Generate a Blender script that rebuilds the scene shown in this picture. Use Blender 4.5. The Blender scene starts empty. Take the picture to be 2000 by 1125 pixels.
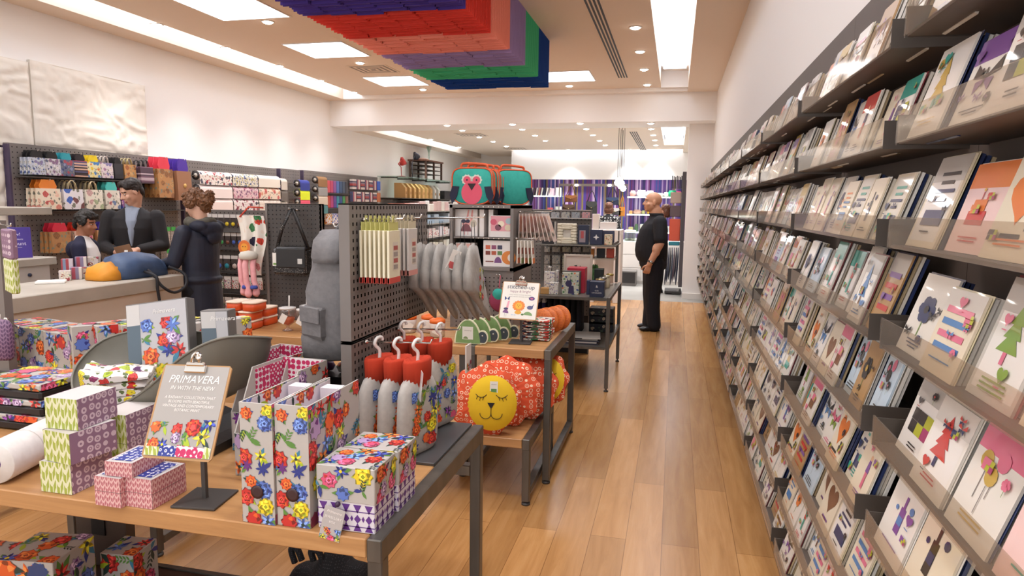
import bpy, math, random
from mathutils import Vector, Matrix, noise
from math import sin, cos, pi, radians
RD = random.Random(7)
SC = bpy.context.scene
COL = SC.collection
# ---------------------------------------------------------------- camera
CF, CYAW, CPITCH, CROLL, CH = 1322.49, .23417583, .12255512, .01282831, 1.6
_f = Vector((-sin(CYAW)*cos(CPITCH), cos(CYAW)*cos(CPITCH), -sin(CPITCH)))
_r0 = Vector((cos(CYAW), sin(CYAW), 0)); _u0 = _r0.cross(_f)
_r = cos(CROLL)*_r0 + sin(CROLL)*_u0; _u = -sin(CROLL)*_r0 + cos(CROLL)*_u0
def P(px, py, ax, val):
    """the point where the sight line of a photo pixel meets the plane ax = val"""
    d = (px-1000)/CF*_r - (py-562.5)/CF*_u + _f
    o = Vector((0, 0, CH)); i = 'xyz'.index(ax)
    return o + d*((val-o[i])/d[i])
cam = bpy.data.cameras.new('camera'); cam.sensor_width = 36; cam.lens = 36*CF/2000
cam.clip_start = .05; cam.clip_end = 100
co = bpy.data.objects.new('camera', cam); COL.objects.link(co)
co.matrix_world = Matrix(((_r.x, _u.x, -_f.x, 0), (_r.y, _u.y, -_f.y, 0), (_r.z, _u.z, -_f.z, CH), (0, 0, 0, 1)))
SC.camera = co
SC.cycles.max_bounces = 8; SC.cycles.diffuse_bounces = 5; SC.cycles.glossy_bounces = 3; SC.cycles.transmission_bounces = 4; SC.cycles.transparent_max_bounces = 16
SC.view_settings.view_transform = 'Standard'; SC.view_settings.look = 'None'; SC.view_settings.gamma = 1
SC.view_settings.use_curve_mapping = False
SC.view_settings.exposure = 0.40
# ---------------------------------------------------------------- materials
def lin(h):
    h = h.lstrip('#'); v = [int(h[i:i+2], 16)/255 for i in (0, 2, 4)]
    return tuple((c/12.92 if c <= .04045 else ((c+.055)/1.055)**2.4) for c in v) + (1,)
MC = {}
def new_mat(name):
    m = bpy.data.materials.new(name); m.use_nodes = True
    nt = m.node_tree; b = nt.nodes['Principled BSDF']
    return m, nt, b
def mat(hexc, rough=.55, metal=0., coat=0., emit=0., name=None, spec=.5):
    k = (hexc, rough, metal, coat, emit, spec)
    if k in MC: return MC[k]
    m, nt, b = new_mat(name or 'm_'+hexc.lstrip('#'))
    b.inputs['Base Color'].default_value = lin(hexc); b.inputs['Roughness'].default_value = rough
    b.inputs['Metallic'].default_value = metal; b.inputs['Coat Weight'].default_value = coat
    b.inputs['Specular IOR Level'].default_value = spec
    if emit:
        b.inputs['Emission Color'].default_value = lin(hexc); b.inputs['Emission Strength'].default_value = emit
    MC[k] = m; return m
def N(nt, t, **kw):
    n = nt.nodes.new(t)
    for k, v in kw.items():
        if k.startswith('i_'):
            k2 = k[2:]; n.inputs[int(k2) if k2.isdigit() else k2].default_value = v
        else: setattr(n, k, v)
    return n
def ramp(nt, fac, stops, const=False):
    r = nt.nodes.new('ShaderNodeValToRGB'); cr = r.color_ramp
    if const: cr.interpolation = 'CONSTANT'
    while len(cr.elements) < len(stops): cr.elements.new(.5)
    for e, (p, c) in zip(cr.elements, stops):
        e.position = p; e.color = lin(c) if isinstance(c, str) else c
    nt.links.new(fac, r.inputs[0]); return r.outputs[0]
def mixc(nt, fac, a, b):
    m = N(nt, 'ShaderNodeMix', data_type='RGBA')
    for s, v in ((m.inputs[0], fac), (m.inputs[6], a), (m.inputs[7], b)):
        if hasattr(v, 'links'): nt.links.new(v, s)
        else: s.default_value = lin(v) if isinstance(v, str) else v
    return m.outputs[2]
def math_(nt, op, a, b=None):
    n = N(nt, 'ShaderNodeMath', operation=op)
    for i, v in enumerate((a, b)):
        if v is None: continue
        if hasattr(v, 'links'): nt.links.new(v, n.inputs[i])
        else: n.inputs[i].default_value = v
    return n.outputs[0]
def coords(nt, scale=(1, 1, 1), rot=(0, 0, 0)):
    t = N(nt, 'ShaderNodeTexCoord'); mp = N(nt, 'ShaderNodeMapping')
    mp.inputs['Scale'].default_value = scale; mp.inputs['Rotation'].default_value = rot
    nt.links.new(t.outputs['Object'], mp.inputs[0]); return mp.outputs[0]
def m_floral(name, bg, cols, scale=20, thr=.42, keep=.2, leaf='#4f7a3a', rough=.45):
    """printed flower pattern"""
    m, nt, b = new_mat(name); L = nt.links.new
    v = coords(nt)
    nz = N(nt, 'ShaderNodeTexNoise', i_Scale=scale*2.2); L(v, nz.inputs['Vector'])
    vm = N(nt, 'ShaderNodeVectorMath', operation='MULTIPLY_ADD'); L(nz.outputs['Color'], vm.inputs[0])
    vm.inputs[1].default_value = (.45/scale,)*3; L(v, vm.inputs[2])
    c = '%s' % bg
    lv = N(nt, 'ShaderNodeTexVoronoi', i_Scale=scale*1.6); L(vm.outputs[0], lv.inputs['Vector'])
    lm = math_(nt, 'LESS_THAN', lv.outputs['Distance'], .3)
    col = mixc(nt, lm, bg, leaf)
    vo = N(nt, 'ShaderNodeTexVoronoi', i_Scale=scale); L(vm.outputs[0], vo.inputs['Vector'])
    sep = N(nt, 'ShaderNodeSeparateColor'); L(vo.outputs['Color'], sep.inputs[0])
    n = len(cols)
    fc = ramp(nt, sep.outputs[0], [(i/n, cc) for i, cc in enumerate(cols)], True)
    ring = math_(nt, 'SINE', math_(nt, 'MULTIPLY', vo.outputs['Distance'], 42.))
    dk = N(nt, 'ShaderNodeHueSaturation', i_Value=.55); L(fc, dk.inputs['Color'])
    fc = mixc(nt, math_(nt, 'GREATER_THAN', ring, .55), fc, dk.outputs[0])
    mk = math_(nt, 'MULTIPLY', math_(nt, 'LESS_THAN', vo.outputs['Distance'], thr), math_(nt, 'GREATER_THAN', sep.outputs[1], keep))
    col = mixc(nt, mk, col, fc)
    L(col, b.inputs['Base Color']); b.inputs['Roughness'].default_value = rough
    return m
def m_rings(name, bg, fg, scale=60, r0=.28, r1=.42, dot=.12, rough=.5):
    """regular-ish rings / dots print"""
    m, nt, b = new_mat(name); L = nt.links.new
    vo = N(nt, 'ShaderNodeTexVoronoi', i_Scale=scale, i_Randomness=.25); L(coords(nt), vo.inputs['Vector'])
    d = vo.outputs['Distance']
    k = math_(nt, 'MULTIPLY', math_(nt, 'GREATER_THAN', d, r0), math_(nt, 'LESS_THAN', d, r1))
    k = math_(nt, 'MAXIMUM', k, math_(nt, 'LESS_THAN', d, dot))
    L(mixc(nt, k, bg, fg), b.inputs['Base Color']); b.inputs['Roughness'].default_value = rough
    return m
def m_stripes(name, cols, axis='Z', freq=30., rough=.5, soft=False):
    """colour stripes across one object axis"""
    m, nt, b = new_mat(name); L = nt.links.new
    s = N(nt, 'ShaderNodeSeparateXYZ'); L(coords(nt), s.inputs[0])
    t = math_(nt, 'FLOOR', math_(nt, 'MULTIPLY', s.outputs['XYZ'.index(axis)], freq))
    w = N(nt, 'ShaderNodeTexWhiteNoise', noise_dimensions='1D'); L(t, w.inputs['W'])
    n = len(cols)
    L(ramp(nt, w.outputs['Value'], [(i/n, c) for i, c in enumerate(cols)], True), b.inputs['Base Color'])
    b.inputs['Roughness'].default_value = rough
    return m
def m_bands(name, bg, fg, freq=40., wave=60., axis='Z', rough=.5):
    """rows of zigzag leaves"""
    m, nt, b = new_mat(name); L = nt.links.new
    s = N(nt, 'ShaderNodeSeparateXYZ'); L(coords(nt), s.inputs[0]); o = s.outputs; a = o['XYZ'.index(axis)]
    h = math_(nt, 'ADD', o[1], o[0] if axis == 'Z' else o[2])
    z = math_(nt, 'MULTIPLY', math_(nt, 'ABSOLUTE', math_(nt, 'SINE', math_(nt, 'MULTIPLY', h, wave))), .55)
    t = math_(nt, 'FRACT', math_(nt, 'ADD', math_(nt, 'MULTIPLY', a, freq), z))
    fine = math_(nt, 'GREATER_THAN', math_(nt, 'SINE', math_(nt, 'MULTIPLY', h, wave*4.)), .75)
    k = math_(nt, 'MULTIPLY', math_(nt, 'GREATER_THAN', t, .38), math_(nt, 'SUBTRACT', 1., fine))
    L(mixc(nt, k, bg, fg), b.inputs['Base Color']); b.inputs['Roughness'].default_value = rough
    return m
def m_noise(name, c1, c2, scale=(5, 5, 5), rough=.5, bump=0., nscale=1., metal=0., detail=4):
    m, nt, b = new_mat(name); L = nt.links.new
    nz = N(nt, 'ShaderNodeTexNoise', i_Scale=nscale, i_Detail=detail); L(coords(nt, scale), nz.inputs['Vector'])
    L(ramp(nt, nz.outputs['Fac'], [(.3, c1), (.7, c2)]), b.inputs['Base Color'])
    b.inputs['Roughness'].default_value = rough; b.inputs['Metallic'].default_value = metal
    if bump:
        bp = N(nt, 'ShaderNodeBump', i_Strength=bump, i_Distance=.01); L(nz.outputs['Fac'], bp.inputs['Height']); L(bp.outputs[0], b.inputs['Normal'])
    return m
def m_wood(name, c1, c2, c3, plank=None, rough=.4, axis=1):
    """wood grain along object axis (0 = X, 1 = Y); plank = (width, length)"""
    m, nt, b = new_mat(name); L = nt.links.new
    sc = [9, 9, 9]; sc[axis] = .8
    v = coords(nt, tuple(sc))
    nz = N(nt, 'ShaderNodeTexNoise', i_Scale=2.2, i_Detail=8, i_Roughness=.62, i_Distortion=.6); L(v, nz.inputs['Vector'])
    col = ramp(nt, nz.outputs['Fac'], [(.25, c1), (.55, c2), (.8, c3)])
    if plank:
        bt = N(nt, 'ShaderNodeTexBrick', offset=.37, offset_frequency=2)
        L(coords(nt, rot=(0, 0, pi/2)), bt.inputs['Vector'])
        bt.inputs['Scale'].default_value = 1; bt.inputs['Brick Width'].default_value = plank[1]; bt.inputs['Row Height'].default_value = plank[0]
        bt.inputs['Mortar Size'].default_value = .0015; bt.inputs['Mortar Smooth'].default_value = 0
        bt.inputs['Color1'].default_value = (.62, .60, .58, 1); bt.inputs['Color2'].default_value = (1, 1, 1, 1); bt.inputs['Mortar'].default_value = (.3, .25, .2, 1)
        mm = N(nt, 'ShaderNodeMix', data_type='RGBA', blend_type='MULTIPLY'); mm.inputs[0].default_value = .8
        L(col, mm.inputs[6]); L(bt.outputs['Color'], mm.inputs[7]); col = mm.outputs[2]
    L(col, b.inputs['Base Color']); b.inputs['Roughness'].default_value = rough
    return m
def m_clear(name, tint='#f4f2ee', a=.9, haze=.06):
    """thin clear plastic or glass, slightly hazy"""
    m, nt, b = new_mat(name); L = nt.links.new
    nt.nodes.remove(b); out = nt.nodes['Material Output']
    tr = N(nt, 'ShaderNodeBsdfTransparent', i_Color=lin(tint)); gl = N(nt, 'ShaderNodeBsdfGlossy', i_Roughness=.1); df = N(nt, 'ShaderNodeBsdfDiffuse', i_Color=lin(tint))
    lw = N(nt, 'ShaderNodeLayerWeight', i_Blend=.15); ms = N(nt, 'ShaderNodeMixShader'); m2 = N(nt, 'ShaderNodeMixShader', i_0=haze)
    f = math_(nt, 'MINIMUM', math_(nt, 'ADD', math_(nt, 'MULTIPLY', lw.outputs['Fresnel'], .5), 1-a), .3)
    L(f, ms.inputs[0]); L(tr.outputs[0], ms.inputs[1]); L(gl.outputs[0], ms.inputs[2]); L(ms.outputs[0], m2.inputs[1]); L(df.outputs[0], m2.inputs[2]); L(m2.outputs[0], out.inputs[0])
    return m
# ---------------------------------------------------------------- mesh builder
class MB:
    def __init__(s): s.v = []; s.f = []; s.m = []; s.mats = []; s.M = Matrix(); s.sm = []
    def mi(s, m):
        if m not in s.mats: s.mats.append(m)
        return s.mats.index(m)
    def add(s, vs, fs, m, smooth=False):
        o = len(s.v); s.v += [s.M @ Vector(v) for v in vs]; k = s.mi(m)
        for f in fs: s.f.append([o+i for i in f]); s.m.append(k); s.sm.append(smooth)
        return s
    def box(s, c, d, m, bev=0.):
        x, y, z = c; a, b, h = d[0]/2, d[1]/2, d[2]/2
        if bev <= 0:
            vs = [(x+i*a, y+j*b, z+k*h) for k in (-1, 1) for j in (-1, 1) for i in (-1, 1)]
            return s.add(vs, [(0, 2, 3, 1), (4, 5, 7, 6), (0, 1, 5, 4), (2, 6, 7, 3), (0, 4, 6, 2), (1, 3, 7, 5)], m)
        bev = min(bev, a*.9, b*.9, h*.9)
        vs = []; ix = {}
        for i in (-1, 1):
            for j in (-1, 1):
                for k in (-1, 1):
                    for ax in range(3):
                        p = [i*(a-bev), j*(b-bev), k*(h-bev)]; p[ax] = (i*a, j*b, k*h)[ax]
                        ix[(i, j, k, ax)] = len(vs); vs.append((x+p[0], y+p[1], z+p[2]))
        fs = []
        R4 = [(-1, -1), (1, -1), (1, 1), (-1, 1)]
        def key(ax, sg, p, q):
            t = [0, 0, 0]; t[ax] = sg; t[(ax+1) % 3] = p; t[(ax+2) % 3] = q; return tuple(t)
        for ax in range(3):
            for sg in (-1, 1):
                l = [ix[key(ax, sg, p, q)+(ax,)] for p, q in R4]; fs.append(l if sg > 0 else l[::-1])
        for ax in range(3):
            b1, b2 = (ax+1) % 3, (ax+2) % 3
            for p in (-1, 1):
                for q in (-1, 1):
                    k0, k1 = key(ax, -1, p, q), key(ax, 1, p, q)
                    l = [ix[k0+(b1,)], ix[k1+(b1,)], ix[k1+(b2,)], ix[k0+(b2,)]]; fs.append(l if p*q < 0 else l[::-1])
        for i in (-1, 1):
            for j in (-1, 1):
                for k in (-1, 1):
                    l = [ix[(i, j, k, t)] for t in range(3)]; fs.append(l if i*j*k > 0 else l[::-1])
        return s.add(vs, fs, m)
    def bb(s, a, b, m, bev=0.):
        return s.box([(p+q)/2 for p, q in zip(a, b)], [abs(q-p) for p, q in zip(a, b)], m, bev)
    def poly(s, pts, m): return s.add(pts, [list(range(len(pts)))], m)
    def tube(s, pts, r, m, n=8, caps=True, closed=False):
        pts = [Vector(p) for p in pts]; rr = r if isinstance(r, (list, tuple)) else [r]*len(pts)
        vs = []; fs = []; up = None
        for i, p in enumerate(pts):
            if closed: d = pts[(i+1) % len(pts)]-pts[i-1]
            else: d = pts[min(i+1, len(pts)-1)]-pts[max(i-1, 0)]
            d.normalize()
            if up is None:
                up = d.orthogonal().normalized()
            up = (up-d*up.dot(d)); up = up.normalized() if up.length > 1e-6 else d.orthogonal().normalized()
            w = d.cross(up)
            for k in range(n): vs.append(p+(up*cos(2*pi*k/n)+w*sin(2*pi*k/n))*rr[i])
        M = len(pts)
        for i in range(M if closed else M-1):
            for k in range(n):
                a, b = i*n+k, i*n+(k+1) % n; c, d2 = ((i+1) % M)*n+(k+1) % n, ((i+1) % M)*n+k
                fs.append((a, b, c, d2))
        if caps and not closed: fs += [list(range(n))[::-1], [(M-1)*n+k for k in range(n)]]
        return s.add(vs, fs, m, True)
    def bar(s, a, b, w, m, h=None):
        """square bar from a to b"""
        a, b = Vector(a), Vector(b); d = (b-a).normalized(); h = h or w
        x = d.cross(Vector((0, 0, 1))); x = x.normalized() if x.length > .01 else Vector((1, 0, 0)); y = d.cross(x)
        vs = [p+x*(i*w/2)+y*(j*h/2) for p in (a, b) for i, j in ((-1, -1), (1, -1), (1, 1), (-1, 1))]
        return s.add(vs, [(3, 2, 1, 0), (4, 5, 6, 7), (0, 1, 5, 4), (1, 2, 6, 5), (2, 3, 7, 6), (3, 0, 4, 7)], m)
    def lathe(s, prof, m, c=(0, 0, 0), n=20, rot=None, smooth=True):
        vs = []; fs = []; R = rot or Matrix()
        for r, z in prof:
            for k in range(n): vs.append(Vector(c)+(R @ Vector((r*cos(2*pi*k/n), r*sin(2*pi*k/n), z))))
        for i in range(len(prof)-1):
            for k in range(n):
                fs.append((i*n+k, i*n+(k+1) % n, (i+1)*n+(k+1) % n, (i+1)*n+k))
        if prof[0][0] > 1e-5: fs.append(list(range(n))[::-1])
        if prof[-1][0] > 1e-5: fs.append([(len(prof)-1)*n+k for k in range(n)])
        return s.add(vs, fs, m, smooth)
    def prism(s, outl, o, u, v, t, m, m_side=None):
        """outline (2d) in plane o,u,v given a thickness t along u x v"""
        o, u, v = Vector(o), Vector(u), Vector(v); n = u.cross(v).normalized(); k = len(outl)
        a = [o+u*x+v*y for x, y in outl]; b = [p+n*t for p in a]
        s.add(b, [list(range(k))], m); s.add(a, [list(range(k))[::-1]], m)
        s.add(a+b, [(i, (i+1) % k, k+(i+1) % k, k+i) for i in range(k)], m_side or m)
        return s
    def grid(s, fn, nu, nv, m, smooth=True, thick=0.):
        vs = [Vector(fn(i/nu, j/nv)) for i in range(nu+1) for j in range(nv+1)]
        fs = [(i*(nv+1)+j, (i+1)*(nv+1)+j, (i+1)*(nv+1)+j+1, i*(nv+1)+j+1) for i in range(nu) for j in range(nv)]
        s.add(vs, fs, m, smooth)
        return s
    def loft(s, rings, m, caps=True, smooth=True):
        """rings = lists of points, all the same length"""
        n = len(rings[0]); vs = [p for r in rings for p in r]
        fs = [(i*n+k, i*n+(k+1) % n, (i+1)*n+(k+1) % n, (i+1)*n+k) for i in range(len(rings)-1) for k in range(n)]
        if caps: fs += [list(range(n))[::-1], [(len(rings)-1)*n+k for k in range(n)]]
        return s.add(vs, fs, m, smooth)
    def mesh(s, name, off=(0, 0, 0)):
        me = bpy.data.meshes.new(name); o = Vector(off)
        me.from_pydata([tuple(v-o) for v in s.v], [], s.f)
        for m in s.mats: me.materials.append(m)
        me.polygons.foreach_set('material_index', s.m); me.polygons.foreach_set('use_smooth', s.sm)
        me.update(); return me
    def base(s):
        xs = [v.x for v in s.v]; ys = [v.y for v in s.v]; zs = [v.z for v in s.v]
        return Vector(((min(xs)+max(xs))/2, (min(ys)+max(ys))/2, min(zs)))
def wpos(o):
    p = Vector(o.location)
    while o.parent: o = o.parent; p = p+Vector(o.location)
    return p
LAB = {}
def tag(o, label, cat, group=None):
    o['label'] = label; o['category'] = cat
    if group: o['group'] = group
    LAB.setdefault(label, []).append(o.name); return o
def thing(name, loc, label, cat, group=None):
    o = bpy.data.objects.new(name, None); COL.objects.link(o); o.location = loc; o.empty_display_size = .05
    return tag(o, label, cat, group)
def part(mb, name, parent, label=None, kind=None):
    """a part in world coordinates under an unrotated parent"""
    b = mb.base(); o = bpy.data.objects.new(name, mb.mesh(name, b)); COL.objects.link(o)
    o.location = b-wpos(parent); o.parent = parent
    if label: o['label'] = label
    if kind: o['kind'] = kind
    return o
def solo(mb, name, label, cat, group=None):
    b = mb.base(); o = bpy.data.objects.new(name, mb.mesh(name, b)); COL.objects.link(o); o.location = b
    return tag(o, label, cat, group)
def struct(mb, name):
    b = mb.base(); o = bpy.data.objects.new(name, mb.mesh(name, b)); COL.objects.link(o); o.location = b
    o['kind'] = 'structure'; return o
def frame(o, rz=0., rx=0., ry=0.):
    return Matrix.Translation(Vector(o)) @ Matrix.Rotation(rz, 4, 'Z') @ Matrix.Rotation(rx, 4, 'X') @ Matrix.Rotation(ry, 4, 'Y')
_TX = {}
def text(mb, st, o, u, v, size, m, align='CENTER', shear=0., lift=.0006):
    k = (st, align, shear)
    if k not in _TX:
        cu = bpy.data.curves.new('lettering', 'FONT'); cu.body = st; cu.align_x = align; cu.resolution_u = 2; cu.shear = shear; cu.size = 1
        ob = bpy.data.objects.new('lettering', cu); me = bpy.data.meshes.new_from_object(ob)
        _TX[k] = ([tuple(p.co) for p in me.vertices], [list(p.vertices) for p in me.polygons])
        bpy.data.objects.remove(ob); bpy.data.curves.remove(cu); bpy.data.meshes.remove(me)
    vs, fs = _TX[k]; o, u, v = Vector(o), Vector(u).normalized(), Vector(v).normalized(); n = u.cross(v)
    if vs: mb.add([o+(u*x+v*y)*size+n*lift for x, y, z in vs], fs, m)
def spl(pts, k=6):
    P_ = [Vector(p) for p in pts]; out = []
    for i in range(len(P_)-1):
        a, b, c, d = P_[max(i-1, 0)], P_[i], P_[i+1], P_[min(i+2, len(P_)-1)]
        for j in range(k): t = j/k; out.append(.5*((2*b)+(c-a)*t+(2*a-5*b+4*c-d)*t*t+(3*b-a-3*c+d)*t**3))
    return out+[P_[-1]]
def ORD(i): return ['first', 'second', 'third', 'fourth', 'fifth', 'sixth', 'seventh', 'eighth', 'ninth', 'tenth', 'eleventh', 'twelfth', 'thirteenth', 'fourteenth', 'fifteenth', 'sixteenth', 'seventeenth', 'eighteenth', 'nineteenth', 'twentieth', 'twenty-first', 'twenty-second', 'twenty-third', 'twenty-fourth'][i]
# ---------------------------------------------------------------- printed flowers as flat shapes
FC = dict(red='#c8312b', orange='#e8652c', yellow='#e9cf2b', blue='#5d78c4', navy='#2f3a86', purple='#6b2f7c', lilac='#b79ac2', pink='#d9567a', green='#5c8a3c', lime='#a9bd2f', dark='#2c3f38', teal='#3d7f9c')
def fm(k): return mat(FC[k], .45)
def tone(k, f): h = FC[k]; return mat('#%02x%02x%02x' % tuple(min(255, int(int(h[i:i+2], 16)*f)+(18 if f > 1 else 0)) for i in (1, 3, 5)), .45)
def flowers(mb, o, u, v, w, h, seed, step=.05, size=1., dens=1., z0=.0004):
    """scatter flat printed flowers over the rectangle o + u*[0,w] + v*[0,h]; clipped at its edges"""
    R = random.Random(seed); o, u, v = Vector(o), Vector(u).normalized(), Vector(v).normalized(); n = u.cross(v); lay = [0]
    def pl(pts, m):
        z = z0+.00004*(lay[0] % 40); lay[0] += 1
        q = [(min(max(x, 0), w), min(max(y, 0), h)) for x, y in pts]
        if max(p[0] for p in q)-min(p[0] for p in q) < 1e-5 or max(p[1] for p in q)-min(p[1] for p in q) < 1e-5: return
        mb.add([o+u*x+v*y+n*z for x, y in q], [list(range(len(q)))], m)
    def leaf(x, y, a, l, m):
        d = (cos(a), sin(a)); e = (-d[1], d[0])
        pl([(x, y), (x+d[0]*l*.28+e[0]*l*.15, y+d[1]*l*.28+e[1]*l*.15), (x+d[0]*l*.6+e[0]*l*.17, y+d[1]*l*.6+e[1]*l*.17), (x+d[0]*l, y+d[1]*l), (x+d[0]*l*.6-e[0]*l*.17, y+d[1]*l*.6-e[1]*l*.17), (x+d[0]*l*.28-e[0]*l*.15, y+d[1]*l*.28-e[1]*l*.15)], m)
    def ros(x, y, r, m, k=9, am=.14, a0=0.):
        pl([(x+cos(a0+2*pi*i/(2*k))*r*(1+am*(-1)**i), y+sin(a0+2*pi*i/(2*k))*r*(1+am*(-1)**i)) for i in range(2*k)], m)
    nx, ny = max(1, round(w/step)), max(1, round(h/step))
    cells = [(i, j) for i in range(nx) for j in range(ny)]; R.shuffle(cells)
    for i, j in cells:
        if R.random() > dens: continue
        x = (i+.5+R.uniform(-.35, .35))*w/nx; y = (j+.5+R.uniform(-.35, .35))*h/ny; s = step*size*R.uniform(.75, 1.15)
        for q in range(R.choice((2, 3, 3))):
            leaf(x, y, R.uniform(0, 2*pi), s*R.uniform(.6, .85), fm(R.choice(('green', 'lime', 'dark', 'green', 'navy', 'teal'))))
        t = R.random()
        if t < .5:
            c = R.choice(('red', 'orange', 'red', 'orange', 'yellow', 'pink', 'lilac', 'blue')); d = {'red': 'orange', 'orange': 'red', 'yellow': 'lime', 'pink': 'red', 'lilac': 'purple', 'blue': 'navy'}[c]
            r = s*.48; lt, dk = tone(c, 1.35), tone(c, .62)
            ros(x, y, r, dk, 8, .13, R.random()); ros(x, y, r*.93, fm(c), 8, .13, R.random())
            for q in range(6):
                a = 2*pi*q/6+R.random()*.5; ros(x+cos(a)*r*.55, y+sin(a)*r*.55, r*.30, (lt, fm(d), dk, fm(c))[R.randrange(4)], 3, .2, a)
            ros(x+r*.06, y, r*.56, dk, 6, .15, R.random()); ros(x, y+r*.05, r*.48, fm(c), 5, .15, R.random()); ros(x-r*.04, y, r*.34, lt, 5, .18, R.random()); ros(x, y, r*.2, dk, 4, .2); ros(x+r*.02, y, r*.11, fm(d), 3, .2)
        elif t < .85:
            c = R.choice(('blue', 'orange', 'red', 'purple', 'navy', 'yellow')); k = R.choice((6, 7, 8)); a0 = R.random()*6
            for q in range(k): leaf(x, y, a0+2*pi*q/k, s*.5, fm(c))
            for q in range(k): leaf(x, y, a0+2*pi*(q+.12)/k, s*.4, tone(c, (1.4, .65)[q % 2]))
            ros(x, y, s*.11, fm('dark' if c != 'navy' else 'yellow'), 4, .1)
        else:
            a = R.uniform(0, 6.28); c = fm(R.choice(('dark', 'green', 'teal')))
            for q in range(4):
                leaf(x+cos(a)*s*.2*q, y+sin(a)*s*.2*q, a+.8, s*.3, c); leaf(x+cos(a)*s*.2*q, y+sin(a)*s*.2*q, a-.8, s*.3, c)
def fbox(mb, c, d, m, seed, step=.05, sides='-y+x+z-x+y', bev=.002, z=(0, 1), size=1.):
    """a card box covered in printed flowers, in the builder's current frame; z = the covered part of its height"""
    x, y, h0 = c; a, b, h = d[0]/2, d[1]/2, d[2]; M = mb.M.copy()
    mb.box((x, y, h0+h/2), d, m, bev)
    R3 = M.to_3x3()
    def W(p): return M @ Vector(p)
    mb.M = Matrix()
    zl, zh = h0+h*z[0], h*(z[1]-z[0])
    S = dict([('-y', ((x-a, y-b, zl), (1, 0, 0), (0, 0, 1), 2*a, zh)), ('+x', ((x+a, y-b, zl), (0, 1, 0), (0, 0, 1), 2*b, zh)), ('+y', ((x+a, y+b, zl), (-1, 0, 0), (0, 0, 1), 2*a, zh)),
              ('-x', ((x-a, y+b, zl), (0, -1, 0), (0, 0, 1), 2*b, zh)), ('+z', ((x-a, y-b, h0+h), (1, 0, 0), (0, 1, 0), 2*a, 2*b))])
    for i, k in enumerate([sides[j:j+2] for j in range(0, len(sides), 2)]):
        o, u, v, w, hh = S[k]; flowers(mb, W(o), R3 @ Vector(u), R3 @ Vector(v), w, hh, seed*7+i, step, size)
    mb.M = M
def holes(mb, o, u, v, w, h, m, pitch=.025, hole=.009, tall=1.):
    """a sheet with square punched holes; normal = u x v"""
    o, u, v = Vector(o), Vector(u).normalized(), Vector(v).normalized()
    nu, nv = max(1, round(w/pitch)), max(1, round(h/pitch)); pu, pv = w/nu, h/nv; a, b = hole/2, hole*tall/2
    vs = []; fs = []
    for i in range(nu):
        for j in range(nv):
            k = len(vs); cx, cy = (i+.5)*pu, (j+.5)*pv
            vs += [o+u*x+v*y for x, y in ((cx-pu/2, cy-pv/2), (cx+pu/2, cy-pv/2), (cx+pu/2, cy+pv/2), (cx-pu/2, cy+pv/2), (cx-a, cy-b), (cx+a, cy-b), (cx+a, cy+b), (cx-a, cy+b))]
            fs += [(k, k+1, k+5, k+4), (k+1, k+2, k+6, k+5), (k+2, k+3, k+7, k+6), (k+3, k, k+4, k+7)]
    mb.add(vs, fs, m)
# ---------------------------------------------------------------- the shop itself
WHITE = mat('#efebe7', .75); CEIL = mat('#e3d2c0', .8, name='ceiling_paint'); WWARM = mat('#e8e0d8', .75)
GREY = m_noise('painted_grey_steel', '#736b66', '#7c746f', (3, 3, 3), .45); DGREY = mat('#45403d', .5); BLACK = mat('#141314', .5)
STEEL = m_noise('raw_steel', '#58544f', '#716b63', (14, 14, 2), .38, metal=.55)
CHROME = mat('#d8d5d0', .12, 1.); OAK = m_wood('oak_table', '#a07246', '#ba8a58', '#c89b69', rough=.42, axis=0)
FLOOR = m_wood('oak_floor', '#b07c47', '#c79259', '#d3a169', plank=(.17, 1.9), rough=.27, axis=1)
EM = mat('#f2f6ff', .5, emit=7.8, name='light_panel'); EMC = mat('#e6f0ff', .5, emit=3.8, name='cove_light'); EML = mat('#fff7ec', .5, emit=25., name='lamp_glow')
CLEAR = m_clear('clear_acrylic', '#f4eee6', .975, .05); GLASS = m_clear('shelf_glass', '#dfeee8', .85)
XL, XR, YB = -6.3, .58, 11.7
def sbox(name, *boxes):
    m = MB()
    for a, b, mt in boxes: m.bb(a, b, mt)
    return struct(m, name)
sbox('floor', ((XL, -1.6, -.1), (1.2, YB, 0), FLOOR))
sbox('floor_tiles', ((XL, YB, -.1), (1.2, 20.6, -.0), m_noise('grey_tile', '#8f8c86', '#a09d97', (2, 2, 2), .35)))
sbox('wall_left', ((XL-.15, -1.6, 0), (XL, 20.6, 3.75), WHITE))
sbox('wall_right', ((XR, -1.6, 0), (XR+.15, 18.8, 3.75), WHITE))
sbox('wall_back', ((XL, 20.4, 0), (-4.45, 20.6, 3.3), WWARM), ((-4.45, 18.4, 0), (-3.97, 20.6, 3.3), WHITE), ((-3.97, 18.4, 2.3), (XR, 18.7, 3.3), WHITE))
PURP = m_stripes('purple_striped_wallpaper', ['#5b3b86', '#4b3a8c', '#8a5aa6', '#2e2560', '#b08fc4', '#6a4596', '#8c7a4a', '#3f4f9c', '#70366f', '#cdb7d8', '#44306f'], 'X', 26)
sbox('wall_striped', ((-3.97, 18.6, 0), (XR, 18.75, 2.3), PURP))
sbox('column', ((.17, 12.15, 0), (XR, 12.55, 3.0), WHITE))
sbox('trim_step', ((.165, 12.12, 0), (XR, 12.15, .1), WWARM))
sbox('beam', ((XL, YB, 3.0), (XR, 12.6, 3.75), WHITE))
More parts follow.
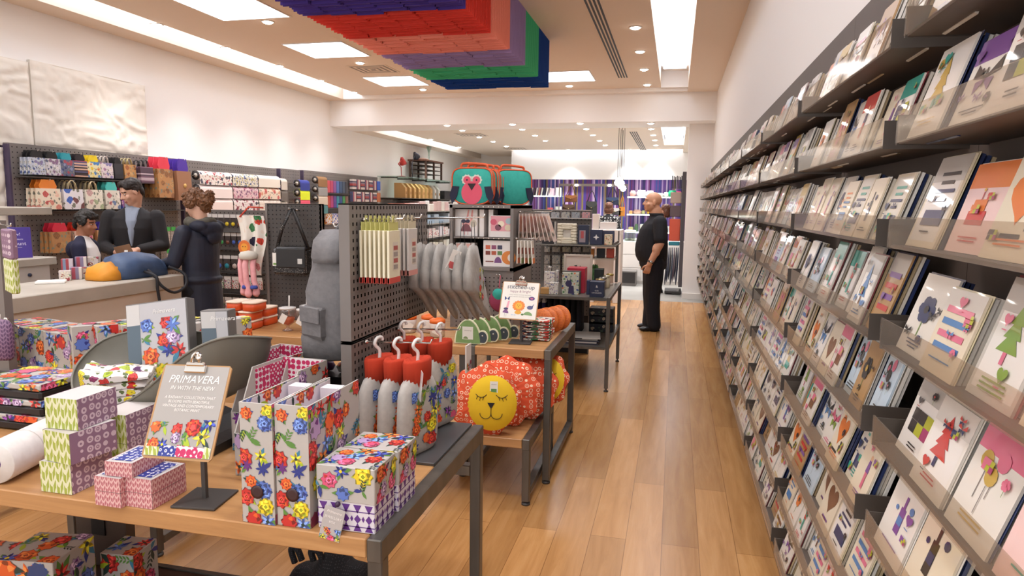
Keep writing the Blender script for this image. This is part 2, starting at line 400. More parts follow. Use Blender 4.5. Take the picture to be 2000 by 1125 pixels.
# first ceiling: raft, soffits and the two lit troughs
sbox('ceiling', ((-5.58, -1.6, 3.52), (-.31, 11.55, 3.72), CEIL))
sbox('ceiling_soffit', ((XL, -1.6, 3.46), (-5.95, YB, 3.75), CEIL), ((.11, -1.6, 3.46), (XR, YB, 3.75), CEIL), ((-5.95, 11.55, 3.46), (.11, YB, 3.75), WHITE), ((-.31, 11.45, 3.5), (.11, 11.55, 3.75), WHITE))
sbox('ceiling_cap', ((XL, -1.6, 3.75), (XR, YB+.1, 3.85), WHITE))
sbox('ceiling_back', ((-5.6, 12.6, 3.06), (-.33, 18.12, 3.2), CEIL), ((.12, 12.6, 3.0), (XR, 18.4, 3.2), CEIL), ((-.33, 12.6, 3.06), (.12, 12.75, 3.2), CEIL), ((-.33, 16.9, 3.06), (.12, 18.12, 3.2), CEIL), ((XL, 12.6, 3.0), (-5.9, 20.4, 3.2), CEIL), ((-5.9, 12.6, 3.06), (-5.6, 12.8, 3.3), CEIL), ((-5.6, 18.12, 3.06), (-4.4, 20.4, 3.2), CEIL), ((XL, 12.6, 3.3), (XR, 20.4, 3.4), WHITE))
def cove(name, a, b, label):
    m = MB(); m.bb(a, b, EMC); return solo(m, name, label, 'light', 'cove lights')
cove('cove_light', (-5.9, -1.2, 3.70), (-5.64, 11.4, 3.73), 'long cool cove light in the ceiling trough along the textured left wall')
cove('cove_light', (-.27, -1.2, 3.70), (.07, 11.0, 3.73), 'wide cool cove light in the ceiling trough above the card wall')
cove('cove_light', (-5.86, 12.9, 3.22), (-5.64, 18.2, 3.25), 'cool cove light over the left wall beyond the beam')
cove('cove_light', (-.3, 12.8, 3.16), (.1, 16.8, 3.19), 'bright ceiling light slot beyond the beam, near the white column')
cove('cove_light', (-4.35, 18.15, 3.2), (.1, 18.36, 3.23), 'cool cove light washing the white band above the striped wall')
# square ceiling lights
def sq(cx, cy, w, label):
    t = thing('ceiling_panel_light', (cx, cy, 3.50), label, 'light', 'square ceiling lights')
    m = MB(); a = w/2
    for s in (-1, 1): m.bb((cx+s*a, cy-a-.015, 3.508), (cx+s*(a+.015), cy+a+.015, 3.519), WHITE); m.bb((cx-a, cy+s*a, 3.508), (cx+a, cy+s*(a+.015), 3.519), WHITE)
    part(m, 'frame', t)
    m = MB(); m.bb((cx-a, cy-a, 3.512), (cx+a, cy+a, 3.519), EM); part(m, 'diffuser', t)
for i, y in enumerate((.1, 2.15, 4.2, 6.2, 8.1, 10.3)):
    if i >= 3: sq(-4.38, y, .78, ['square white ceiling light cut off by the top edge, left of the baffles', 'square white ceiling light between the first downlight rows, left of the baffles', 'square white ceiling light beside the air grille, furthest of the left row'][i-3])
sq(-1.68, 10.35, .78, 'square white ceiling light right behind the corner of the navy felt')
for i, y in enumerate((.1, 2.15, 4.2)): sq(-4.38, y, .78, 'square white ceiling light overhead, out in front of the photo, %s' % ('left row', 'left row middle', 'left row last')[i])
for i, y in enumerate((.6, 2.4)): sq(-1.68, y, .78, 'square white ceiling light overhead, out in front of the photo, %s' % ('aisle row', 'aisle row last')[i])
# downlights
DL = [(306, 47), (441, 93), (545, 128), (625, 157), (691, 180), (523, 42), (703, 122), (826, 174), (1241, 53), (1250, 100), (1258, 135), (1264, 165), (1112, 167)]
DN = ['first of the row beside the left cove', 'second of the row beside the left cove', 'third of the row beside the left cove', 'fourth of the row beside the left cove', 'last of the row beside the left cove',
      'nearest between the left square lights', 'between the air grille and the felt baffles', 'at the far left corner of the navy felt', 'nearest beside the trough over the card wall', 'second beside the trough over the card wall', 'third beside the trough over the card wall', 'last beside the trough over the card wall', 'behind the navy felt near the beam']
D2 = [(1001, 242), (1133, 240), (1271, 240), (873, 244)]
D3 = [(903, 254), (1020, 252), (1145, 251), (1272, 251), (936, 267), (1045, 264), (1158, 263), (1276, 263), (963, 276), (1065, 274), (1171, 274), (1279, 273), (989, 285), (1182, 283), (1281, 283), (1109, 292), (1230, 292), (1285, 292), (841, 272), (896, 287)]
def downlight(p, z, where, r=.055, e=60, spot=True):
    t = thing('ceiling_downlight', (p.x, p.y, z-.012), 'round ceiling downlight '+where, 'light', 'ceiling downlights')
    m = MB(); m.lathe([(r*1.3, 0), (r*1.3, -.006), (r, -.010), (r, 0)], WHITE, (p.x, p.y, z), 16); part(m, 'trim_ring', t)
    m = MB(); m.lathe([(r, -.009), (r*.7, -.02), (0.0001, -.024)], EML, (p.x, p.y, z), 14); part(m, 'lamp', t)
    if spot:
        l = bpy.data.lights.new('downlight_beam', 'SPOT'); l.energy = e; l.spot_size = radians(95); l.spot_blend = .9; l.shadow_soft_size = .06; l.color = (.985, .985, 1)
        o = bpy.data.objects.new('downlight_beam', l); COL.objects.link(o); o.location = (p.x, p.y, z-.04); o.parent = None
for (a, b), w in zip(DL, DN): downlight(P(a, b, 'z', 3.52), 3.52, w, e=72 if 'left cove' in w else 66)
for i, (a, b) in enumerate(D2): downlight(P(a, b, 'z', 3.0), 3.0, 'under the beam, %s from the right' % ORD([2, 1, 0, 3][i]), e=30)
D3 = sorted([P(a, b, 'z', 3.06) for a, b in D3], key=lambda q: (round(q.x/1.2), q.y))
cnt = {}
for p in D3:
    c = round(p.x/1.2); cnt[c] = cnt.get(c, 0)+1
    k = sorted(set(round(q.x/1.2) for q in D3)).index(c)
    downlight(p, 3.06, 'beyond the beam, %s deep in the %s row from the left' % (ORD(cnt[c]-1), ORD(k)), e=140)
for i, (x, y) in enumerate([(-5.25, .8), (-5.25, 2.6), (-5.25, 4.3), (-3.3, 1.2), (-3.3, 3.2), (-.62, .6), (-.62, 2.2), (-.62, 4.0), (-.62, 5.6)]):
    downlight(Vector((x, y, 0)), 3.52, 'overhead before the photo begins, %s of these' % ORD(i))
# air grilles
def grille(cx, cy, w, d, z, label):
    t = thing('air_grille', (cx, cy, z-.02), label, 'vent', 'ceiling air grilles')
    m = MB(); m.bb((cx-w/2, cy-d/2, z-.006), (cx+w/2, cy+d/2, z-.001), CEIL); part(m, 'frame', t)
    n = 7
    for i in range(n):
        m = MB(); s = 1-i/n; m.bb((cx-w/2*s*.9, cy-d/2*s*.9, z-.007-.001*i), (cx+w/2*s*.9, cy+d/2*s*.9, z-.006-.001*i), [mat('#8a7f74', .6), CEIL][i % 2]); part(m, 'slat', t)
grille(-4.33, 9.35, .6, .55, 3.52, 'square louvred air grille between the left square ceiling lights')
g = P(921, 263, 'z', 3.06); grille(g.x, g.y, .6, .6, 3.06, 'square air grille beyond the beam, left one')
g = P(1006, 290, 'z', 3.06); grille(g.x, g.y, .6, .6, 3.06, 'square air grille beyond the beam, nearer the striped wall')
def linear(x, y0, y1, z, label):
    t = thing('linear_diffuser', (x, (y0+y1)/2, z-.01), label, 'vent', 'linear air slots')
    m = MB(); m.bb((x-.085, y0, z-.004), (x+.085, y1, z-.001), CEIL); part(m, 'frame', t)
    for i in range(4):
        m = MB(); c = x-.06+i*.04; m.bb((c-.011, y0+.01, z-.0055), (c+.011, y1-.01, z-.004), mat('#15151c', .6)); part(m, 'slot', t)
linear(-.85, 3.0, 10.6, 3.52, 'long air diffuser with four black slots beside the felt baffles')
linear(-.88, 13.8, 18.3, 3.06, 'short air diffuser with four black slots beyond the beam')
# world: the shopping mall behind the open shop front
w = bpy.data.worlds.new('mall'); SC.world = w; w.use_nodes = True
w.node_tree.nodes['Background'].inputs[0].default_value = (.97, .985, 1, 1); w.node_tree.nodes['Background'].inputs[1].default_value = 1.25
# ---------------------------------------------------------------- felt baffles
t = thing('felt_baffle', (-2.15, 6, 2.96), 'large block of hanging felt sheets in purple, red, salmon, mauve, green and navy', 'ceiling decoration')
Yb = [3.6, 4.86, 5.55, 6.2, 6.83, 7.5, 8.15]
for i, (c, nm) in enumerate([('#503c94', 'purple'), ('#e24438', 'red'), ('#fb9a86', 'salmon'), ('#a88fc0', 'mauve'), ('#52c48c', 'green'), ('#1b4796', 'navy')]):
    m = MB(); mm = mat(c, .85, spec=.2); y = Yb[i]+.01; R = random.Random(i)
    while y < Yb[i+1]-.005:
        x = -2.78
        while x < -1.53:
            x2 = min(x+.21, -1.52); m.bb((x+R.uniform(-.012, .012)*(x > -2.7)-(.02*R.random() if x < -2.7 else 0), y, 2.982+R.uniform(0, .022)), (x2-.004, y+.009, 3.519), mm); x = x2
        y += .034
    part(m, 'felt_band', t, nm+' felt band')
# ---------------------------------------------------------------- textured plaster relief on the left wall
PLA = mat('#e6ded2', .85)
def relief(y0, y1, z0, z1, label, seed):
    m = MB(); n1, n2 = int((y1-y0)/.025), int((z1-z0)/.025)
    def fn(a, b):
        p = Vector(((y0+(y1-y0)*a)*1.7, (z0+(z1-z0)*b)*3.2, seed)); q = p+Vector((noise.noise(p*1.3), noise.noise(p*1.3+Vector((9, 2, 1))), 0))*.6
        h = .5*(1-abs(noise.noise(q*2.1)))+.25*(1-abs(noise.noise(q*4.7)))+.1*noise.noise(q*9)
        e = min(a, 1-a, b, 1-b); h *= 1 if e > .01 else .6
        return (XL+.012+.075*h, y0+(y1-y0)*a, z0+(z1-z0)*b)
    m.grid(lambda a, b: fn(a, 1-b), n1, n2, PLA)
    for (ya, za, yb, zb) in ((y0, z0, y1, z0+.004), (y0, z1-.004, y1, z1), (y0, z0, y0+.004, z1), (y1-.004, z0, y1, z1)): m.bb((XL+.002, ya, za), (XL+.04, yb, zb), PLA)
    solo(m, 'plaster_relief_panel', label, 'wall panel', 'plaster relief panels')
relief(5.6, 7.1, 2.13, 2.96, 'white plaster relief panel with sculpted ripples above the gift bags', 3)
relief(3.9, 5.58, 2.1, 2.93, 'white sculpted plaster panel at the left edge, upper', 5)
relief(3.9, 5.25, 1.2, 2.08, 'white sculpted plaster panel at the left edge, below the seam beside the gift bags', 8)
# ---------------------------------------------------------------- greeting card wall
RACK = mat('#5b5049', .55); RACKD = mat('#4a423c', .5)
JY = [.42, 1.48, 2.54, 3.6, 4.66, 5.72, 6.78, 7.84, 8.9, 9.96, 11.02, 12.08]
ZB = [1.918-.1955*k for k in range(9)]
FX = .40
SHN = ['top', 'second', 'third', 'fourth', 'fifth', 'sixth', 'seventh', 'eighth', 'lowest']
for b in range(11):
    y0, y1 = JY[b]+.045, JY[b+1]-.045
    t = thing('card_rack', (.49, (y0+y1)/2, 0), 'dark card rack bay with clear lipped shelves, %s' % ('nearest the front edge of the photo' if b == 0 else 'last one, against the white column' if b == 10 else ORD(b)+' from the front of the card wall'), 'card rack', 'card rack bays')
    m = MB(); m.bb((.555, JY[b]+.001, .05), (.578, JY[b+1]-.001, 2.235), RACK); m.bb((.52, JY[b]+.001, 0), (.555, JY[b+1]-.001, .3), RACKD); part(m, 'back_panel', t)
    for k, z in enumerate(ZB):
        m = MB(); m.bb((FX+.004, y0, z), (.555, y1, z+.006), RACK); s = part(m, 'shelf', t)
        m = MB(); m.bb((FX-.003, y0+.002, z+.001), (FX, y1-.002, z+.06), CLEAR); part(m, 'front_lip', s, 'clear acrylic lip')
        for e in (0, 1):
            m = MB(); ye = (y0-.003, y1)[e]; m.bb((FX, ye, z-.002), (.555, ye+.003, z+.054), RACKD); part(m, 'end_bracket', s)
# card faces: one mesh per design, 0.12 wide, 0.17 tall, standing on z = 0, facing -Y
PAPER = [('white', '#e4ddd3'), ('cream', '#e0d2ba'), ('kraft', '#b08a5c'), ('pale grey', '#c4beb6'), ('pale pink', '#ecc9c4'), ('pale blue', '#c3d3df')]
INK = [('red', '#c23a36'), ('pink', '#d9708a'), ('navy', '#2b3760'), ('teal', '#2f9c8c'), ('orange', '#dd7a36'), ('green', '#7f9a3f'), ('purple', '#7a4f92'), ('gold', '#c4a24c'), ('black', '#33302f'), ('brown', '#7a5138'), ('blue', '#4f7fb4')]
MOT = ['flower', 'heart', 'butterfly', 'tree', 'bottle', 'squares', 'balloons', 'stripes', 'lettering', 'figure', 'bow', 'cake']
CW, CHT = .12, .172
def cm(c): return mat(c, .32, coat=.6)
def motif(mb, k, cx, cz, s, c1, c2, y):
    """flat printed motif on a card front"""
    U, V = Vector((1, 0, 0)), Vector((0, 0, 1)); lay = [0]
    def pg(pts, m):
        lay[0] += 1; mb.add([(min(max(cx+x*s, -CW/2), CW/2), y-.0002*lay[0], min(max(cz+z*s, .001), CHT)) for x, z in pts], [list(range(len(pts)))], m)
    def circ(x, z, r, m, n=12): pg([(x+r*cos(2*pi*i/n), z+r*sin(2*pi*i/n)) for i in range(n)], m)
    def rect(x, z, a, b, m): pg([(x-a, z-b), (x+a, z-b), (x+a, z+b), (x-a, z+b)], m)
    A, B = cm(c1), cm(c2)
    if k == 'flower':
        rect(0, -.7, .04, .5, cm('#6f8a45'))
        for i in range(6): circ(.38*cos(i*pi/3), .38*sin(i*pi/3)+.1, .3, A, 8)
        circ(0, .1, .2, B, 8)
    elif k == 'heart': pg([(.9*.06*16*sin(t)**3, .055*(13*cos(t)-5*cos(2*t)-2*cos(3*t)-cos(4*t))) for t in [2*pi*i/20 for i in range(20)]][::-1], A); rect(0, -1.25, .5, .07, B)
    elif k == 'butterfly':
        for sg in (-1, 1): pg([(0, 0), (sg*.8, .7), (sg*.9, .1), (0, -.05)][::sg], A); pg([(0, -.05), (sg*.6, -.1), (sg*.5, -.65), (0, -.15)][::sg], B)
        rect(0, 0, .05, .4, cm('#33302f'))
    elif k == 'tree':
        for i in range(3): pg([(-.6+.12*i, -.6+.45*i), (.6-.12*i, -.6+.45*i), (0, .2+.45*i)], A)
        rect(0, -.8, .1, .2, B)
    elif k == 'bottle': rect(0, -.3, .22, .6, A); rect(0, .55, .09, .3, A); rect(0, -.3, .2, .2, B); circ(.6, .5, .18, B, 8); circ(-.5, .1, .12, B, 8)
    elif k == 'squares':
        for i in range(2):
            for j in range(3): rect(-.6+j*.6, -.7+i*.6, .29, .29, (A, B, cm('#b3b434'), A, cm('#a8416c'))[(i*3+j*2) % 5])
    elif k == 'balloons':
        for x, z, m in ((-.4, .4, A), (.35, .6, B), (.1, .05, A)): circ(x, z, .3, m, 10); rect(x*.7, z-.75, .015, .45, cm('#6a6460'))
    elif k == 'stripes':
        for i in range(4): rect(0, -.9+i*.55, .95, .14, (A, B)[i % 2])
    elif k == 'lettering':
        for i, wd in enumerate((.7, .5, .8, .4)): rect(0, .8-i*.33, wd, .07, A if i < 2 else B)
        rect(0, -.9, .8, .3, B)
    elif k == 'figure': circ(.1, .75, .16, cm('#d8ab8a'), 8); pg([(-.15, -.1), (.35, -.1), (.25, .6), (-.05, .6)], A); rect(0, -.55, .08, .45, B); rect(.2, -.55, .08, .45, B)
    elif k == 'bow':
        for sg in (-1, 1): pg([(0, .1), (sg*.7, .5), (sg*.7, -.3)][::sg], A); pg([(0, 0), (sg*.25, -.8), (sg*.45, -.7)][::sg], A)
        circ(0, .1, .14, B, 8)
    else: rect(0, -.6, .6, .3, A); rect(0, -.05, .42, .25, B); rect(0, .35, .03, .18, A); circ(0, .62, .08, cm('#e2b23c'), 6)
DES = []
RC = random.Random(11)
def card_mesh(i):
    pn, pc = PAPER[RC.choice((0, 0, 0, 0, 1, 1, 1, 2, 3, 3, 4, 5))]; (an, ac), (bn, bc) = RC.sample(INK, 2); k = MOT[i % 12]
    m = MB(); m.bb((-CW/2, 0, 0), (CW/2, .004, CHT), cm(pc)); y = -.0002
    if RC.random() < .3: m.add([(-CW/2+.008, y, .012), (CW/2-.008, y, .012), (CW/2-.008, y, CHT-.008), (-CW/2+.008, y, CHT-.008)], [(0, 1, 2, 3)], cm(RC.choice(('#f3eee6', '#dcd3c6', '#e6dfd8')))); y -= .0002
    if RC.random() < .5: m.add([(-CW/2, y, CHT*.72), (CW/2, y, CHT*.72), (CW/2, y, CHT), (-CW/2, y, CHT)], [(0, 1, 2, 3)], cm(RC.choice((bc, '#b9b2aa', '#d6cfc6')))); y -= .0002
    motif(m, k, RC.uniform(-.008, .008), CHT*RC.uniform(.5, .58), .043+.008*RC.random(), ac, bc, y-.0002)
    for q in range(RC.choice((0, 2, 4, 6))): motif(m, RC.choice(('flower', 'heart', 'squares', 'butterfly')), RC.uniform(-.05, .05), RC.uniform(.03, CHT-.02), .010+.006*RC.random(), RC.choice((ac, bc)), bc, y-.0026)
    for q in range(RC.choice((1, 2, 3))):
        wd = RC.uniform(.015, .04); z = .028-.007*q; m.add([(-wd, y-.002, z), (wd, y-.002, z), (wd, y-.002, z+.0028), (-wd, y-.002, z+.0028)], [(0, 1, 2, 3)], cm(ac))
    m.bb((-CW/2-.003, .005, -.002), (CW/2+.003, .0058, CHT+.004), cm(RC.choice(('#26335c', '#f0ece6', '#e8e2d8', '#8a2f3c', '#d9cfae', '#f0ece6'))))   # its envelope
    nm = {'lettering': an+' lettering', 'squares': an+' and '+bn+' squares', 'stripes': an+' and '+bn+' stripes'}.get(k, an+' '+k)
    return m.mesh('greeting_card'), pn, nm
for i in range(48): DES.append(card_mesh(i))
rest = MB(); NC = 0
TILT = -.30
for b in range(11):
    y0, y1 = JY[b]+.052, JY[b+1]-.052
    for k, z in enumerate(ZB):
        n = RC.choice((6, 7, 7, 8)) if k not in (3, 4) else RC.choice((7, 8, 9))
        if b == 0: n = 6
        wd = (y1-y0)/n; kk = 0
        for j in range(n):
            yc = y1-wd*(j+.5)                        # j counts from the far end
            if b == 0 and yc < .62: continue
            up = RC.uniform(-.02, .02); dpt = RC.choice((.0, .0, .012, .024)); sx = wd*RC.uniform(.84, .94)/CW; sz = RC.uniform(.82, 1.04) if k else RC.uniform(.8, .95)
            x = FX+.012+dpt
            me, pn, nm = DES[RC.randrange(48)]
            Mx = Matrix.Translation((x, yc, z+.007)) @ Matrix.Rotation(-pi/2, 4, 'Z') @ Matrix.Rotation(TILT+up, 4, 'X')
            if b < 5 and NC < 299:
                o = bpy.data.objects.new('greeting_card', me); COL.objects.link(o); o.matrix_world = Mx @ Matrix.Diagonal((sx, 1, sz, 1)); NC += 1
                tag(o, '%s card with %s, %s, %s shelf, %s bay' % (pn, nm, ORD(n-1-j)+' from near end' if j >= n/2 else ORD(j)+' from far end', SHN[k], ORD(b)), 'greeting card', 'greeting cards on the wall rack')
            else:
                rest.M = Mx; w2, h2 = sx*CW/2, CHT*sz; pc = RC.choice(PAPER[:5])[1]; ac = RC.choice(INK)[1]; bc = RC.choice(INK)[1]
                rest.bb((-w2, 0, 0), (w2, .004, h2), cm(pc)); q = RC.random()
                rest.add([(-w2*.6, -.0006, h2*.35), (w2*.6, -.0006, h2*.35), (w2*.6*q, -.0006, h2*.75), (-w2*.6*q, -.0006, h2*.75)], [(0, 1, 2, 3)], cm(ac))
                rest.add([(-w2*.8, -.0006, h2*.1), (w2*.8, -.0006, h2*.1), (w2*.8, -.0006, h2*.2), (-w2*.8, -.0006, h2*.2)], [(0, 1, 2, 3)], cm(bc))
            for q in range(RC.choice((2, 3, 4))):    # the cards waiting behind the front one
                rest.M = Mx @ Matrix.Translation((RC.uniform(-.004, .004), .010+.0075*q, RC.uniform(0, .004))); w2, h2 = sx*CW/2, CHT*sz
                if Mx.translation.x+.02+.0075*q+h2*.3 > .555: continue
                rest.bb((-w2, 0, 0), (w2, .0055, h2), cm(RC.choice(('#e8e2d8', '#ded5c6', '#2c3860', '#efeae2', '#c9b38c'))))
rest.M = Matrix()
o = solo(rest, 'greeting_cards', 'mass of small cards further along the rack and behind the front cards', 'greeting cards'); o['kind'] = 'stuff'
# ---------------------------------------------------------------- near table with the flower stationery
def steel_table(name, x0, x1, y0, y1, z, label, legs, slab=.05, foot=True, rail=True, wood=OAK, side=(0, 1)):
    t = thing(name, ((x0+x1)/2, (y0+y1)/2, 0), label, 'table', 'steel framed display tables')
    m = MB(); m.bb((x0+.002, y0+.0, z-slab), (x1-.042 if 1 in side else x1, y1, z), wood, .003); part(m, 'tabletop', t)
    w = .04
    for s, x in ((1, x1-w/2), (0, x0+w/2)):
        if s not in side: continue
        m = MB(); m.bb((x-w/2, y0-.002, z-.058), (x+w/2, y1+.002, z+.002), STEEL, .003); part(m, 'side_rail', t)
    for lx, ly in legs:
        m = MB(); m.bb((lx-w/2, ly-w/2, .02), (lx+w/2, ly+w/2, z-.05), STEEL, .003); l = part(m, 'leg', t)
        m = MB(); m.lathe([(.012, .02), (.012, .012), (.024, .012), (.024, 0)][::-1], DGREY, (lx, ly, 0), 10); part(m, 'foot', l)
    if rail:
        xs = sorted(set(l[0] for l in legs))
        for x in xs:
            ys = [l[1] for l in legs if l[0] == x]
            if len(ys) > 1: m = MB(); m.bb((x-w/2, min(ys)+w/2, .05), (x+w/2, max(ys)-w/2, .09), STEEL, .003); part(m, 'floor_rail', t)
    return t
NT = steel_table('display_table', -2.55, -.66, 1.44, 2.34, .785, 'oak topped steel table in front, under the floral stationery', [(-.68, 1.46), (-.68, 2.32), (-2.53, 1.46), (-2.53, 2.32)])
m = MB(); m.bb((-.9, 2.30, .60), (-.70, 2.34, .64), STEEL, .003); part(m, 'cross_rail', NT)
TZ = .785
# low plinth below it with boxes
LT = thing('low_bench', (-1.85, 2.0, 0), 'dark low bench under the front table, carrying floral boxes', 'bench')
m = MB(); m.bb((-2.5, 1.47, .16), (-1.02, 2.07, .20), mat('#3a2418', .5), .003); part(m, 'bench_top', LT)
m = MB(); m.bb((-2.5, 1.45, .15), (-1.0, 1.47, .205), STEEL); m.bb((-1.02, 1.47, .15), (-1.0, 2.09, .205), STEEL); m.bb((-2.5, 2.07, .15), (-1.0, 2.09, .205), STEEL); part(m, 'bench_frame', LT)
for lx in (-2.48, -1.02):
    for ly in (1.48, 2.06): m = MB(); m.bb((lx-.02, ly-.02, 0), (lx+.02, ly+.02, .15), STEEL); part(m, 'leg', LT)
GP = '#b9b3ad'; PG = mat(GP, .4, coat=.15)
PURPLEPRINT = m_rings('purple_lattice_print', '#ded5da', '#6a2f86', 58, .2, .36, .1); PINKRINGS = m_rings('pink_ring_print', '#e8dfe0', '#c22a5e', 55, .30, .6, .1)
BLUERINGS = m_rings('blue_ring_print', '#d8d6e4', '#2d3a8c', 60, .26, .6, .12); ROSEPRINT = m_bands('rose_lattice_print', '#dcb3b0', '#b4666e', 60., 220.)
LIMEPRINT = m_bands('lime_leaf_print', '#dcdcb8', '#a3ad45', 26., 130.); MAUVEPRINT = m_rings('mauve_medallion_print', '#8a6a80', '#c9b3bd', 40, .2, .4, .1)
def fl_box(name, c, d, rz, seed, label, cat='box', group=None, step=.05, lid=None):
    m = MB(); m.M = frame((c[0], c[1], c[2]), rz); fbox(m, (0, 0, 0), d, PG, seed, step)
    return solo(m, name, label, cat, group)
for c, d, rz, sd, lb in [((-2.0, 1.72, .201), (.20, .19, .245), .15, 1, 'floral gift box on the low bench, tallest at the bottom left corner'), ((-2.19, 1.68, .201), (.17, .17, .215), .15, 2, 'floral gift box at the very bottom left corner, lower than its neighbour'), ((-1.885, 1.945, .201), (.13, .13, .15), .1, 3, 'small shaded floral box on the low bench, right of the big one')]:
    fl_box('gift_box', c, d, rz, sd, lb, group='floral boxes under the table', step=.075)
m = MB(); m.bb((-2.2, 2.02, .201), (-1.97, 2.07, .50), m_noise('dark_walnut', '#4a3c34', '#5a4a40', (3, 3, 9), .5), .004); m.bb((-2.12, 2.015, .33), (-2.06, 2.02, .47), BLACK); solo(m, 'storage_crate', 'dark shaded crate behind the floral boxes under the front table', 'crate')
# black quilted bag on the floor under the table
m = MB(); KN = m_rings('black_dotted_fabric', '#151316', '#3a363a', 120, .1, .3, .05, .8)
def fb(a, b):
    x = -1.42+.40*a; h = .26*(sin(pi*min(max(a, .0), 1))**.35 if 0 < a < 1 else 0)+.02*sin(a*17)*(0 < b < 1)
    return (x, 2.11+.26*b, .002+h*(sin(pi*b)**.4 if 0 < b < 1 else 0)+.012*sin(a*9+b*5)*(0 < b < 1)*(0 < a < 1))
m.grid(fb, 20, 12, KN); m.tube(spl([(-1.37, 2.2, .22), (-1.385, 2.2, .275), (-1.36, 2.2, .28), (-1.34, 2.2, .235)]), .012, KN); m.tube(spl([(-1.29, 2.2, .24), (-1.30, 2.2, .28), (-1.27, 2.2, .28), (-1.25, 2.2, .24)]), .012, KN)
solo(m, 'quilted_bag', 'black dotted fabric bag standing on the floor under the front table', 'bag')
# lever arch files
def lever_file(x0, y0, label, seed):
    t = thing('lever_arch_file', (x0+.045, y0+.135, TZ), label, 'file', 'floral lever arch files'); W, D, H = .092, .275, .315; z = TZ+.001
    m = MB(); m.bb((x0, y0, z), (x0+W, y0+.004, z+H), PG); flowers(m, (x0, y0, z), (1, 0, 0), (0, 0, 1), W, H, seed, .042, 1.05, .85)
    for x, s in ((x0, -1), (x0+W-.004, 1)):
        m.bb((x, y0+.004, z), (x+.004, y0+D, z+H), PG)
        if s > 0: flowers(m, (x+.004, y0, z), (0, 1, 0), (0, 0, 1), D, H, seed+1, .048, 1.1, .85); flowers(m, (x, y0+D, z), (0, -1, 0), (0, 0, 1), D, H, seed+3, .05)
        else: flowers(m, (x, y0+D, z), (0, -1, 0), (0, 0, 1), D, H, seed+2, .05); flowers(m, (x+.004, y0, z), (0, 1, 0), (0, 0, 1), D, H, seed+4, .05)
    part(m, 'cover', t)
    m = MB(); cx, cz = x0+W/2, z+.085
    m.lathe([(.011, 0), (.017, 0), (.018, .002), (.011, .002)], mat('#3a1f22', .4), (cx, y0-.0025, cz), 16, Matrix.Rotation(pi/2, 3, 'X')); m.lathe([(.011, 0), (.0001, 0)][::-1], BLACK, (cx, y0-.003, cz), 14, Matrix.Rotation(pi/2, 3, 'X')); part(m, 'finger_hole', t)
    m = MB(); m.bb((x0+.012, y0+.01, z+.002), (x0+W-.012, y0+D-.03, z+.235), mat('#8f8692', .7)); m.bb((x0+.0045, y0+.006, z+.02), (x0+.0055, y0+D-.005, z+.31), PURPLEPRINT); m.bb((x0+W-.0055, y0+.006, z+.02), (x0+W-.0045, y0+D-.005, z+.31), PURPLEPRINT); m.bb((x0+.014, y0+.2, z+.25), (x0+W-.014, y0+.24, z+.305), PURPLEPRINT); m.bb((x0+.006, y0+.004, z+.285), (x0+W-.006, y0+.009, z+.312), mat('#d9542c', .5)); part(m, 'inner_block', t)
lever_file(-1.045, 1.445, 'floral lever arch file with thumb hole, directly beside the clipboard stand', 21)
lever_file(-.950, 1.452, 'floral lever arch file with thumb hole, beside the jewellery boxes', 21)
# magazine files behind the clipboard
def mag_file(x, y, label, seed, lining, rz=0.):
    t = thing('magazine_file', (x, y, TZ), label, 'magazine file', 'floral magazine files'); W, D, H = .16, .25, .31; z = TZ+.001
    m = MB(); M = frame((x, y, 0), rz)
    m.M = M
    for s in (-1, 1):
        X = s*W/2; ol = [(0, 0), (D, 0), (D, H), (.09, H), (0, .13)]
        m.prism([(a, b) for a, b in ol], (X-.002, -D/2, z), (0, 1, 0), (0, 0, 1), .004, PG, PG)
    m.bb((-W/2, D/2-.004, z), (W/2, D/2, z+H), PG); m.bb((-W/2, -D/2, z), (W/2, -D/2+.004, z+.13), PG); m.bb((-W/2, -D/2, z), (W/2, D/2, z+.004), PG)
    R3 = M.to_3x3(); Wd = lambda p: M @ Vector(p); m.M = Matrix()
    flowers(m, Wd((W/2+.002, -D/2+.09, z)), R3 @ Vector((0, 1, 0)), (0, 0, 1), D-.09, H, seed, .05); flowers(m, Wd((W/2+.002, -D/2, z)), R3 @ Vector((0, 1, 0)), (0, 0, 1), .09, .13, seed+1, .05)
    flowers(m, Wd((-W/2, -D/2, z)), R3 @ Vector((1, 0, 0)), (0, 0, 1), W, .13, seed+2, .05)
    part(m, 'case', t)
    m = MB(); m.M = M; m.bb((-W/2+.003, D/2-.008, z+.004), (W/2-.003, D/2-.0045, z+H-.002), lining); m.bb((-W/2+.002, -D/2+.1, z+.02), (-W/2+.004, D/2-.01, z+H-.01), lining); m.bb((-.03, D/2-.016, z+.12), (.06, D/2-.009, z+.2), PURPLEPRINT); part(m, 'lining', t)
mag_file(-1.29, 1.99, 'open floral magazine file lined with pink lattice, behind the clipboard', 31, PINKRINGS, -.12)
mag_file(-1.16, 1.82, 'floral magazine file half hidden between the clipboard and the lever arch files', 34, PINKRINGS, -.05)
t = thing('glasses_case', (-1.13, 2.17, TZ), 'black topped display tray with purple and floral glasses cases behind the files', 'tray')
m = MB(); m.bb((-1.33, 2.1, TZ+.001), (-1.06, 2.26, TZ+.21), BLACK, .003); part(m, 'tray', t)
for i, (x, c) in enumerate([(-1.28, '#c9b7c4'), (-1.2, '#5b2a5e'), (-1.13, '#d7cfc8'), (-1.08, '#4d2450')]):
    m = MB(); m.M = frame((x, 2.17, TZ+.212), .3*i); m.lathe([(.0001, 0), (.022, .004), (.03, .02), (.022, .034), (.0001, .038)], mat(c, .35) if i % 2 else m_floral('floral_case_%d' % i, GP, ['#c8312b', '#e8652c', '#6b2f7c'], 40), n=14); part(m, 'case', t)
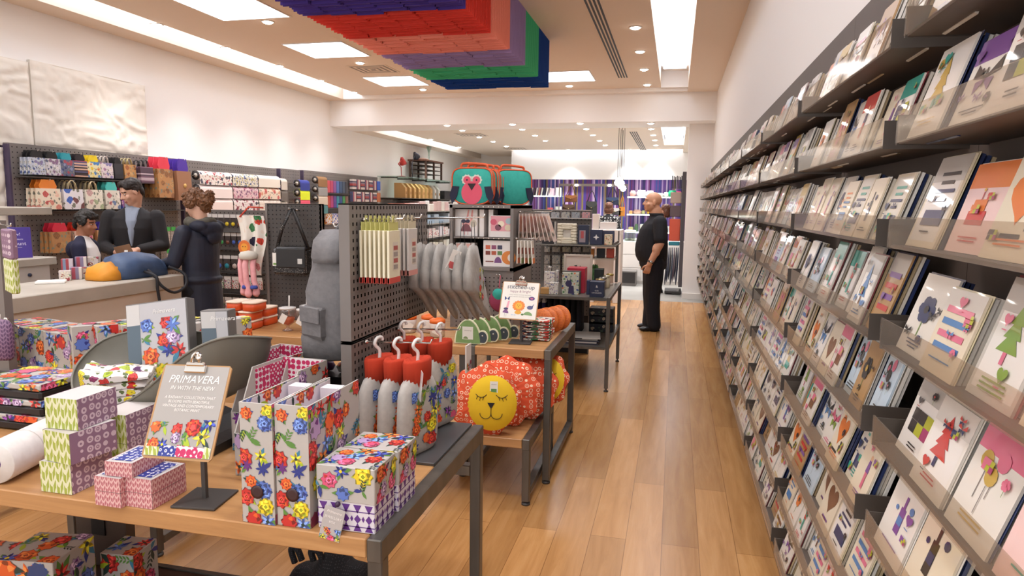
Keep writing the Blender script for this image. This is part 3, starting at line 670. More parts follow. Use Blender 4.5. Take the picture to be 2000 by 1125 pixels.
# jewellery boxes with lids
def jewel(x0, y0, label, tagged):
    t = thing('jewellery_box', (x0+.078, y0+.063, TZ), label, 'jewellery box', 'floral jewellery boxes'); z = TZ+.001; W, D = .158, .124
    m = MB(); m.bb((x0+.002, y0+.002, z), (x0+W-.002, y0+D-.002, z+.08), mat('#dcd6de', .45), .002)
    pr = mat('#5e2f83', .45); H = .072
    def lat(o, u, w):            # printed purple diamonds and hourglasses
        o, u = Vector(o), Vector(u); n = u.cross(Vector((0, 0, 1))); k = int(w/.026); st = w/k
        def pg(pts): m.add([o+u*x+Vector((0, 0, zz))+n*.0005 for x, zz in pts], [list(range(len(pts)))], pr)
        for i in range(k):
            c = st*(i+.5); a = st*.36
            pg([(c-a, H), (c, H-.022), (c+a, H)][::-1]); pg([(c-a, .004), (c+a, .004), (c, .026)])
            pg([(c-st*.3, .035), (c, .020+.004), (c+st*.3, .035), (c, .047)]); pg([(c-st*.5, .028), (c-st*.36, .036), (c-st*.5, .044)]); pg([(c+st*.5, .028), (c+st*.5, .044), (c+st*.36, .036)])
        pg([(0, .014), (w, .014), (w, .0165), (0, .0165)]); pg([(0, .053), (w, .053), (w, .0555), (0, .0555)])
    lat((x0+.002, y0+.002, z), (1, 0, 0), W-.004); lat((x0+W-.002, y0+.002, z), (0, 1, 0), D-.004); lat((x0+W-.002, y0+D-.002, z), (-1, 0, 0), W-.004); lat((x0+.002, y0+D-.002, z), (0, -1, 0), D-.004)
    part(m, 'base', t)
    m = MB(); fbox(m, (x0+W/2, y0+D/2, z+.076), (W, D, .092), PG, 55, .048); part(m, 'lid', t)
    if tagged:
        m = MB(); m.lathe([(.0001, -.006), (.006, -.004), (.007, 0), (.006, .004), (.0001, .006)], mat('#3a2340', .4), (x0+.062, y0-.008, z+.073), 10, Matrix.Rotation(pi/2, 3, 'X')); part(m, 'button', t)
        m = MB(); m.M = frame((x0+.052, y0-.018, z+.03), 0, -.12, .18); m.bb((-.028, 0, -.045), (.028, .0015, .036), mat('#b2aaa6', .5))
        text(m, 'Primavera', (0, -.0004, .022), (1, 0, 0), (0, 0, 1), .010, mat('#efe9e4', .5), shear=.3); text(m, 'JEWELLERY', (0, -.0004, .008), (1, 0, 0), (0, 0, 1), .0092, mat('#efe9e4', .5)); text(m, 'BOX', (0, -.0004, -.003), (1, 0, 0), (0, 0, 1), .008, mat('#efe9e4', .5))
        M = m.M.copy(); R3 = M.to_3x3(); m.M = Matrix(); flowers(m, M @ Vector((-.028, 0, -.045)), R3 @ Vector((1, 0, 0)), R3 @ Vector((0, 0, 1)), .056, .03, 4, .018)
        part(m, 'swing_tag', t, 'grey swing tag with white lettering')
jewel(-.845, 1.462, 'floral lidded jewellery box with grey tag, at the front corner of the table', True)
jewel(-.838, 1.592, 'floral lidded jewellery box directly behind the tagged one', False)
# clipboard stands
def clip_stand(base, bs, bl, br, tl, tr, name_label, body, rz=0.):
    """flat steel foot, thin post and a clipboard on it; bl.. are the board corners"""
    t = thing('clipboard_stand', (base[0], base[1], TZ), name_label, 'sign', 'clipboard signs'); z = TZ+.001
    m = MB(); m.M = frame((base[0], base[1], z), rz); m.box((0, 0, .003), (bs, bs, .006), DGREY, .001); part(m, 'foot_plate', t)
    bl, br, tl, tr = map(Vector, (bl, br, tl, tr)); u = (br-bl); w = u.length; u.normalize(); v = (tl-bl); v = v-u*v.dot(u); h = v.length; v.normalize(); n = u.cross(v)
    mid = bl+u*w*.5+v*h*.25-n*.006
    m = MB(); m.bb((base[0]-.006, base[1]-.006, z+.006), (base[0]+.006, base[1]+.006, mid.z-.0), DGREY); m.bar((base[0], base[1], mid.z), mid, .01, DGREY); part(m, 'post', t)
    r = .008; ol = [(r, 0), (w-r, 0), (w, r), (w, h-r), (w-r, h), (r, h), (0, h-r), (0, r)]
    m = MB(); m.prism(ol, bl-n*.004, u, v, .004, mat('#b48a5c', .5)); part(m, 'board', t, 'wooden board')
    m = MB(); a = .006; m.prism([(a, a), (w-a, a), (w-a, h-a*.6), (a, h-a*.6)], bl+n*.0002, u, v, .0006, body['paper']); body['draw'](m, bl+n*.0011, u, v, n, w, h); part(m, 'sheet', t)
    m = MB(); c = bl+u*w*.5+v*(h-.012)
    m.M = Matrix((tuple(u)+(0,), tuple(v)+(0,), tuple(n)+(0,), (0, 0, 0, 1))).transposed(); m.M.translation = c
    cw = w*.16
    m.box((0, 0, .006), (cw*2, .022, .008), CHROME, .003); m.box((0, .012, .010), (cw*1.7, .012, .008), CHROME, .003)
    m.tube([(-cw*.35, .016, .012), (-cw*.3, .035, .016), (0, .042, .018), (cw*.3, .035, .016), (cw*.35, .016, .012)], .004, CHROME); m.lathe([(.006, -.003), (.011, 0), (.006, .003)], CHROME, (0, .036, .012), 12); m.lathe([(.006, -.003), (.011, 0), (.006, .003)], CHROME, (.012, .03, .02), 12)
    part(m, 'clip', t, 'chrome bulldog clip')
    return t
def draw1(m, o, u, v, n, w, h):
    wt = mat('#f2eee8', .5)
    for st, y, s, sh in [('PRIMAVERA', .80, .030, .25), ('IN WITH THE NEW', .725, .0155, .25), ('A RADIANT COLLECTION THAT', .63, .0105, .2), ('BLOOMS WITH BEAUTIFUL', .585, .0105, .2), ('VINTAGE AND CONTEMPORARY', .54, .0105, .2), ('BOTANIC PRINT', .495, .0105, .2)]:
        text(m, st, o+u*w*.5+v*h*y, u, v, s, wt, shear=sh)
    flowers(m, o+u*.007+v*h*.12, u, v, w*.46, h*.26, 9, .036, 1.1); flowers(m, o+u*w*.52+v*h*.14, u, v, w*.44, h*.28, 13, .04, 1.2)
    for i, c in enumerate((LIMEPRINT, BLUERINGS, PINKRINGS, LIMEPRINT)):
        x0 = .007+(w-.014)*(.0, .22, .48, .9)[i]; x1 = .007+(w-.014)*(.22, .48, .9, 1)[i]; m.add([o+u*x+v*y+n*.001 for x, y in ((x0, .007), (x1, .007), (x1, h*.13), (x0, h*.15))], [(0, 1, 2, 3)], c)
B1 = [P(275, 893, 'y', 1.42), P(412, 903, 'y', 1.42), P(358, 712, 'y', 1.53), P(493, 717, 'y', 1.53)]
clip_stand((-1.222, 1.53), .125, *B1, 'clipboard sign reading PRIMAVERA on a black stand', dict(paper=mat('#a9a39e', .55), draw=draw1), .12)
# stacks of small boxes
def pbox(name, c, d, rz, top, front, side, label, cat, group):
    m = MB(); m.M = frame(c, rz); a, b, h = d[0]/2, d[1]/2, d[2]; m.box((0, 0, h/2), (d[0]-.001, d[1]-.001, d[2]-.001), mat('#c9c2bf', .5), .001)
    e = .0006
    m.add([(-a, -b-e, 0), (a, -b-e, 0), (a, -b-e, h), (-a, -b-e, h)], [(0, 1, 2, 3)], front); m.add([(a, b+e, 0), (-a, b+e, 0), (-a, b+e, h), (a, b+e, h)], [(0, 1, 2, 3)], front)
    m.add([(a+e, -b, 0), (a+e, b, 0), (a+e, b, h), (a+e, -b, h)], [(0, 1, 2, 3)], side); m.add([(-a-e, b, 0), (-a-e, -b, 0), (-a-e, -b, h), (-a-e, b, h)], [(0, 1, 2, 3)], side)
    if top: k = .012; m.add([(-a+k, -b+k, h+e), (a-k, -b+k, h+e), (a-k, b-k, h+e), (-a+k, b-k, h+e)], [(0, 1, 2, 3)], top)
    return solo(m, name, label, cat, group)
ZS = TZ+.001
for i, (x, y, z, lb) in enumerate([(-1.44, 1.49, 0, 'bottom left'), (-1.355, 1.505, 0, 'bottom right'), (-1.44, 1.49, .041, 'middle left'), (-1.355, 1.505, .041, 'middle right'), (-1.415, 1.50, .082, 'single one on top')]):
    pbox('trinket_box', (x, y, ZS+z), (.083, .125, .04), -.02 if i < 4 else .05, BLUERINGS, ROSEPRINT, ROSEPRINT, 'pink patterned trinket box with blue ringed top, %s of the small stack' % lb, 'box', 'pink trinket boxes')
for i, (x, y, z, rz, lb) in enumerate([(-1.645, 1.53, 0, .0, 'bottom'), (-1.625, 1.53, .089, -.14, 'middle'), (-1.635, 1.55, .178, .03, 'top')]):
    pbox('patterned_box', (x, y, ZS+z), (.105, .14, .088), rz, None, LIMEPRINT, MAUVEPRINT, 'green and mauve patterned cube box, %s of the front stack of three' % lb, 'box', 'green and mauve boxes')
for i, (z, lb) in enumerate([(0, 'lower'), (.089, 'upper')]):
    pbox('patterned_box', (-1.62, 1.70, ZS+z), (.105, .14, .088), .02, None, LIMEPRINT, MAUVEPRINT, 'shaded green and mauve box, %s of the pair beside the old scales' % lb, 'box', 'green and mauve boxes')
# white roll lying at the left edge
m = MB(); a = Vector((-1.86, 1.46, TZ+.062)); b = Vector((-1.95, 1.86, TZ+.062)); d = (b-a).normalized(); RW = m_noise('white_embossed_paper', '#e2dcd6', '#d3ccc6', (30, 30, 30), .5)
m.tube([a, a+d*.003, b-d*.003, b], [.058, .06, .06, .058], RW, 24); m.tube([a-d*.001, a+d*.01], .02, mat('#5a3b7c', .5), 16)
for k in (.12, .26): m.tube([a+d*k, a+d*(k+.004)], .0607, mat('#c9c2ba', .5), 24, False)
solo(m, 'paper_roll', 'thick white roll lying on the table at the left edge of the photo', 'roll')
# old kitchen scales with a scoop
t = thing('kitchen_scales', (-1.62, 1.93, TZ), 'old dark kitchen scales with a big grey metal scoop', 'scales')
m = MB(); IRON = m_noise('old_iron', '#1d1a18', '#2c2622', (9, 9, 9), .45, .3)
m.loft([[(-1.62+sx*a, 1.95+sy*b, z) for sx, sy in ((-1, -1), (-.6, -1.15), (.6, -1.15), (1, -1), (1, 1), (-1, 1))] for a, b, z in ((.21, .14, TZ+.002), (.21, .14, TZ+.03), (.17, .11, TZ+.045), (.13, .09, TZ+.08), (.10, .07, TZ+.1), (.05, .04, TZ+.112))], IRON, smooth=False); part(m, 'body', t)
m = MB(); m.lathe([(.0001, .012), (.04, .012), (.043, 0), (.046, -.01)][::-1], mat('#7a5a2e', .35, .7), (-1.56, 1.845, TZ+.066), 24, Matrix.Rotation(pi/2-.25, 3, 'X')); part(m, 'dial', t)
m = MB(); m.tube([(-1.80, 1.9, TZ+.108), (-1.55, 1.9, TZ+.108)], .011, IRON); m.tube([(-1.66, 1.85, TZ+.108), (-1.66, 2.02, TZ+.108)], .011, IRON); m.lathe([(.016, 0), (.016, .012), (.0001, .012)], CHROME, (-1.69, 1.80, TZ+.09), 12); part(m, 'cradle', t)
SCO = m_noise('dull_zinc', '#6d6a60', '#7b776c', (6, 6, 6), .5, metal=.15)
RIM = [(-1.954, 2.12, 1.111), (-2.05, 2.05, 1.08), (-2.075, 1.96, 1.01), (-2.03, 1.89, .955), (-1.935, 1.83, .924), (-1.817, 1.785, .921), (-1.69, 1.76, .955), (-1.575, 1.75, 1.025), (-1.48, 1.76, 1.11), (-1.40, 1.78, 1.160), (-1.337, 1.82, 1.178), (-1.28, 1.90, 1.165), (-1.305, 1.99, 1.143), (-1.425, 2.09, 1.121), (-1.636, 2.145, 1.112), (-1.82, 2.155, 1.113)]
def rimf(f):
    k = f*16; i = int(k) % 16; t = k-int(k); a, b, c, d = [Vector(RIM[(i+j) % 16]) for j in (-1, 0, 1, 2)]
    return .5*((2*b)+(c-a)*t+(2*a-5*b+4*c-d)*t*t+(3*b-a-3*c+d)*t**3)
def sco(a, b):
    R = rimf(a % 1.0); B = Vector((-1.72+.25*(R.x+1.68), 1.93+.25*(R.y-1.94), .905)); s, c = sin(pi/2*b), 1-cos(pi/2*b)
    return (B.x+(R.x-B.x)*s, B.y+(R.y-B.y)*s, B.z+(R.z-B.z)*c*(1 if R.z > 1 else .9+.1*b))
m = MB(); m.grid(sco, 64, 12, SCO); m.poly([sco(1-i/64, 0) for i in range(64)], SCO)
rimp = [sco(i/64, 1) for i in range(64)]
m.tube(rimp, .0045, SCO, 6, False, True); part(m, 'scoop', t, 'grey metal scoop')
# folded napkins inside the scoop
NAP = m_floral('napkin_print', '#ded6d2', ['#8a2f5e', '#c8312b', '#5b2a5e', '#a9bd2f', '#e9cf2b'], 26, .5, .15, '#5c6a3a')
for i in range(4):
    m = MB(); m.M = frame((-1.83+.008*i, 1.87, .937+.026*i), .35+.06*i, .05, -.08)
    def nap(a, b, i=i):
        x, y = -.10+.2*a, -.075+.15*b; e = min(a, 1-a, b, 1-b); return (x, y, .013*(1 if e > .06 else .3)+.006*sin(a*9+i)+.004*sin(b*13+i*2)+(.035*(1-a)**3 if i == 3 else 0))
    m.grid(nap, 12, 10, NAP); m.grid(lambda a, b: (lambda q: (q[0], q[1], -.009+q[2]*.1))(nap(1-a, b)), 12, 10, NAP)
    for (p, q) in (((0, 0), (1, 0)), ((1, 0), (1, 1)), ((1, 1), (0, 1)), ((0, 1), (0, 0))):
        k = 12; A = [nap(p[0]+(q[0]-p[0])*s/k, p[1]+(q[1]-p[1])*s/k) for s in range(k+1)]; m.add(A+[(x, y, -.009+z*.1) for x, y, z in A], [(s, k+1+s, k+2+s, s+1) for s in range(k)], NAP, True)
    solo(m, 'napkin', 'folded floral napkin in the scoop, %s of the pile' % ('bottom', 'second from bottom', 'third from bottom', 'top')[i], 'napkin', 'folded napkins in the scoop')
# boxed stationery standing in the scoop
def sta_box(c, d, rz, rx, ry, label, fl):
    t = thing('stationery_box', c, label, 'box', 'grey boxes behind the scoop'); m = MB(); m.M = frame(c, rz, rx, ry); a, b, h = d[0]/2, d[1]/2, d[2]
    m.box((0, 0, h/2), d, mat('#6a6663', .5), .002); part(m, 'box', t)
    m = MB(); M = frame(c, rz, rx, ry); R3 = M.to_3x3(); m.M = M; m.bb((-a+.004, -b-.0012, .004), (a-.004, -b-.0002, h-.004), mat('#b4b0b2', .25, coat=.8))
    m.bb((-a+.004, -b-.002, .004), (-a+.055, -b-.0013, h*.72), mat('#3e5160', .3, coat=.8)); m.bb((-a+.004, -b-.002, h*.72), (-a+.055, -b-.0013, h-.004), mat('#c9c5c2', .4))
    text(m, 'Primavera', (.03, -b-.0016, h*.84), (1, 0, 0), (0, 0, 1), .022, mat('#e9e5e0', .5), shear=.2); m.M = Matrix()
    if fl: flowers(m, M @ Vector((-a+.058, -b-.002, .006)), R3 @ Vector((1, 0, 0)), R3 @ Vector((0, 0, 1)), 2*a-.07, h*.76, 77, .055, 1.1)
    part(m, 'cover_sheet', t, 'glossy floral cover sheet')
sta_box((-1.775, 2.035, .955), (.24, .05, .285), .10, -.22, -.16, 'floral covered grey box leaning in the scoop', True)
sta_box((-1.585, 2.10, .985), (.10, .07, .225), .25, -.05, -.04, 'plain grey box standing behind the floral covered one', False)
# ---- left corner of the table: trays, files, notebooks
for i in range(3):
    m = MB(); z = ZS+.058*i; t = thing('letter_tray', (-2.2, 1.98, z), 'black letter tray with floral rim, %s of the stack on the left' % ('bottom', 'middle', 'top')[i], 'tray', 'stacked letter trays')
    m.bb((-2.40, 1.84, z), (-2.115, 2.06, z+.034), mat('#1a1416', .4), .008); part(m, 'tray', t)
    m = MB(); fbox(m, (-2.257, 1.95, z+.0345), (.285, .22, .022), PG, 91+i, .06, bev=.004); part(m, 'floral_rim', t)
for i in range(6):
    m = MB(); z = ZS+.024*i; m.bb((-2.10, 2.10, z), (-1.99, 2.26, z+.0215), mat('#cfd2dc', .5)); m.bb((-2.105, 2.095, z), (-1.985, 2.10, z+.022), mat('#cfd2dc', .5)); m.bb((-2.105, 2.095, z), (-1.985, 2.265, z+.003), mat('#2b3a86', .5))
    solo(m, 'notebook', 'white notebook with blue cover edge, %s in the pile left of the scoop' % ('lowest', 'second', 'third', 'fourth', 'fifth', 'topmost')[i], 'notebook', 'blue edged notebooks')
for i in range(6):
    m = MB(); x = -2.44+.085*i; y = 2.45+.045*i; zz = ZS
    t_ = 'rear'
    m.M = frame((x, y, 0), -.55); fbox(m, (0, 0, .80), (.075, .26, .26), PG, 120+i, .06); solo(m, 'floral_file', 'floral box file in the slanting row behind the left table corner, %s from the left' % ORD(i), 'file', 'row of floral box files')
# a second low table behind the corner carries them
ST = steel_table('side_table', -3.35, -1.93, 2.40, 3.15, .798, 'oak table behind the left front corner, under the row of floral files', [(-3.3, 2.45), (-3.3, 3.1), (-2.22, 2.45), (-2.22, 3.1)])
for i in range(3):
    m = MB(); m.M = frame((-2.72-.20*i, 2.58+.05*i, .80), -.2); fbox(m, (0, 0, 0), (.19, .2, .19), PG, 140+i, .07); solo(m, 'storage_box', 'floral storage box on the side table, %s from the right' % ORD(i), 'box', 'floral storage boxes')
# ---------------------------------------------------------------- pegboard stand on the near table
def prong(parent, a, d, L, r=.003, name='prong', ball=True):
    a, d = Vector(a), Vector(d).normalized(); m = MB(); m.tube([a, a+d*L, a+d*(L+.006)+Vector((0, 0, .012))], r, CHROME, 8)
    if ball: m.lathe([(.0001, -.008), (.008, -.005), (.010, 0), (.008, .005), (.0001, .008)], CHROME, a+d*.008, 10)
    return part(m, name, parent, 'chrome prong')
t = GON = thing('pegboard_stand', (-1.02, 2.25, TZ), 'tall grey perforated display panel standing on the front table', 'display stand')
m = MB(); m.bb((-1.05, 1.92, TZ+.0005), (-.70, 2.325, TZ+.010), m_noise('dark_steel_plate', '#4c4b4c', '#5a595a', (4, 4, 4), .35, metal=.3), .001); part(m, 'base_plate', t)
def peg_panel(x0, x1, y0, y1, z0, z1, name, par, pitch=.0255):
    m = MB()
    holes(m, (x1, y0+.012, z0), (0, 1, 0), (0, 0, 1), y1-y0-.012, z1-z0, GREY, pitch, .0085, 1.3); holes(m, (x0, y1, z0), (0, -1, 0), (0, 0, 1), y1-y0-.012, z1-z0, GREY, pitch, .0085, 1.3)
    m.bb((x0, y0, z0), (x1, y0+.012, z1), GREY); m.bb((x0, y1-.004, z0), (x1, y1, z1), GREY); m.bb((x0, y0, z1-.004), (x1, y1, z1), GREY); m.bb((x0, y0, z0), (x1, y1, z0+.004), GREY); m.bb(((x0+x1)/2-.003, y0+.01, z0), ((x0+x1)/2+.003, y1-.004, z1), mat('#221f1e', .8))
    return part(m, name, par)
peg_panel(-1.008, -.972, 1.912, 2.59, 1.163, 1.597, 'upper_panel', t); peg_panel(-1.008, -.972, 1.912, 2.325, TZ+.011, 1.16, 'lower_panel', t)
for (y, z, L) in ((2.0, 1.546, .14), (2.2, 1.546, .12), (2.43, 1.541, .28), (2.0, 1.150, .23), (2.27, 1.145, .24)): prong(t, (-.972, y, z), (1, 0, .04), L)
# flat packs on the upper prongs, faces towards the aisle
def flat_pack(c, w, h, top, body, prints, label, group, header='#c4bf74'):
    x, y, z = c; t = thing('craft_pack', (x, y, z-h), label, 'pack', group)
    m = MB(); m.bb((x-.004, y-w/2, z-h), (x+.004, y+w/2, z-.034), mat(body, .35, coat=.5), .001)
    if prints:
        m.bb((x+.0041, y-w*.18, z-h*.8), (x+.0046, y+w*.32, z-h*.35), mat('#cfc4b4', .5))
        for i in range(4): m.bb((x+.0047, y-w*.12, z-h*.78+i*h*.1), (x+.005, y+w*.26, z-h*.71+i*h*.1), mat(('#9a8f86', '#a8584e')[i % 2], .5))
    m.bb((x-.0045, y-w/2, z-h), (x+.0048, y+w/2, z-h+.018), mat(top, .5)); part(m, 'card', t)
    m = MB(); m.bb((x-.001, y-w*.42, z-.04), (x+.001, y+w*.42, z-.008), mat(header, .5)); m.bb((x-.001, y-.008, z-.01), (x+.001, y+.008, z+.012), mat(header, .5)); part(m, 'header', t)
for i in range(7): flat_pack((-.958+.0155*i, 2.0, 1.548), .085, .20, '#c2453a', '#e0d6b8', i == 6, 'cream pack with yellow green header, %s from the panel on the front prong' % ORD(i), 'yellow headed packs')
for i in range(6): flat_pack((-.955+.0145*i, 2.2, 1.548), .08, .195, '#c98a80', '#cdc6c0', i == 5, 'grey and pink pack, %s from the panel on the second prong' % ORD(i), 'grey packs', '#cbbfa2')
GF = m_noise('grey_felt', '#b5afa9', '#c2bcb5', (60, 60, 60), .9); GFP = m_noise('grey_padded_cloth', '#98928c', '#a59f98', (60, 60, 60), .9); GFD = m_noise('grey_canvas', '#6f6c6d', '#7b7878', (50, 50, 50), .9, .25)
for i in range(6):
    x = -.942+.042*i; y = 2.43; z = 1.535; t = thing('fabric_pouch', (x, y, z-.36), 'padded grey fabric pouch hung by cords, %s from the panel' % ORD(i), 'pouch', 'grey padded pouches')
    m = MB()
    last = i == 5; k = .006*i
    OL = [(-.085, -.245, .022), (-.078, -.19, .018), (-.06, -.12, .010), (-.04, -.09, .005), (.0, -.082, .004), (.05, -.095, .005), (.09, -.16, .007), (.125, -.26, .008), (.15, -.36, .006), (.135, -.395, .006), (.09, -.37, .008), (.03, -.315, .012), (-.04, -.265, .020)]
    pts = [Vector((x+(.02+k)*max(0, -zz-.2)*3, y+yy, z+zz)) for yy, zz, th in OL]; n = len(OL); ct = Vector((x+.006, y+.01, z-.22))
    vs = [p+Vector((s*OL[q][2]*.8, 0, 0)) for s in (-1, 1) for q, p in enumerate(pts)]+[p.lerp(ct, .35)+Vector((s*(OL[q][2]*.85+.001), 0, 0)) for s in (-1, 1) for q, p in enumerate(pts)]+[ct+Vector((-.010, 0, 0)), ct+Vector((.010, 0, 0))]
    fs = []
    for q in range(n):
        r = (q+1) % n; fs += [(q, r, n+r, n+q), (q, 2*n+q, 2*n+r, r), (n+q, n+r, 3*n+r, 3*n+q), (2*n+q, 4*n, 2*n+r), (3*n+q, 3*n+r, 4*n+1)]
    m.add(vs, fs, GFP, True)
    if last: flowers(m, (x+.031, y-.02, z-.30), (.0, 1, 0), (0, 0, 1), .07, .13, 5, .035)
    for s in (-1, 1): m.tube([(x+s*.004, y+s*.015, z-.09), (x+s*.002, y+s*.006, z)], .0012, BLACK, 5)
    part(m, 'pouch', t)
    if i == 3:
        m = MB(); m.M = frame((x+.03, y-.07, z-.1), .6, .2, .35); m.bb((0, 0, -.075), (.035, .001, 0), mat('#e9e4dd', .5)); m.bb((.006, -.0005, -.07), (.03, 0, -.045), mat('#c95a5a', .5)); part(m, 'price_tag', t)
# hot water bottles with knitted collars
KNIT = mat('#bf3a1e', .9); RUBW = mat('#e6e1dc', .35)
def bottle(x, y, z, label, seed):
    t = thing('hot_water_bottle', (x, y, z-.37), label, 'hot water bottle', 'hot water bottles')
    def ring(zz, w, th): return [Vector((x+th*(abs(cos(a))**.7)*(1 if cos(a) > 0 else -1), y+w*(abs(sin(a))**.75)*(1 if sin(a) > 0 else -1), zz)) for a in [2*pi*k/24 for k in range(24)]]
    m = MB(); b = z-.37
    m.loft([ring(b, .05, .006), ring(b+.008, .075, .016), ring(b+.03, .090, .024), ring(b+.08, .093, .027), ring(b+.16, .090, .027), ring(b+.215, .086, .024), ring(b+.245, .070, .02), ring(b+.262, .047, .018)], GF); part(m, 'cover', t)
    m = MB(); flowers(m, (x+.0285, y-.062, b+.03), (0, 1, 0), (0, 0, 1), .124, .2, seed, .042, 1.1, .85); part(m, 'flower_print', t)
    m = MB()
    def kr(zz, w, th): return [Vector((x+th*cos(a)*(1+.06*(-1)**k), y+w*sin(a)*(1+.06*(-1)**k), zz)) for k, a in enumerate([2*pi*k/36 for k in range(36)])]
    m.loft([kr(b+.226, .051, .022), kr(b+.243, .052, .024), kr(b+.245, .056, .028), kr(b+.308, .058, .030), kr(b+.318, .053, .027), kr(b+.308, .040, .016)], KNIT); part(m, 'knitted_collar', t, 'red ribbed collar')
    m = MB(); m.tube(spl([(x, y, b+.30), (x+.002, y, b+.335), (x-.002, y-.012, b+.35), (x-.002, y-.018, z-.008), (x, y-.008, z+.007), (x, y+.01, z+.007), (x, y+.016, z-.004)], 4), .0055, RUBW, 8); part(m, 'hanger_hook', t, 'white plastic hook')
    t.rotation_euler = (0, 0, -.33)
    return t
for i in range(3): bottle(-.918+.066*i, 2.0, 1.160, 'grey hot water bottle with red knitted collar, %s' % ('nearest the panel on the front prong', 'middle one on the front prong', 'outermost on the front prong')[i], 61)
for i in range(3): bottle(-.945+.070*i, 2.27, 1.165, 'grey hot water bottle with red knitted collar, %s' % ('nearest the panel on the rear prong', 'middle one on the rear prong', 'outermost on the rear prong')[i], 64)
m = MB(); m.M = frame((-.755, 1.955, 1.055), .5, 0, .1); m.bb((0, -.022, -.07), (.001, .022, .02), mat('#e2dcd6', .5)); m.bb((.0011, -.018, -.065), (.0015, .018, -.045), mat('#c95a5a', .5)); solo(m, 'price_tag', 'white price tag hanging on the outermost front hot water bottle', 'tag')
m = MB(); m.bb((-.72, 2.30, .99), (-.715, 2.36, 1.09), mat('#e2dcd6', .5)); flowers(m, (-.72+.0051, 2.30, .99), (0, 1, 0), (0, 0, 1), .06, .04, 5, .02); solo(m, 'price_tag', 'white tag with red flowers behind the rear hot water bottles', 'tag')
# grey rucksack on the other side
t = thing('rucksack', (-1.13, 2.12, .98), 'grey canvas rucksack hung on the near end of the pegboard panel', 'rucksack')
def ruck(zz, w, d, dx=0, dy=0, k=.6): return [Vector((-1.125+dx+w*(abs(cos(a))**k)*(1 if cos(a) > 0 else -1)+.007*sin(zz*38+a*3)+.006*sin(zz*95-a*5), 2.1+dy+d*(abs(sin(a))**k)*(1 if sin(a) > 0 else -1)+.008*sin(zz*31+a*2), zz+.006*sin(a*4))) for a in [2*pi*q/28 for q in range(28)]]
m = MB(); m.loft([ruck(1.065, .085, .05, .0), ruck(1.072, .105, .08, -.012), ruck(1.14, .094, .09, -.008), ruck(1.22, .086, .09, .0), ruck(1.30, .080, .086, .008), ruck(1.38, .074, .08, .010), ruck(1.44, .068, .07, .010), ruck(1.475, .058, .055, .01), ruck(1.497, .04, .035, .01), ruck(1.503, .015, .015, .01)], GFD); part(m, 'body', t)
m = MB(); m.M = frame((-1.155, 2.02, 1.22), -.25, .06, .06)
m.loft([[Vector((sx*.042*s, -th+sy*0, zz)) for sx, sy in ((-1, 0), (1, 0))]+[Vector((sx*.046*s, .03, zz)) for sx in (1, -1)] for s, th, zz in ((.9, .012, -.075), (1, .022, -.06), (1, .024, .0), (.98, .02, .03), (.9, .008, .036))], GFD, smooth=False); m.box((0, -.03, .012), (.085, .006, .055), GFD, .003); part(m, 'side_pocket', t)
m = MB(); m.loft([[Vector((-1.125+dx+w*sx, 2.1-d, zz)) for sx in (-1, 1)]+[Vector((-1.125+dx+w*sx, 2.1+.05, zz)) for sx in (1, -1)] for w, d, zz, dx in ((.042, .092, 1.40, .015), (.048, .092, 1.42, .012), (.046, .075, 1.475, .010), (.038, .03, 1.508, .01))], GFD, smooth=True); part(m, 'flap', t)
m = MB(); m.tube([(-1.065, 2.16, 1.48), (-1.035, 2.14, 1.35), (-1.035, 2.13, 1.22), (-1.06, 2.12, 1.09)], .014, GFD, 8); m.tube([(-1.14, 2.13, 1.49), (-1.115, 2.13, 1.53), (-1.09, 2.13, 1.53), (-1.012, 2.13, 1.52)], .007, GFD, 8); part(m, 'strap', t)
prong(GON, (-1.008, 2.13, 1.515), (-1, 0, .02), .13, name='prong', ball=False)
# ---------------------------------------------------------------- second row of tables
T2 = steel_table('display_table', -1.135, -.648, 3.69, 4.64, .785, 'oak topped steel table with green shells, lion sign and striped towels', [(-.668, 3.71), (-.668, 4.62), (-1.115, 3.71), (-1.115, 4.62)])
T1 = steel_table('display_table', -2.14, -1.14, 3.66, 4.62, .785, 'oak table behind the pegboard panel, carrying three glass jars', [(-1.165, 3.69), (-1.165, 4.6), (-2.11, 3.69), (-2.11, 4.6)], side=())
T0 = steel_table('display_table', -3.15, -2.145, 3.62, 4.6, .785, 'oak table behind the scoop, carrying the orange lunch boxes', [(-3.12, 3.65), (-3.12, 4.57), (-2.17, 3.65), (-2.17, 4.57)], side=())
BN = steel_table('low_bench', -1.45, -.70, 3.38, 4.12, .365, 'low oak bench under the lion cushions', [(-.72, 3.40), (-.72, 4.1), (-1.43, 3.40), (-1.43, 4.1)])
BN['category'] = 'bench'; BN['group'] = 'low benches'
LACE = m_rings('orange_lace', '#d9532e', '#f0d3b4', 34, .30, .40, .1, .85); YEL = mat('#dfb61c', .85); INKB = mat('#241a16', .8)
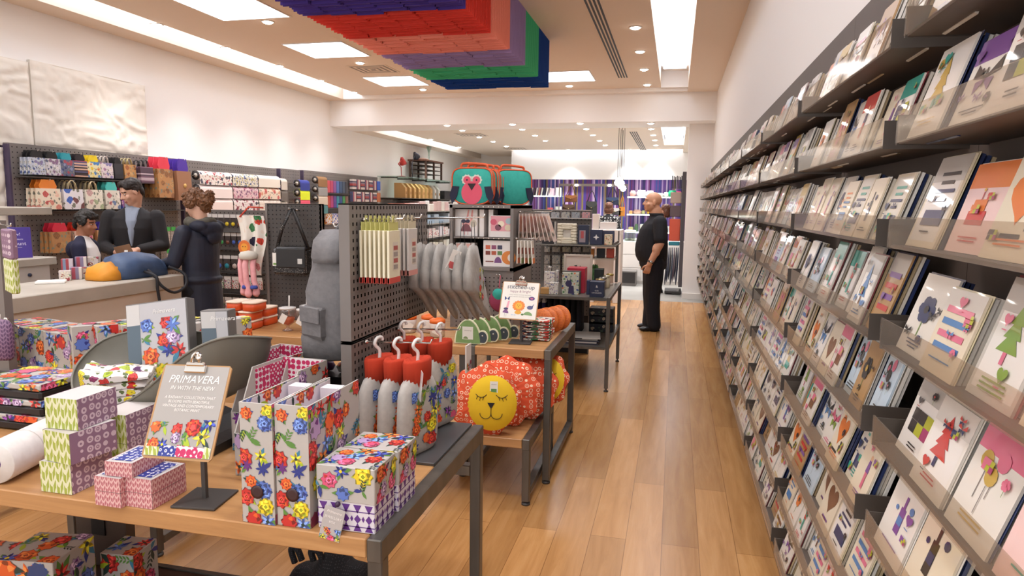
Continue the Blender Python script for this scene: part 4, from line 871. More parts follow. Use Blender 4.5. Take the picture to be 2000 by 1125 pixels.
def lion(c, rz, lean, label, s=1., face=True):
    t = thing('lion_cushion', (c[0], c[1], c[2]-.2*s), label, 'cushion', 'lion cushions'); M = frame(c, rz, lean); m = MB(); m.M = M
    def mane(a, b, sg):
        an = 2*pi*a; r = b; R = (.192+.010*sin(an*9))*s
        rip = .007*sin(an*24)*r; y = -sg*(.055*s*(1-r**2.6)+.004)+rip*.6
        return (R*r*cos(an)*1.0, y, R*r*sin(an))
    m.grid(lambda a, b: mane(a, b, 1), 72, 10, LACE); m.grid(lambda a, b: mane(1-a, b, -1), 72, 10, LACE); part(m, 'mane', t, 'orange lace mane')
    if face:
        m = MB(); m.M = M; cx, cz = .046*s, -.005*s
        def fc(a, b):
            an = 2*pi*a; return (cx+.134*s*b*cos(an), -.056*s-.030*s*(1-b**2.2)+.018*s*max(0, b-.8)*2, cz+.148*s*b*sin(an))
        m.grid(fc, 40, 8, YEL); part(m, 'face', t, 'yellow face')
        m = MB(); m.M = M
        def at_(x, z, e=.0025):
            r = min(1, math.hypot((x-cx)/(.134*s), (z-cz)/(.148*s))); return (x, -.056*s-.030*s*(1-r**2.2)-e, z)
        for sg in (-1, 1):
            ex = cx+sg*.055*s; A = [at_(ex+.03*s*u, .045*s-.016*s*(1-u*u)) for u in [-1+.2*k for k in range(11)]]; m.tube(A, .0017, INKB, 5)
            for u in (-.5, .1, .65): p = (ex+.03*s*u*sg, .045*s-.016*s*(1-u*u)); m.tube([at_(*p), at_(p[0]+.006*s*sg, p[1]-.018*s)], .0015, INKB, 5)
            A = [at_(cx+sg*.03*s-sg*.03*s*cos(pi*k/10), -.055*s-.03*s*sin(pi*k/10)) for k in range(11)]; m.tube(A, .0017, INKB, 5)
        m.tube([at_(cx, -.02*s), at_(cx, -.055*s)], .0017, INKB, 5)
        m.prism([(0, -.03*s), (.020*s, .003*s), (-.020*s, .003*s)], at_(cx, 0, .002), (M.inverted() @ M).to_3x3() @ Vector((1, 0, 0)), (0, 0, 1), .001, INKB); part(m, 'features', t, 'stitched black eyes, nose and mouth')
        m = MB(); m.M = M; q = at_(cx+.012*s, .085*s, .004); m.box((q[0], q[1], q[2]), (.042*s, .001, .06*s), mat('#e4ded4', .5)); m.box((q[0], q[1]-.0008, q[2]-.018*s), (.03*s, .001, .018*s), mat('#5c8a4a', .5)); text(m, 'stitched', (q[0], q[1]-.0006, q[2]+.012*s), (1, 0, 0), (0, 0, 1), .009, mat('#8a7f78', .5)); part(m, 'paper_tag', t)
lion((-.965, 3.44, .545), .14, -.12, 'yellow faced lion cushion with orange lace mane, front one on the bench')
lion((-.885, 3.60, .560), .05, -.14, 'orange lace lion cushion directly behind the front one', 1., False)
lion((-.81, 3.76, .558), -.08, -.2, 'orange lace lion cushion further back on the bench', 1., False)
lion((-.76, 3.93, .55), -.15, -.4, 'orange lion cushion hindmost on the bench, showing some yellow face', .95)
m = MB()
for i in range(4): pass
# green shell shaped things
G1 = m_noise('shell_green', '#6f8f55', '#7fa065', (20, 20, 20), .5); CRM = mat('#e2dfc0', .5); SLATE = mat('#3a444c', .5)
for i in range(4):
    x0, y0 = -1.232+.045*i, 3.735+.075*i; W, H = .165, .145; t = thing('shell_ornament', (x0+W/2, y0, TZ), 'green tortoise shaped plaque, %s of the row of four' % ('front', 'second', 'third', 'rearmost')[i], 'plaque', 'green tortoise plaques')
    dome = [(W/2-W/2*cos(pi*k/20), .004+H*sin(pi*k/20)) for k in range(21)]
    m = MB(); m.prism(dome[::-1], (x0, y0, ZS), (1, 0, 0), (0, 0, 1), .012, CRM, CRM); part(m, 'edge', t, 'cream edge')
    m = MB(); m.prism([(.008+(p[0])*.905, .004+p[1]*.93) for p in dome][::-1], (x0, y0+.001-.0135, ZS), (1, 0, 0), (0, 0, 1), .0008, G1); part(m, 'shell', t)
    m = MB(); hd = [(W+.004+.035*cos(a), .045+.042*sin(a)) for a in [pi*k/12-pi*.35 for k in range(19)]]+[(W-.035, .006)]
    m.prism(hd[::-1], (x0, y0, ZS), (1, 0, 0), (0, 0, 1), .011, CRM, CRM); m.prism([(W+.002+(p[0]-W)*.8, .045+(p[1]-.045)*.82) for p in hd][::-1], (x0, y0-.0125, ZS), (1, 0, 0), (0, 0, 1), .0005, SLATE)
    m.lathe([(.005, 0), (.0001, .001)], mat('#d8d5cc', .5), (x0+W+.006, y0-.0132, ZS+.055), 10, Matrix.Rotation(pi/2, 3, 'X')); part(m, 'head', t, 'dark grey head')
    if i == 0:
        m = MB(); m.bb((x0+.05, y0-.015, ZS+.03), (x0+.115, y0-.0142, ZS+.105), mat('#dcdcd2', .5)); m.prism([(.005+.03*(1-cos(pi*k/8))/2*1.0, .014*sin(pi*k/8)) for k in range(9)][::-1], (x0+.05, y0-.0155, ZS+.033), (1, 0, 0), (0, 0, 1), .0004, mat('#7a8f5c', .5)); text(m, 'stitched-up', (x0+.083, y0-.0151, ZS+.08), (1, 0, 0), (0, 0, 1), .010, mat('#8a867e', .5)); part(m, 'paper_tag', t)
# clipboard sign with animals
def draw2(m, o, u, v, n, w, h):
    ink = mat('#4a4a5a', .6); W2 = lambda x, y, z=0: o+u*w*x+v*h*y+n*z
    text(m, 'stitched-up', W2(.5, .81), u, v, .037, ink, shear=.05); text(m, 'happy & bright', W2(.5, .715), u, v, .021, mat('#a07a86', .6))
    for k in range(2): text(m, 'a bold collection of animals and friends', W2(.5, .64-.05*k), u, v, .0085, mat('#8a8680', .6))
    def disc(x, y, rx, ry, c, q=16, z=0., a0=0, a1=2*pi): m.add([W2(x+rx*cos(a0+(a1-a0)*i/q), y+ry*sin(a0+(a1-a0)*i/q), z) for i in range(q)], [list(range(q))], mat(c, .6))
    for i in range(14): disc(.5+.135*cos(i*pi/7), .36+.115*sin(i*pi/7), .035, .03, '#e88a3c', 8)
    disc(.5, .36, .14, .12, '#e88a3c', z=.0004); disc(.5, .36, .09, .085, '#e9b23c', z=.0008); disc(.5, .19, .09, .05, '#e2a43c', z=.0004)
    for x, y in ((.47, .38), (.53, .38), (.5, .34)): disc(x, y, .012, .01, '#7a4a2a', 6, .0012)
    for sx in (-1, 1): m.add([W2(.17, .54), W2(.17+sx*.07, .60), W2(.17+sx*.06, .49)][::sx], [(0, 1, 2)], mat('#3a4a7a', .6))
    disc(.17, .15, .08, .09, '#7a4f82', z=.0003, a0=0, a1=pi); m.add([W2(x, y) for x, y in ((.15, .06), (.155, .06), (.155, .15), (.15, .15))], [(0, 1, 2, 3)], ink); m.add([W2(x, y) for x, y in ((.19, .06), (.195, .06), (.195, .15), (.19, .15))], [(0, 1, 2, 3)], ink)
    m.add([W2(x, y) for x, y in ((.12, .22), (.22, .22), (.25, .48), (.20, .47), (.17, .3))], [(0, 1, 2, 3, 4)], mat('#e3a0ac', .6)); disc(.17, .27, .06, .03, '#3a3a5e', z=.0005)
    disc(.82, .57, .08, .05, '#54407e'); disc(.82, .57, .04, .025, '#c06a8a', z=.0004)
    disc(.80, .33, .08, .05, '#5a5f86'); m.add([W2(.84, .36), W2(.90, .44), (W2(.87, .34))], [(0, 1, 2)], mat('#3a4a7a', .6))
    disc(.76, .12, .12, .10, '#7fa06a', z=.0003, a0=0, a1=pi); disc(.62, .14, .035, .025, '#5c7f4c', z=.0005)
    for x in (.35, .42): disc(x, .12, .03, .012, '#b7c3d6')
B2 = [P(973, 622, 'y', 3.80), P(1047, 627, 'y', 3.80), P(988, 549, 'y', 3.9), P(1055, 552, 'y', 3.9)]
clip_stand((-.865, 3.87), .13, *B2, 'clipboard sign reading stitched-up with coloured animals', dict(paper=mat('#e9e4da', .55), draw=draw2), .08)
# folded towels and orange plates
TOW = m_floral('towel_print', '#e6ddd2', ['#d8472c', '#3f7a4a', '#3a3550', '#e8732c', '#c83a2e'], 22, .5, .25, '#d9532e', .85)
def folded(c, d, rz, m_, seed):
    m = MB(); m.M = frame(c, rz); R = random.Random(seed); a, b, h = d[0]/2, d[1]/2, d[2]; n = 14
    for q, (z0, z1) in enumerate(((0, h*.48), (h*.5, h))):
        def rg(x): return [Vector((x, y, zz)) for y, zz in [(-b+.0, z0+.2*h), (-b-.006, (z0+z1)/2+.002*sin(x*50+q)), (-b, z1-.05*h), (0, z1+.004*sin(x*40+seed)), (b, z1-.1*h), (b, z0+.1*h), (0, z0)]]
        m.loft([rg(-a+2*a*i/n) for i in range(n+1)], m_)
    return m
for i in range(4): solo(folded((-.80+.006*(i % 2), 4.01, ZS+.032*i), (.18, .16, .031), .05*(-1)**i, TOW, i), 'tea_towel', 'folded animal print tea towel, %s of the pile behind the lion sign' % ('bottom', 'second', 'third', 'top')[i], 'tea towel', 'folded tea towels')
m = MB()
ORG = m_rings('orange_speckle', '#d9742f', '#c8632a', 60, .3, .5, .1, .5)
for i in range(4):
    m = MB(); x, y = (-.795, -.775, -.74, -.715)[i], (4.14, 4.20, 4.26, 4.33)[i]; m.M = frame((x, y, ZS+.083), -.25, -.14)
    m.lathe([(.0001, -.004), (.05, -.004), (.072, -.010), (.080, -.012), (.083, -.006), (.078, .002), (.05, .008), (.0001, .008)], ORG, (0, 0, 0), 32, Matrix.Rotation(pi/2, 3, 'X')); solo(m, 'plate', 'orange plate standing upright behind the towels, %s' % ('front one', 'second one', 'third one', 'back one')[i], 'plate', 'orange plates')
# small orange tubs with tags seen behind the bottles
for i in range(3):
    x, y = (-1.62, -1.50, -1.40)[i], (3.98, 4.02, 3.9)[i]; t = thing('gift_tub', (x, y, TZ), 'small clear tub with orange lid and white tag, %s behind the hot water bottles' % ('left', 'middle', 'right')[i], 'tub', 'orange lidded tubs')
    m = MB(); m.lathe([(.035, 0), (.045, .004), (.048, .07), (.048, .09)], mat('#d9cfc8', .3, coat=.5), (x, y, ZS), 18); part(m, 'tub', t)
    m = MB(); m.lathe([(.049, .085), (.049, .105), (.03, .115), (.0001, .118)], mat('#e06a22', .45), (x, y, ZS), 18); part(m, 'lid', t)
    m = MB(); m.M = frame((x+.02, y-.053, ZS+.05), .3, .15, .5); m.bb((-.025, 0, -.03), (.025, .001, .02), mat('#ece7e0', .5)); part(m, 'tag', t)
# ---------------------------------------------------------------- display tower
t = TW = thing('display_tower', (-1.215, 4.5, TZ), 'grey perforated cube tower with shelves, owl bags on top', 'display stand')
X0, X1, Y0, Y1 = -1.43, -1.002, 4.23, 4.80; zc = 1.175
m = MB(); holes(m, (X0, Y0, ZS), (1, 0, 0), (0, 0, 1), X1-X0, zc-.035-ZS, GREY, .028, .008); m.bb((X0, Y0+.001, zc-.035), (X1, Y0+.02, zc), GREY); m.bb((X0, Y0+.02, ZS), (X0+.012, Y1, zc), GREY); m.bb((X1-.012, Y0+.02, ZS), (X1, Y1, zc), GREY); m.bb((X0, Y1-.012, ZS), (X1, Y1, zc), GREY); m.bb((X0, Y0, zc-.01), (X1, Y1, zc), GREY); m.bb((X0+.01, Y0+.03, ZS), (X1-.01, Y0+.035, zc-.01), mat('#221f1e', .8)); part(m, 'base', t)
m = MB()
for x in (X0, X1-.02): m.bb((x, Y0-.015, zc), (x+.02, Y1, 1.595), GREY)
m.bb((X0, Y0-.015, 1.575), (X1, Y1, 1.597), GREY); m.bb((X0, Y0-.015, zc), (X1, Y1, zc+.02), GREY); m.bb((X0, Y1-.012, zc), (X1, Y1, 1.597), DGREY); part(m, 'case', t)
m = MB(); m.bb((X0+.02, Y0, 1.378), (X1-.02, Y1-.02, 1.388), GREY); part(m, 'shelf', t)
for z in (1.381, 1.583):
    for i in range(7):
        m = MB(); xx = X0+.16+.034*i; m.lathe([(.003, 0), (.0035, .002), (.0001, .003)], mat('#f1ead8', .3), (xx, Y0+(.0 if z < 1.4 else -.015), z), 8, Matrix.Rotation(pi/2, 3, 'X')); part(m, 'screw', t)
WB = mat('#e4deda', .45)
def wbox(name, c, d, rz, draw, label, cat='box', group=None):
    m = MB(); m.M = frame(c, rz); m.box((0, 0, d[2]/2), d, WB, .002)
    if draw: draw(m, d[0], d[1], d[2])
    return solo(m, name, label, cat, group)
def sh(m, pts, y, c): m.add([(x, y, z) for x, z in pts], [list(range(len(pts)))], mat(c, .5))
def disc2(m, x, z, rx, rz, y, c, a0=0, a1=2*pi, k=18): sh(m, [(x+rx*cos(a0+(a1-a0)*i/(k-1)), z+rz*sin(a0+(a1-a0)*i/(k-1))) for i in range(k)], y, c)
def d_bunny(m, w, d, h):
    y = -d/2-.0006
    for s in (0, 1): sh(m, [(-.005+.03*s, h*.5), (.012+.03*s, h*.5), (.022+.026*s, h*.97), (.012+.026*s, h*.97)], y, '#df9a94')
    disc2(m, .0, h*.46, .028, .02, y, '#e0a09c'); disc2(m, -.018, h*.56, .016, .013, y-.0004, '#34304a'); disc2(m, .012, h*.56, .014, .012, y-.0004, '#34304a'); disc2(m, .0, h*.18, .035, .05, y-.0004, '#7d4a52', 0, pi)
    sh(m, [(-.012, .01), (-.008, .01), (-.008, h*.18), (-.012, h*.18)], y-.0006, '#d0898a'); sh(m, [(.01, .01), (.014, .01), (.014, h*.18), (.01, h*.18)], y-.0006, '#d0898a'); disc2(m, .05, h*.48, .022, .025, y-.0004, '#c9c0ae')
for i in range(3): wbox('boxed_toy', (-1.335+.062*i+(0.0 if i == 0 else .045), 4.30 if i == 0 else 4.33, 1.389), (.155, .05, .178) if i == 0 else (.032, .12, .178), 0, d_bunny if i == 0 else None, ['white box with pink legged rabbit, upper left of the tower', 'white box end beside the rabbit box, left of two', 'white box end beside the rabbit box, right of two'][i], 'box', 'white boxes in the tower')
def d_pink(m, w, d, h):
    y = -d/2-.0006; sh(m, [(-w/2+.004, h*.28), (w/2-.004, h*.28), (w/2-.004, h-.004), (-w/2+.004, h-.004)], y, '#dc9aa2')
    for x, z, c in ((-.05, .7, '#c95a70'), (.0, .62, '#e9dcc4'), (.05, .75, '#9fb7bd'), (-.02, .45, '#7a4a5a'), (.045, .45, '#d8c9ae')): disc2(m, x, h*z, .022, .02, y-.0004, c, k=10)
wbox('boxed_toy', (-1.09, 4.27, 1.389), (.145, .05, .14), 0, d_pink, 'white box with pink picture, upper right in the tower', 'box', 'white boxes in the tower')
def d_quad(m, w, d, h):
    y = -d/2-.0006; sh(m, [(-w*.42, h*.55), (w*.42, h*.55), (w*.42, h*.92), (-w*.42, h*.92)], y, '#d9a79c'); disc2(m, -w*.3, h*.3, .01, .012, y-.0003, '#5b2f5c', k=8)
for i in range(4): wbox('small_box', (-1.37+.068*(i % 2), 4.29, 1.196+.077*(i//2)), (.064, .06, .074), 0, d_quad, 'small white box with orange picture, %s of the block of four' % ('lower left', 'lower right', 'upper left', 'upper right')[i], 'box', 'small white boxes in the tower')
def d_lion(m, w, d, h):
    y = -d/2-.0006; disc2(m, w*.36, h*.36, w*.24, h*.26, y, '#d9833c'); disc2(m, w*.42, h*.36, w*.1, h*.14, y-.0003, '#ece4d8')
    for i, c in enumerate(('#7a3a2e', '#b0563c', '#5d7f4a', '#c9674a', '#8a4a6a', '#41405a')):
        q = i % 3; r = i//3; sh(m, [(-w*.42+q*w*.2, h*(.45+.22*r)), (-w*.26+q*w*.2, h*(.45+.22*r)), (-w*.26+q*w*.2, h*(.6+.22*r)), (-w*.42+q*w*.2, h*(.6+.22*r))], y-.0002*i, c)
    disc2(m, .0, h*.15, .025, .04, y, '#7a4f82', 0, pi, 10); sh(m, [(-w*.42, h*.18), (-w*.15, h*.18), (-w*.15, h*.22), (-w*.42, h*.22)], y, '#7a3a2e')
wbox('boxed_set', (-1.11, 4.265, 1.196), (.20, .03, .172), 0, d_lion, 'large white box with lion and animal pictures, lower right in the tower', 'box')
# owl lunch bags on top of the tower
TEAL = m_noise('teal_fabric', '#2f9a8c', '#38a596', (40, 40, 40), .85); ORA = mat('#d2552c', .7); NAVY = mat('#1f2238', .8); PKN = mat('#d9566c', .8)
def owl(c, rz, label, face):
    t = thing('owl_bag', c, label, 'bag', 'owl lunch bags'); M = frame(c, rz); m = MB(); m.M = M
    W, H, D = .27, .235, .085
    def out(k, r=1.): # rounded rectangle, rounder at the bottom
        a = 2*pi*k/32; cx, sx = cos(a), sin(a); e = .42 if sx > 0 else .62
        return (W/2*r*abs(cx)**e*(1 if cx > 0 else -1), H/2+H/2*r*abs(sx)**e*(1 if sx > 0 else -1))
    L = [(out, .93, -D/2), (out, .99, -D/2+.006), (out, 1., -D/2+.02), (out, 1., D/2-.02), (out, .99, D/2-.006), (out, .93, D/2)]
    m.loft([[Vector((out(k, r)[0], y, out(k, r)[1])) for k in range(32)][::-1] for f, r, y in L], TEAL); part(m, 'body', t)
    m = MB(); m.M = M
    for y in (-D/2+.004, D/2-.004): m.tube([(out(k, 1.0)[0], y, out(k, 1.0)[1]) for k in range(32)], .0048, ORA, 6, False, True)
    m.tube([(out(k, 1.005)[0], .0, out(k, 1.005)[1]) for k in range(32)], .006, ORA, 6, False, True); part(m, 'piping', t, 'orange piping')
    m = MB(); m.M = M; m.tube(spl([(-.085, 0, H-.004), (-.08, 0, H+.022), (-.05, 0, H+.032), (.06, 0, H+.026), (.09, 0, H+.018), (.095, 0, H-.004)]), .0085, ORA, 8); part(m, 'handle', t, 'orange handle')
    y = -D/2-.0008
    if face:
        m = MB(); m.M = M
        def D3(x, z, rx, rz, o, mt, k=20, a0=0, a1=2*pi): m.prism([(x+rx*cos(a0+(a1-a0)*i/k), z+rz*sin(a0+(a1-a0)*i/k)) for i in range(k)], (0, y+.0008-o, 0), (1, 0, 0), (0, 0, 1), .001, mt)
        D3(0, .075, .07, .075, .001, PKN, 24)
        for s in (-1, 1):
            m.prism([(s*.032+.036*(1+.08*(-1)**q)*cos(pi*q/10), .158+.034*(1+.08*(-1)**q)*sin(pi*q/10)) for q in range(20)], (0, y, 0), (1, 0, 0), (0, 0, 1), .0008, mat('#cfd0c4', .7)); D3(s*.032, .158, .025, .024, .002, PKN, 16); D3(s*.032, .158, .006, .006, .003, NAVY, 8)
        m.prism([(-.028, .135), (0, .09), (.028, .135)], (0, y-.002, 0), (1, 0, 0), (0, 0, 1), .0012, mat('#2a1c22', .7)); part(m, 'face', t, 'pink eyes and belly with dark beak')
    for s in (-1, 1):
        m = MB(); m.M = M; m.prism([(s*.085, .115), (s*.13, .118), (s*.148, .06), (s*.132, .0), (s*.10, .05)][::s], (0, y-.001, 0), (1, 0, 0), (0, 0, 1), .006, NAVY); part(m, 'wing', t, 'navy wing')
owl((-1.30, 4.32, 1.598), .03, 'teal owl lunch bag with pink eyes, front one facing the shop door', True)
owl((-1.285, 4.42, 1.598), -.02, 'teal owl lunch bag directly behind the front one', False)
owl((-1.27, 4.52, 1.598), -.06, 'third teal owl lunch bag in the row on the tower', False)
owl((-1.10, 4.56, 1.598), .72, 'teal bag turned sideways at the right of the tower top', False)
# packs on prongs at the right side of the tower and on its base
for i in range(9):
    x = X1+.02+.02*i; m = MB(); m.M = frame((x, 4.35+.005*i, 1.555), .0, .0, -.04*i)
    m.bb((-.002, -.06, -.17-.004*i), (.002, .06, -.012), mat('#c9b0a4', .25, coat=.8)); m.bb((.0021, -.04, -.13), (.0026, .04, -.03), mat(('#c9714e', '#b0524a', '#d2a08a')[i % 3], .3, coat=.8)); m.bb((.0021, -.05, -.165), (.0026, .0, -.14), mat('#4e4a2e', .3))
    solo(m, 'clear_pack', 'clear pack with orange contents on the tower side, %s from the panel' % ORD(i), 'pack', 'clear packs on the tower side')
for i in range(5):
    x = X1+.025+.022*i; m = MB(); m.M = frame((x, 4.26, 1.385), 0, 0, -.02*i); m.bb((-.003, -.035, -.16), (.003, .035, -.012), mat('#e6dfd4', .4)); m.bb((.0031, -.025, -.10), (.0036, .02, -.06), mat('#a85a4a', .5)); m.bb((.0031, -.035, -.16), (.0036, .035, -.125), mat(('#d9783c', '#7f9a4f')[i % 2], .4)); solo(m, 'card_pack', 'white card pack with reindeer print on the lower tower prong, %s from the panel' % ORD(i), 'pack', 'white packs on the tower side')
prong(TW, (X1, 4.36, 1.553), (1, 0, .03), .22); prong(TW, (X1, 4.26, 1.383), (1, 0, .03), .15)
def hpack(x, z, draw, label):
    m = MB(); m.M = frame((x, Y0-.05, z)); m.bb((-.055, -.012, -.115), (.055, .012, .0), mat('#d6d0c8', .25, coat=.7), .008); m.bb((-.03, -.001, 0), (.03, .001, .02), mat('#e6e1d8', .3)); draw(m); solo(m, 'boxed_flannel', label, 'pack', 'hanging packs under the tower shelf')
def dg(m):
    for i in range(9): disc2(m, -.02+.03*sin(i*2.1), -.05+.025*cos(i*1.7), .018, .015, -.0125-.0002*i, ('#5f9a2f', '#6fae3a', '#4f8228')[i % 3], k=8)
def dl(m):
    for i in range(12): disc2(m, .038*cos(i*pi/6), -.045+.034*sin(i*pi/6), .011, .011, -.0125, '#d9743c', k=8)
    disc2(m, 0, -.045, .036, .032, -.0128, '#e08a3c'); disc2(m, 0, -.047, .022, .02, -.0132, '#e9b23c'); sh(m, [(-.02, -.105), (.02, -.105), (.012, -.085), (-.012, -.085)], -.0132, '#e0a03c')
    for x in (-.008, .008): disc2(m, x, -.043, .003, .003, -.0136, '#4a2a1a', k=6)
hpack(-1.37, 1.13, dg, 'clear pack with a green shape hanging under the tower shelf'); hpack(-1.235, 1.135, dl, 'clear pack with an orange lion hanging under the tower shelf')
for x in (-1.37, -1.235, -1.09): prong(TW, (x, Y0, 1.146), (0, -1, .02), .08)
m = MB(); m.M = frame((-1.06, 4.13, .99), .0, .1); m.lathe([(.0001, -.02), (.055, -.018), (.075, 0), (.055, .018), (.0001, .02)], mat('#8a2f4e', .8), (0, 0, 0), 24, Matrix.Rotation(pi/2, 3, 'X')); m.lathe([(.0001, .025), (.03, .021), (.04, .012)], TEAL, (-.01, 0, .045), 16, Matrix.Rotation(pi/2, 3, 'X')); m.tube([(-.01, .0, .07), (-.01, .05, .155)], .003, mat('#b04a5a', .7)); solo(m, 'bird_pendant', 'round pink and teal bird toy hanging left behind the lion sign', 'toy')
# ---------------------------------------------------------------- panel with the satchel and the things on the left table
t = PN = thing('pegboard_stand', (-2.6, 4.27, TZ), 'dark perforated panel with a hanging satchel, left of the grey rucksack', 'display stand')
m = MB(); holes(m, (-2.79, 4.25, ZS+.01), (1, 0, 0), (0, 0, 1), .42, 1.585-ZS-.01, DGREY, .03, .007); m.bb((-2.80, 4.245, ZS), (-2.785, 4.29, 1.588), GREY); m.bb((-2.385, 4.25, ZS), (-2.37, 4.29, 1.588), GREY); m.bb((-2.79, 4.25, 1.58), (-2.37, 4.29, 1.588), GREY); m.bb((-2.79, 4.265, ZS+.01), (-2.37, 4.29, 1.58), mat('#2b2726', .7)); part(m, 'panel', t)
m = MB(); m.bb((-2.82, 4.15, ZS), (-2.35, 4.45, ZS+.009), DGREY); part(m, 'base_plate', t)
prong(t, (-2.55, 4.25, 1.545), (.15, -1, .02), .14)
DOT = m_rings('black_dotted_leather', '#1c1a1b', '#c9c4bc', 95, .0, .2, .2, .4); BLK = mat('#1d1b1c', .35)
t = thing('satchel', (-2.58, 4.19, 1.12), 'black dotted leather satchel hanging on the dark panel', 'bag')
m = MB(); m.bb((-2.70, 4.15, 1.10), (-2.44, 4.235, 1.28), DOT, .015); part(m, 'body', t)
m = MB(); m.bb((-2.66, 4.138, 1.15), (-2.435, 4.15, 1.285), BLK, .005); m.bb((-2.66, 4.14, 1.275), (-2.435, 4.235, 1.292), BLK, .006); part(m, 'flap', t)
m = MB(); m.bb((-2.49, 4.132, 1.18), (-2.455, 4.138, 1.215), mat('#c9c6c2', .3, 1.)); part(m, 'buckle', t)
m = MB(); m.bb((-2.69, 4.146, 1.16), (-2.635, 4.148, 1.25), mat('#e6e2da', .5)); m.bb((-2.685, 4.1455, 1.165), (-2.64, 4.1462, 1.18), mat('#7a9a5a', .5)); part(m, 'paper_tag', t)
m = MB()
for (a, b, c) in (((-2.68, 4.19, 1.28), (-2.63, 4.18, 1.42), (-2.545, 4.16, 1.555)), ((-2.44, 4.19, 1.28), (-2.49, 4.18, 1.42), (-2.535, 4.16, 1.555))):
    m.loft([[Vector(p)+Vector((sx*.013, sy*.003, 0)) for sx, sy in ((-1, -1), (1, -1), (1, 1), (-1, 1))] for p in (a, b, c)], DOT if a[0] < -2.6 else BLK)
part(m, 'strap', t)
# hanging apron with the lion
t = thing('apron', (-2.90, 4.22, 1.0), 'white animal print apron with an orange lion, hanging beside the dark panel', 'apron')
def ap(a, b): return (-3.00+.20*a+.02*sin(b*5), 4.2+.02*sin(a*14+b*2)+.01*b, 1.5-.42*b)
m = MB(); APM = m_floral('animal_print', '#e6e0d6', ['#c8402e', '#3f7a4a', '#2b2740', '#d98a8a', '#e2d9cc'], 14, .45, .2, '#e4d6c8', .85)
m.grid(lambda a, b: ap(a, 1-b), 20, 16, APM); m.grid(lambda a, b: (lambda q: (q[0], q[1]+.003, q[2]))(ap(a, b)), 20, 16, APM); part(m, 'cloth', t)
m = MB(); m.M = frame((-2.925, 4.17, 1.28)); disc2(m, 0, 0, .048, .05, 0, '#cf6a26'); disc2(m, 0, 0, .028, .028, -.001, '#dd9430'); sh(m, [(-.022, -.085), (.022, -.085), (.015, -.045), (-.015, -.045)], -.0005, '#d9a23a')
for x in (-.01, .01): disc2(m, x, .004, .004, .004, -.002, '#40220e', k=6)
part(m, 'lion_print', t)
m = MB(); m.tube([(-2.98, 4.21, 1.49), (-2.92, 4.23, 1.56), (-2.83, 4.27, 1.555)], .006, mat('#c94a3a', .8)); part(m, 'neck_loop', t)
PINK = m_noise('pink_plush', '#d9979a', '#e2a5a6', (40, 40, 40), .9)
t = thing('rabbit_toy', (-2.87, 4.1, .95), 'pink long legged plush toy dangling above the orange lunch boxes', 'toy')
m = MB()
for x, y, b in ((-2.915, 4.12, .955), (-2.865, 4.10, .945), (-2.825, 4.13, .95)): m.tube([(x-.02, y+.03, 1.21), (x-.01, y, 1.16), (x, y-.005, 1.05), (x+.012, y, b+.06), (x+.018, y-.01, b+.015), (x+.018, y-.02, b)], [.018, .02, .02, .021, .026, .018], PINK, 10)
part(m, 'legs', t)
m = MB(); m.lathe([(.0001, .0), (.06, .012), (.065, .04), (.05, .06), (.0001, .07)], mat('#cfcabf', .9), (-2.88, 4.15, 1.19), 16); part(m, 'body', t)
for x in (-2.875, -2.81): m = MB(); m.lathe([(.024, 0), (.026, .012), (.02, .022)], mat('#3a4a9a', .8), (x, 4.1, 1.0), 12); part(m, 'blue_cuff', t)
# orange lunch boxes
LBO = mat('#d9531e', .4); LBW = mat('#f0d9c4', .5)
def lunch(x, y, z, label):
    t = thing('lunch_box', (x, y, z), label, 'lunch box', 'orange lunch boxes'); W, D, H = .1, .15, .05
    def rr(w, d, zz, r=.03): return [Vector((x+sx*(w/2-r)+r*cos(a), y+sy*(d/2-r)+r*sin(a), zz)) for sx, sy, a0 in ((1, 1, 0), (-1, 1, pi/2), (-1, -1, pi), (1, -1, 3*pi/2)) for a in [a0+pi/2*q/4 for q in range(5)]]
    m = MB(); m.loft([rr(W-.01, D-.01, z), rr(W, D, z+.008), rr(W, D, z+H)], LBO); part(m, 'box', t)
    m = MB(); m.loft([rr(W+.006, D+.006, z+H-.002), rr(W+.006, D+.006, z+H+.008), rr(W-.02, D-.02, z+H+.0105), rr(W-.03, D-.03, z+H+.009)], LBW); part(m, 'lid', t)
k = 0
for r in range(3):
    for q in range(2):
        for c in range(2 if r < 2 else 1):
            lunch(-2.73+.115*q+.03*(r == 2)-.02, 3.80+.17*c, ZS+.0605*r, 'orange lunch box with pale lid, %s tier, %s%s' % (('bottom', 'middle', 'top')[r], ('left', 'right')[q], (' front', ' back')[c] if r < 2 else ' one'))
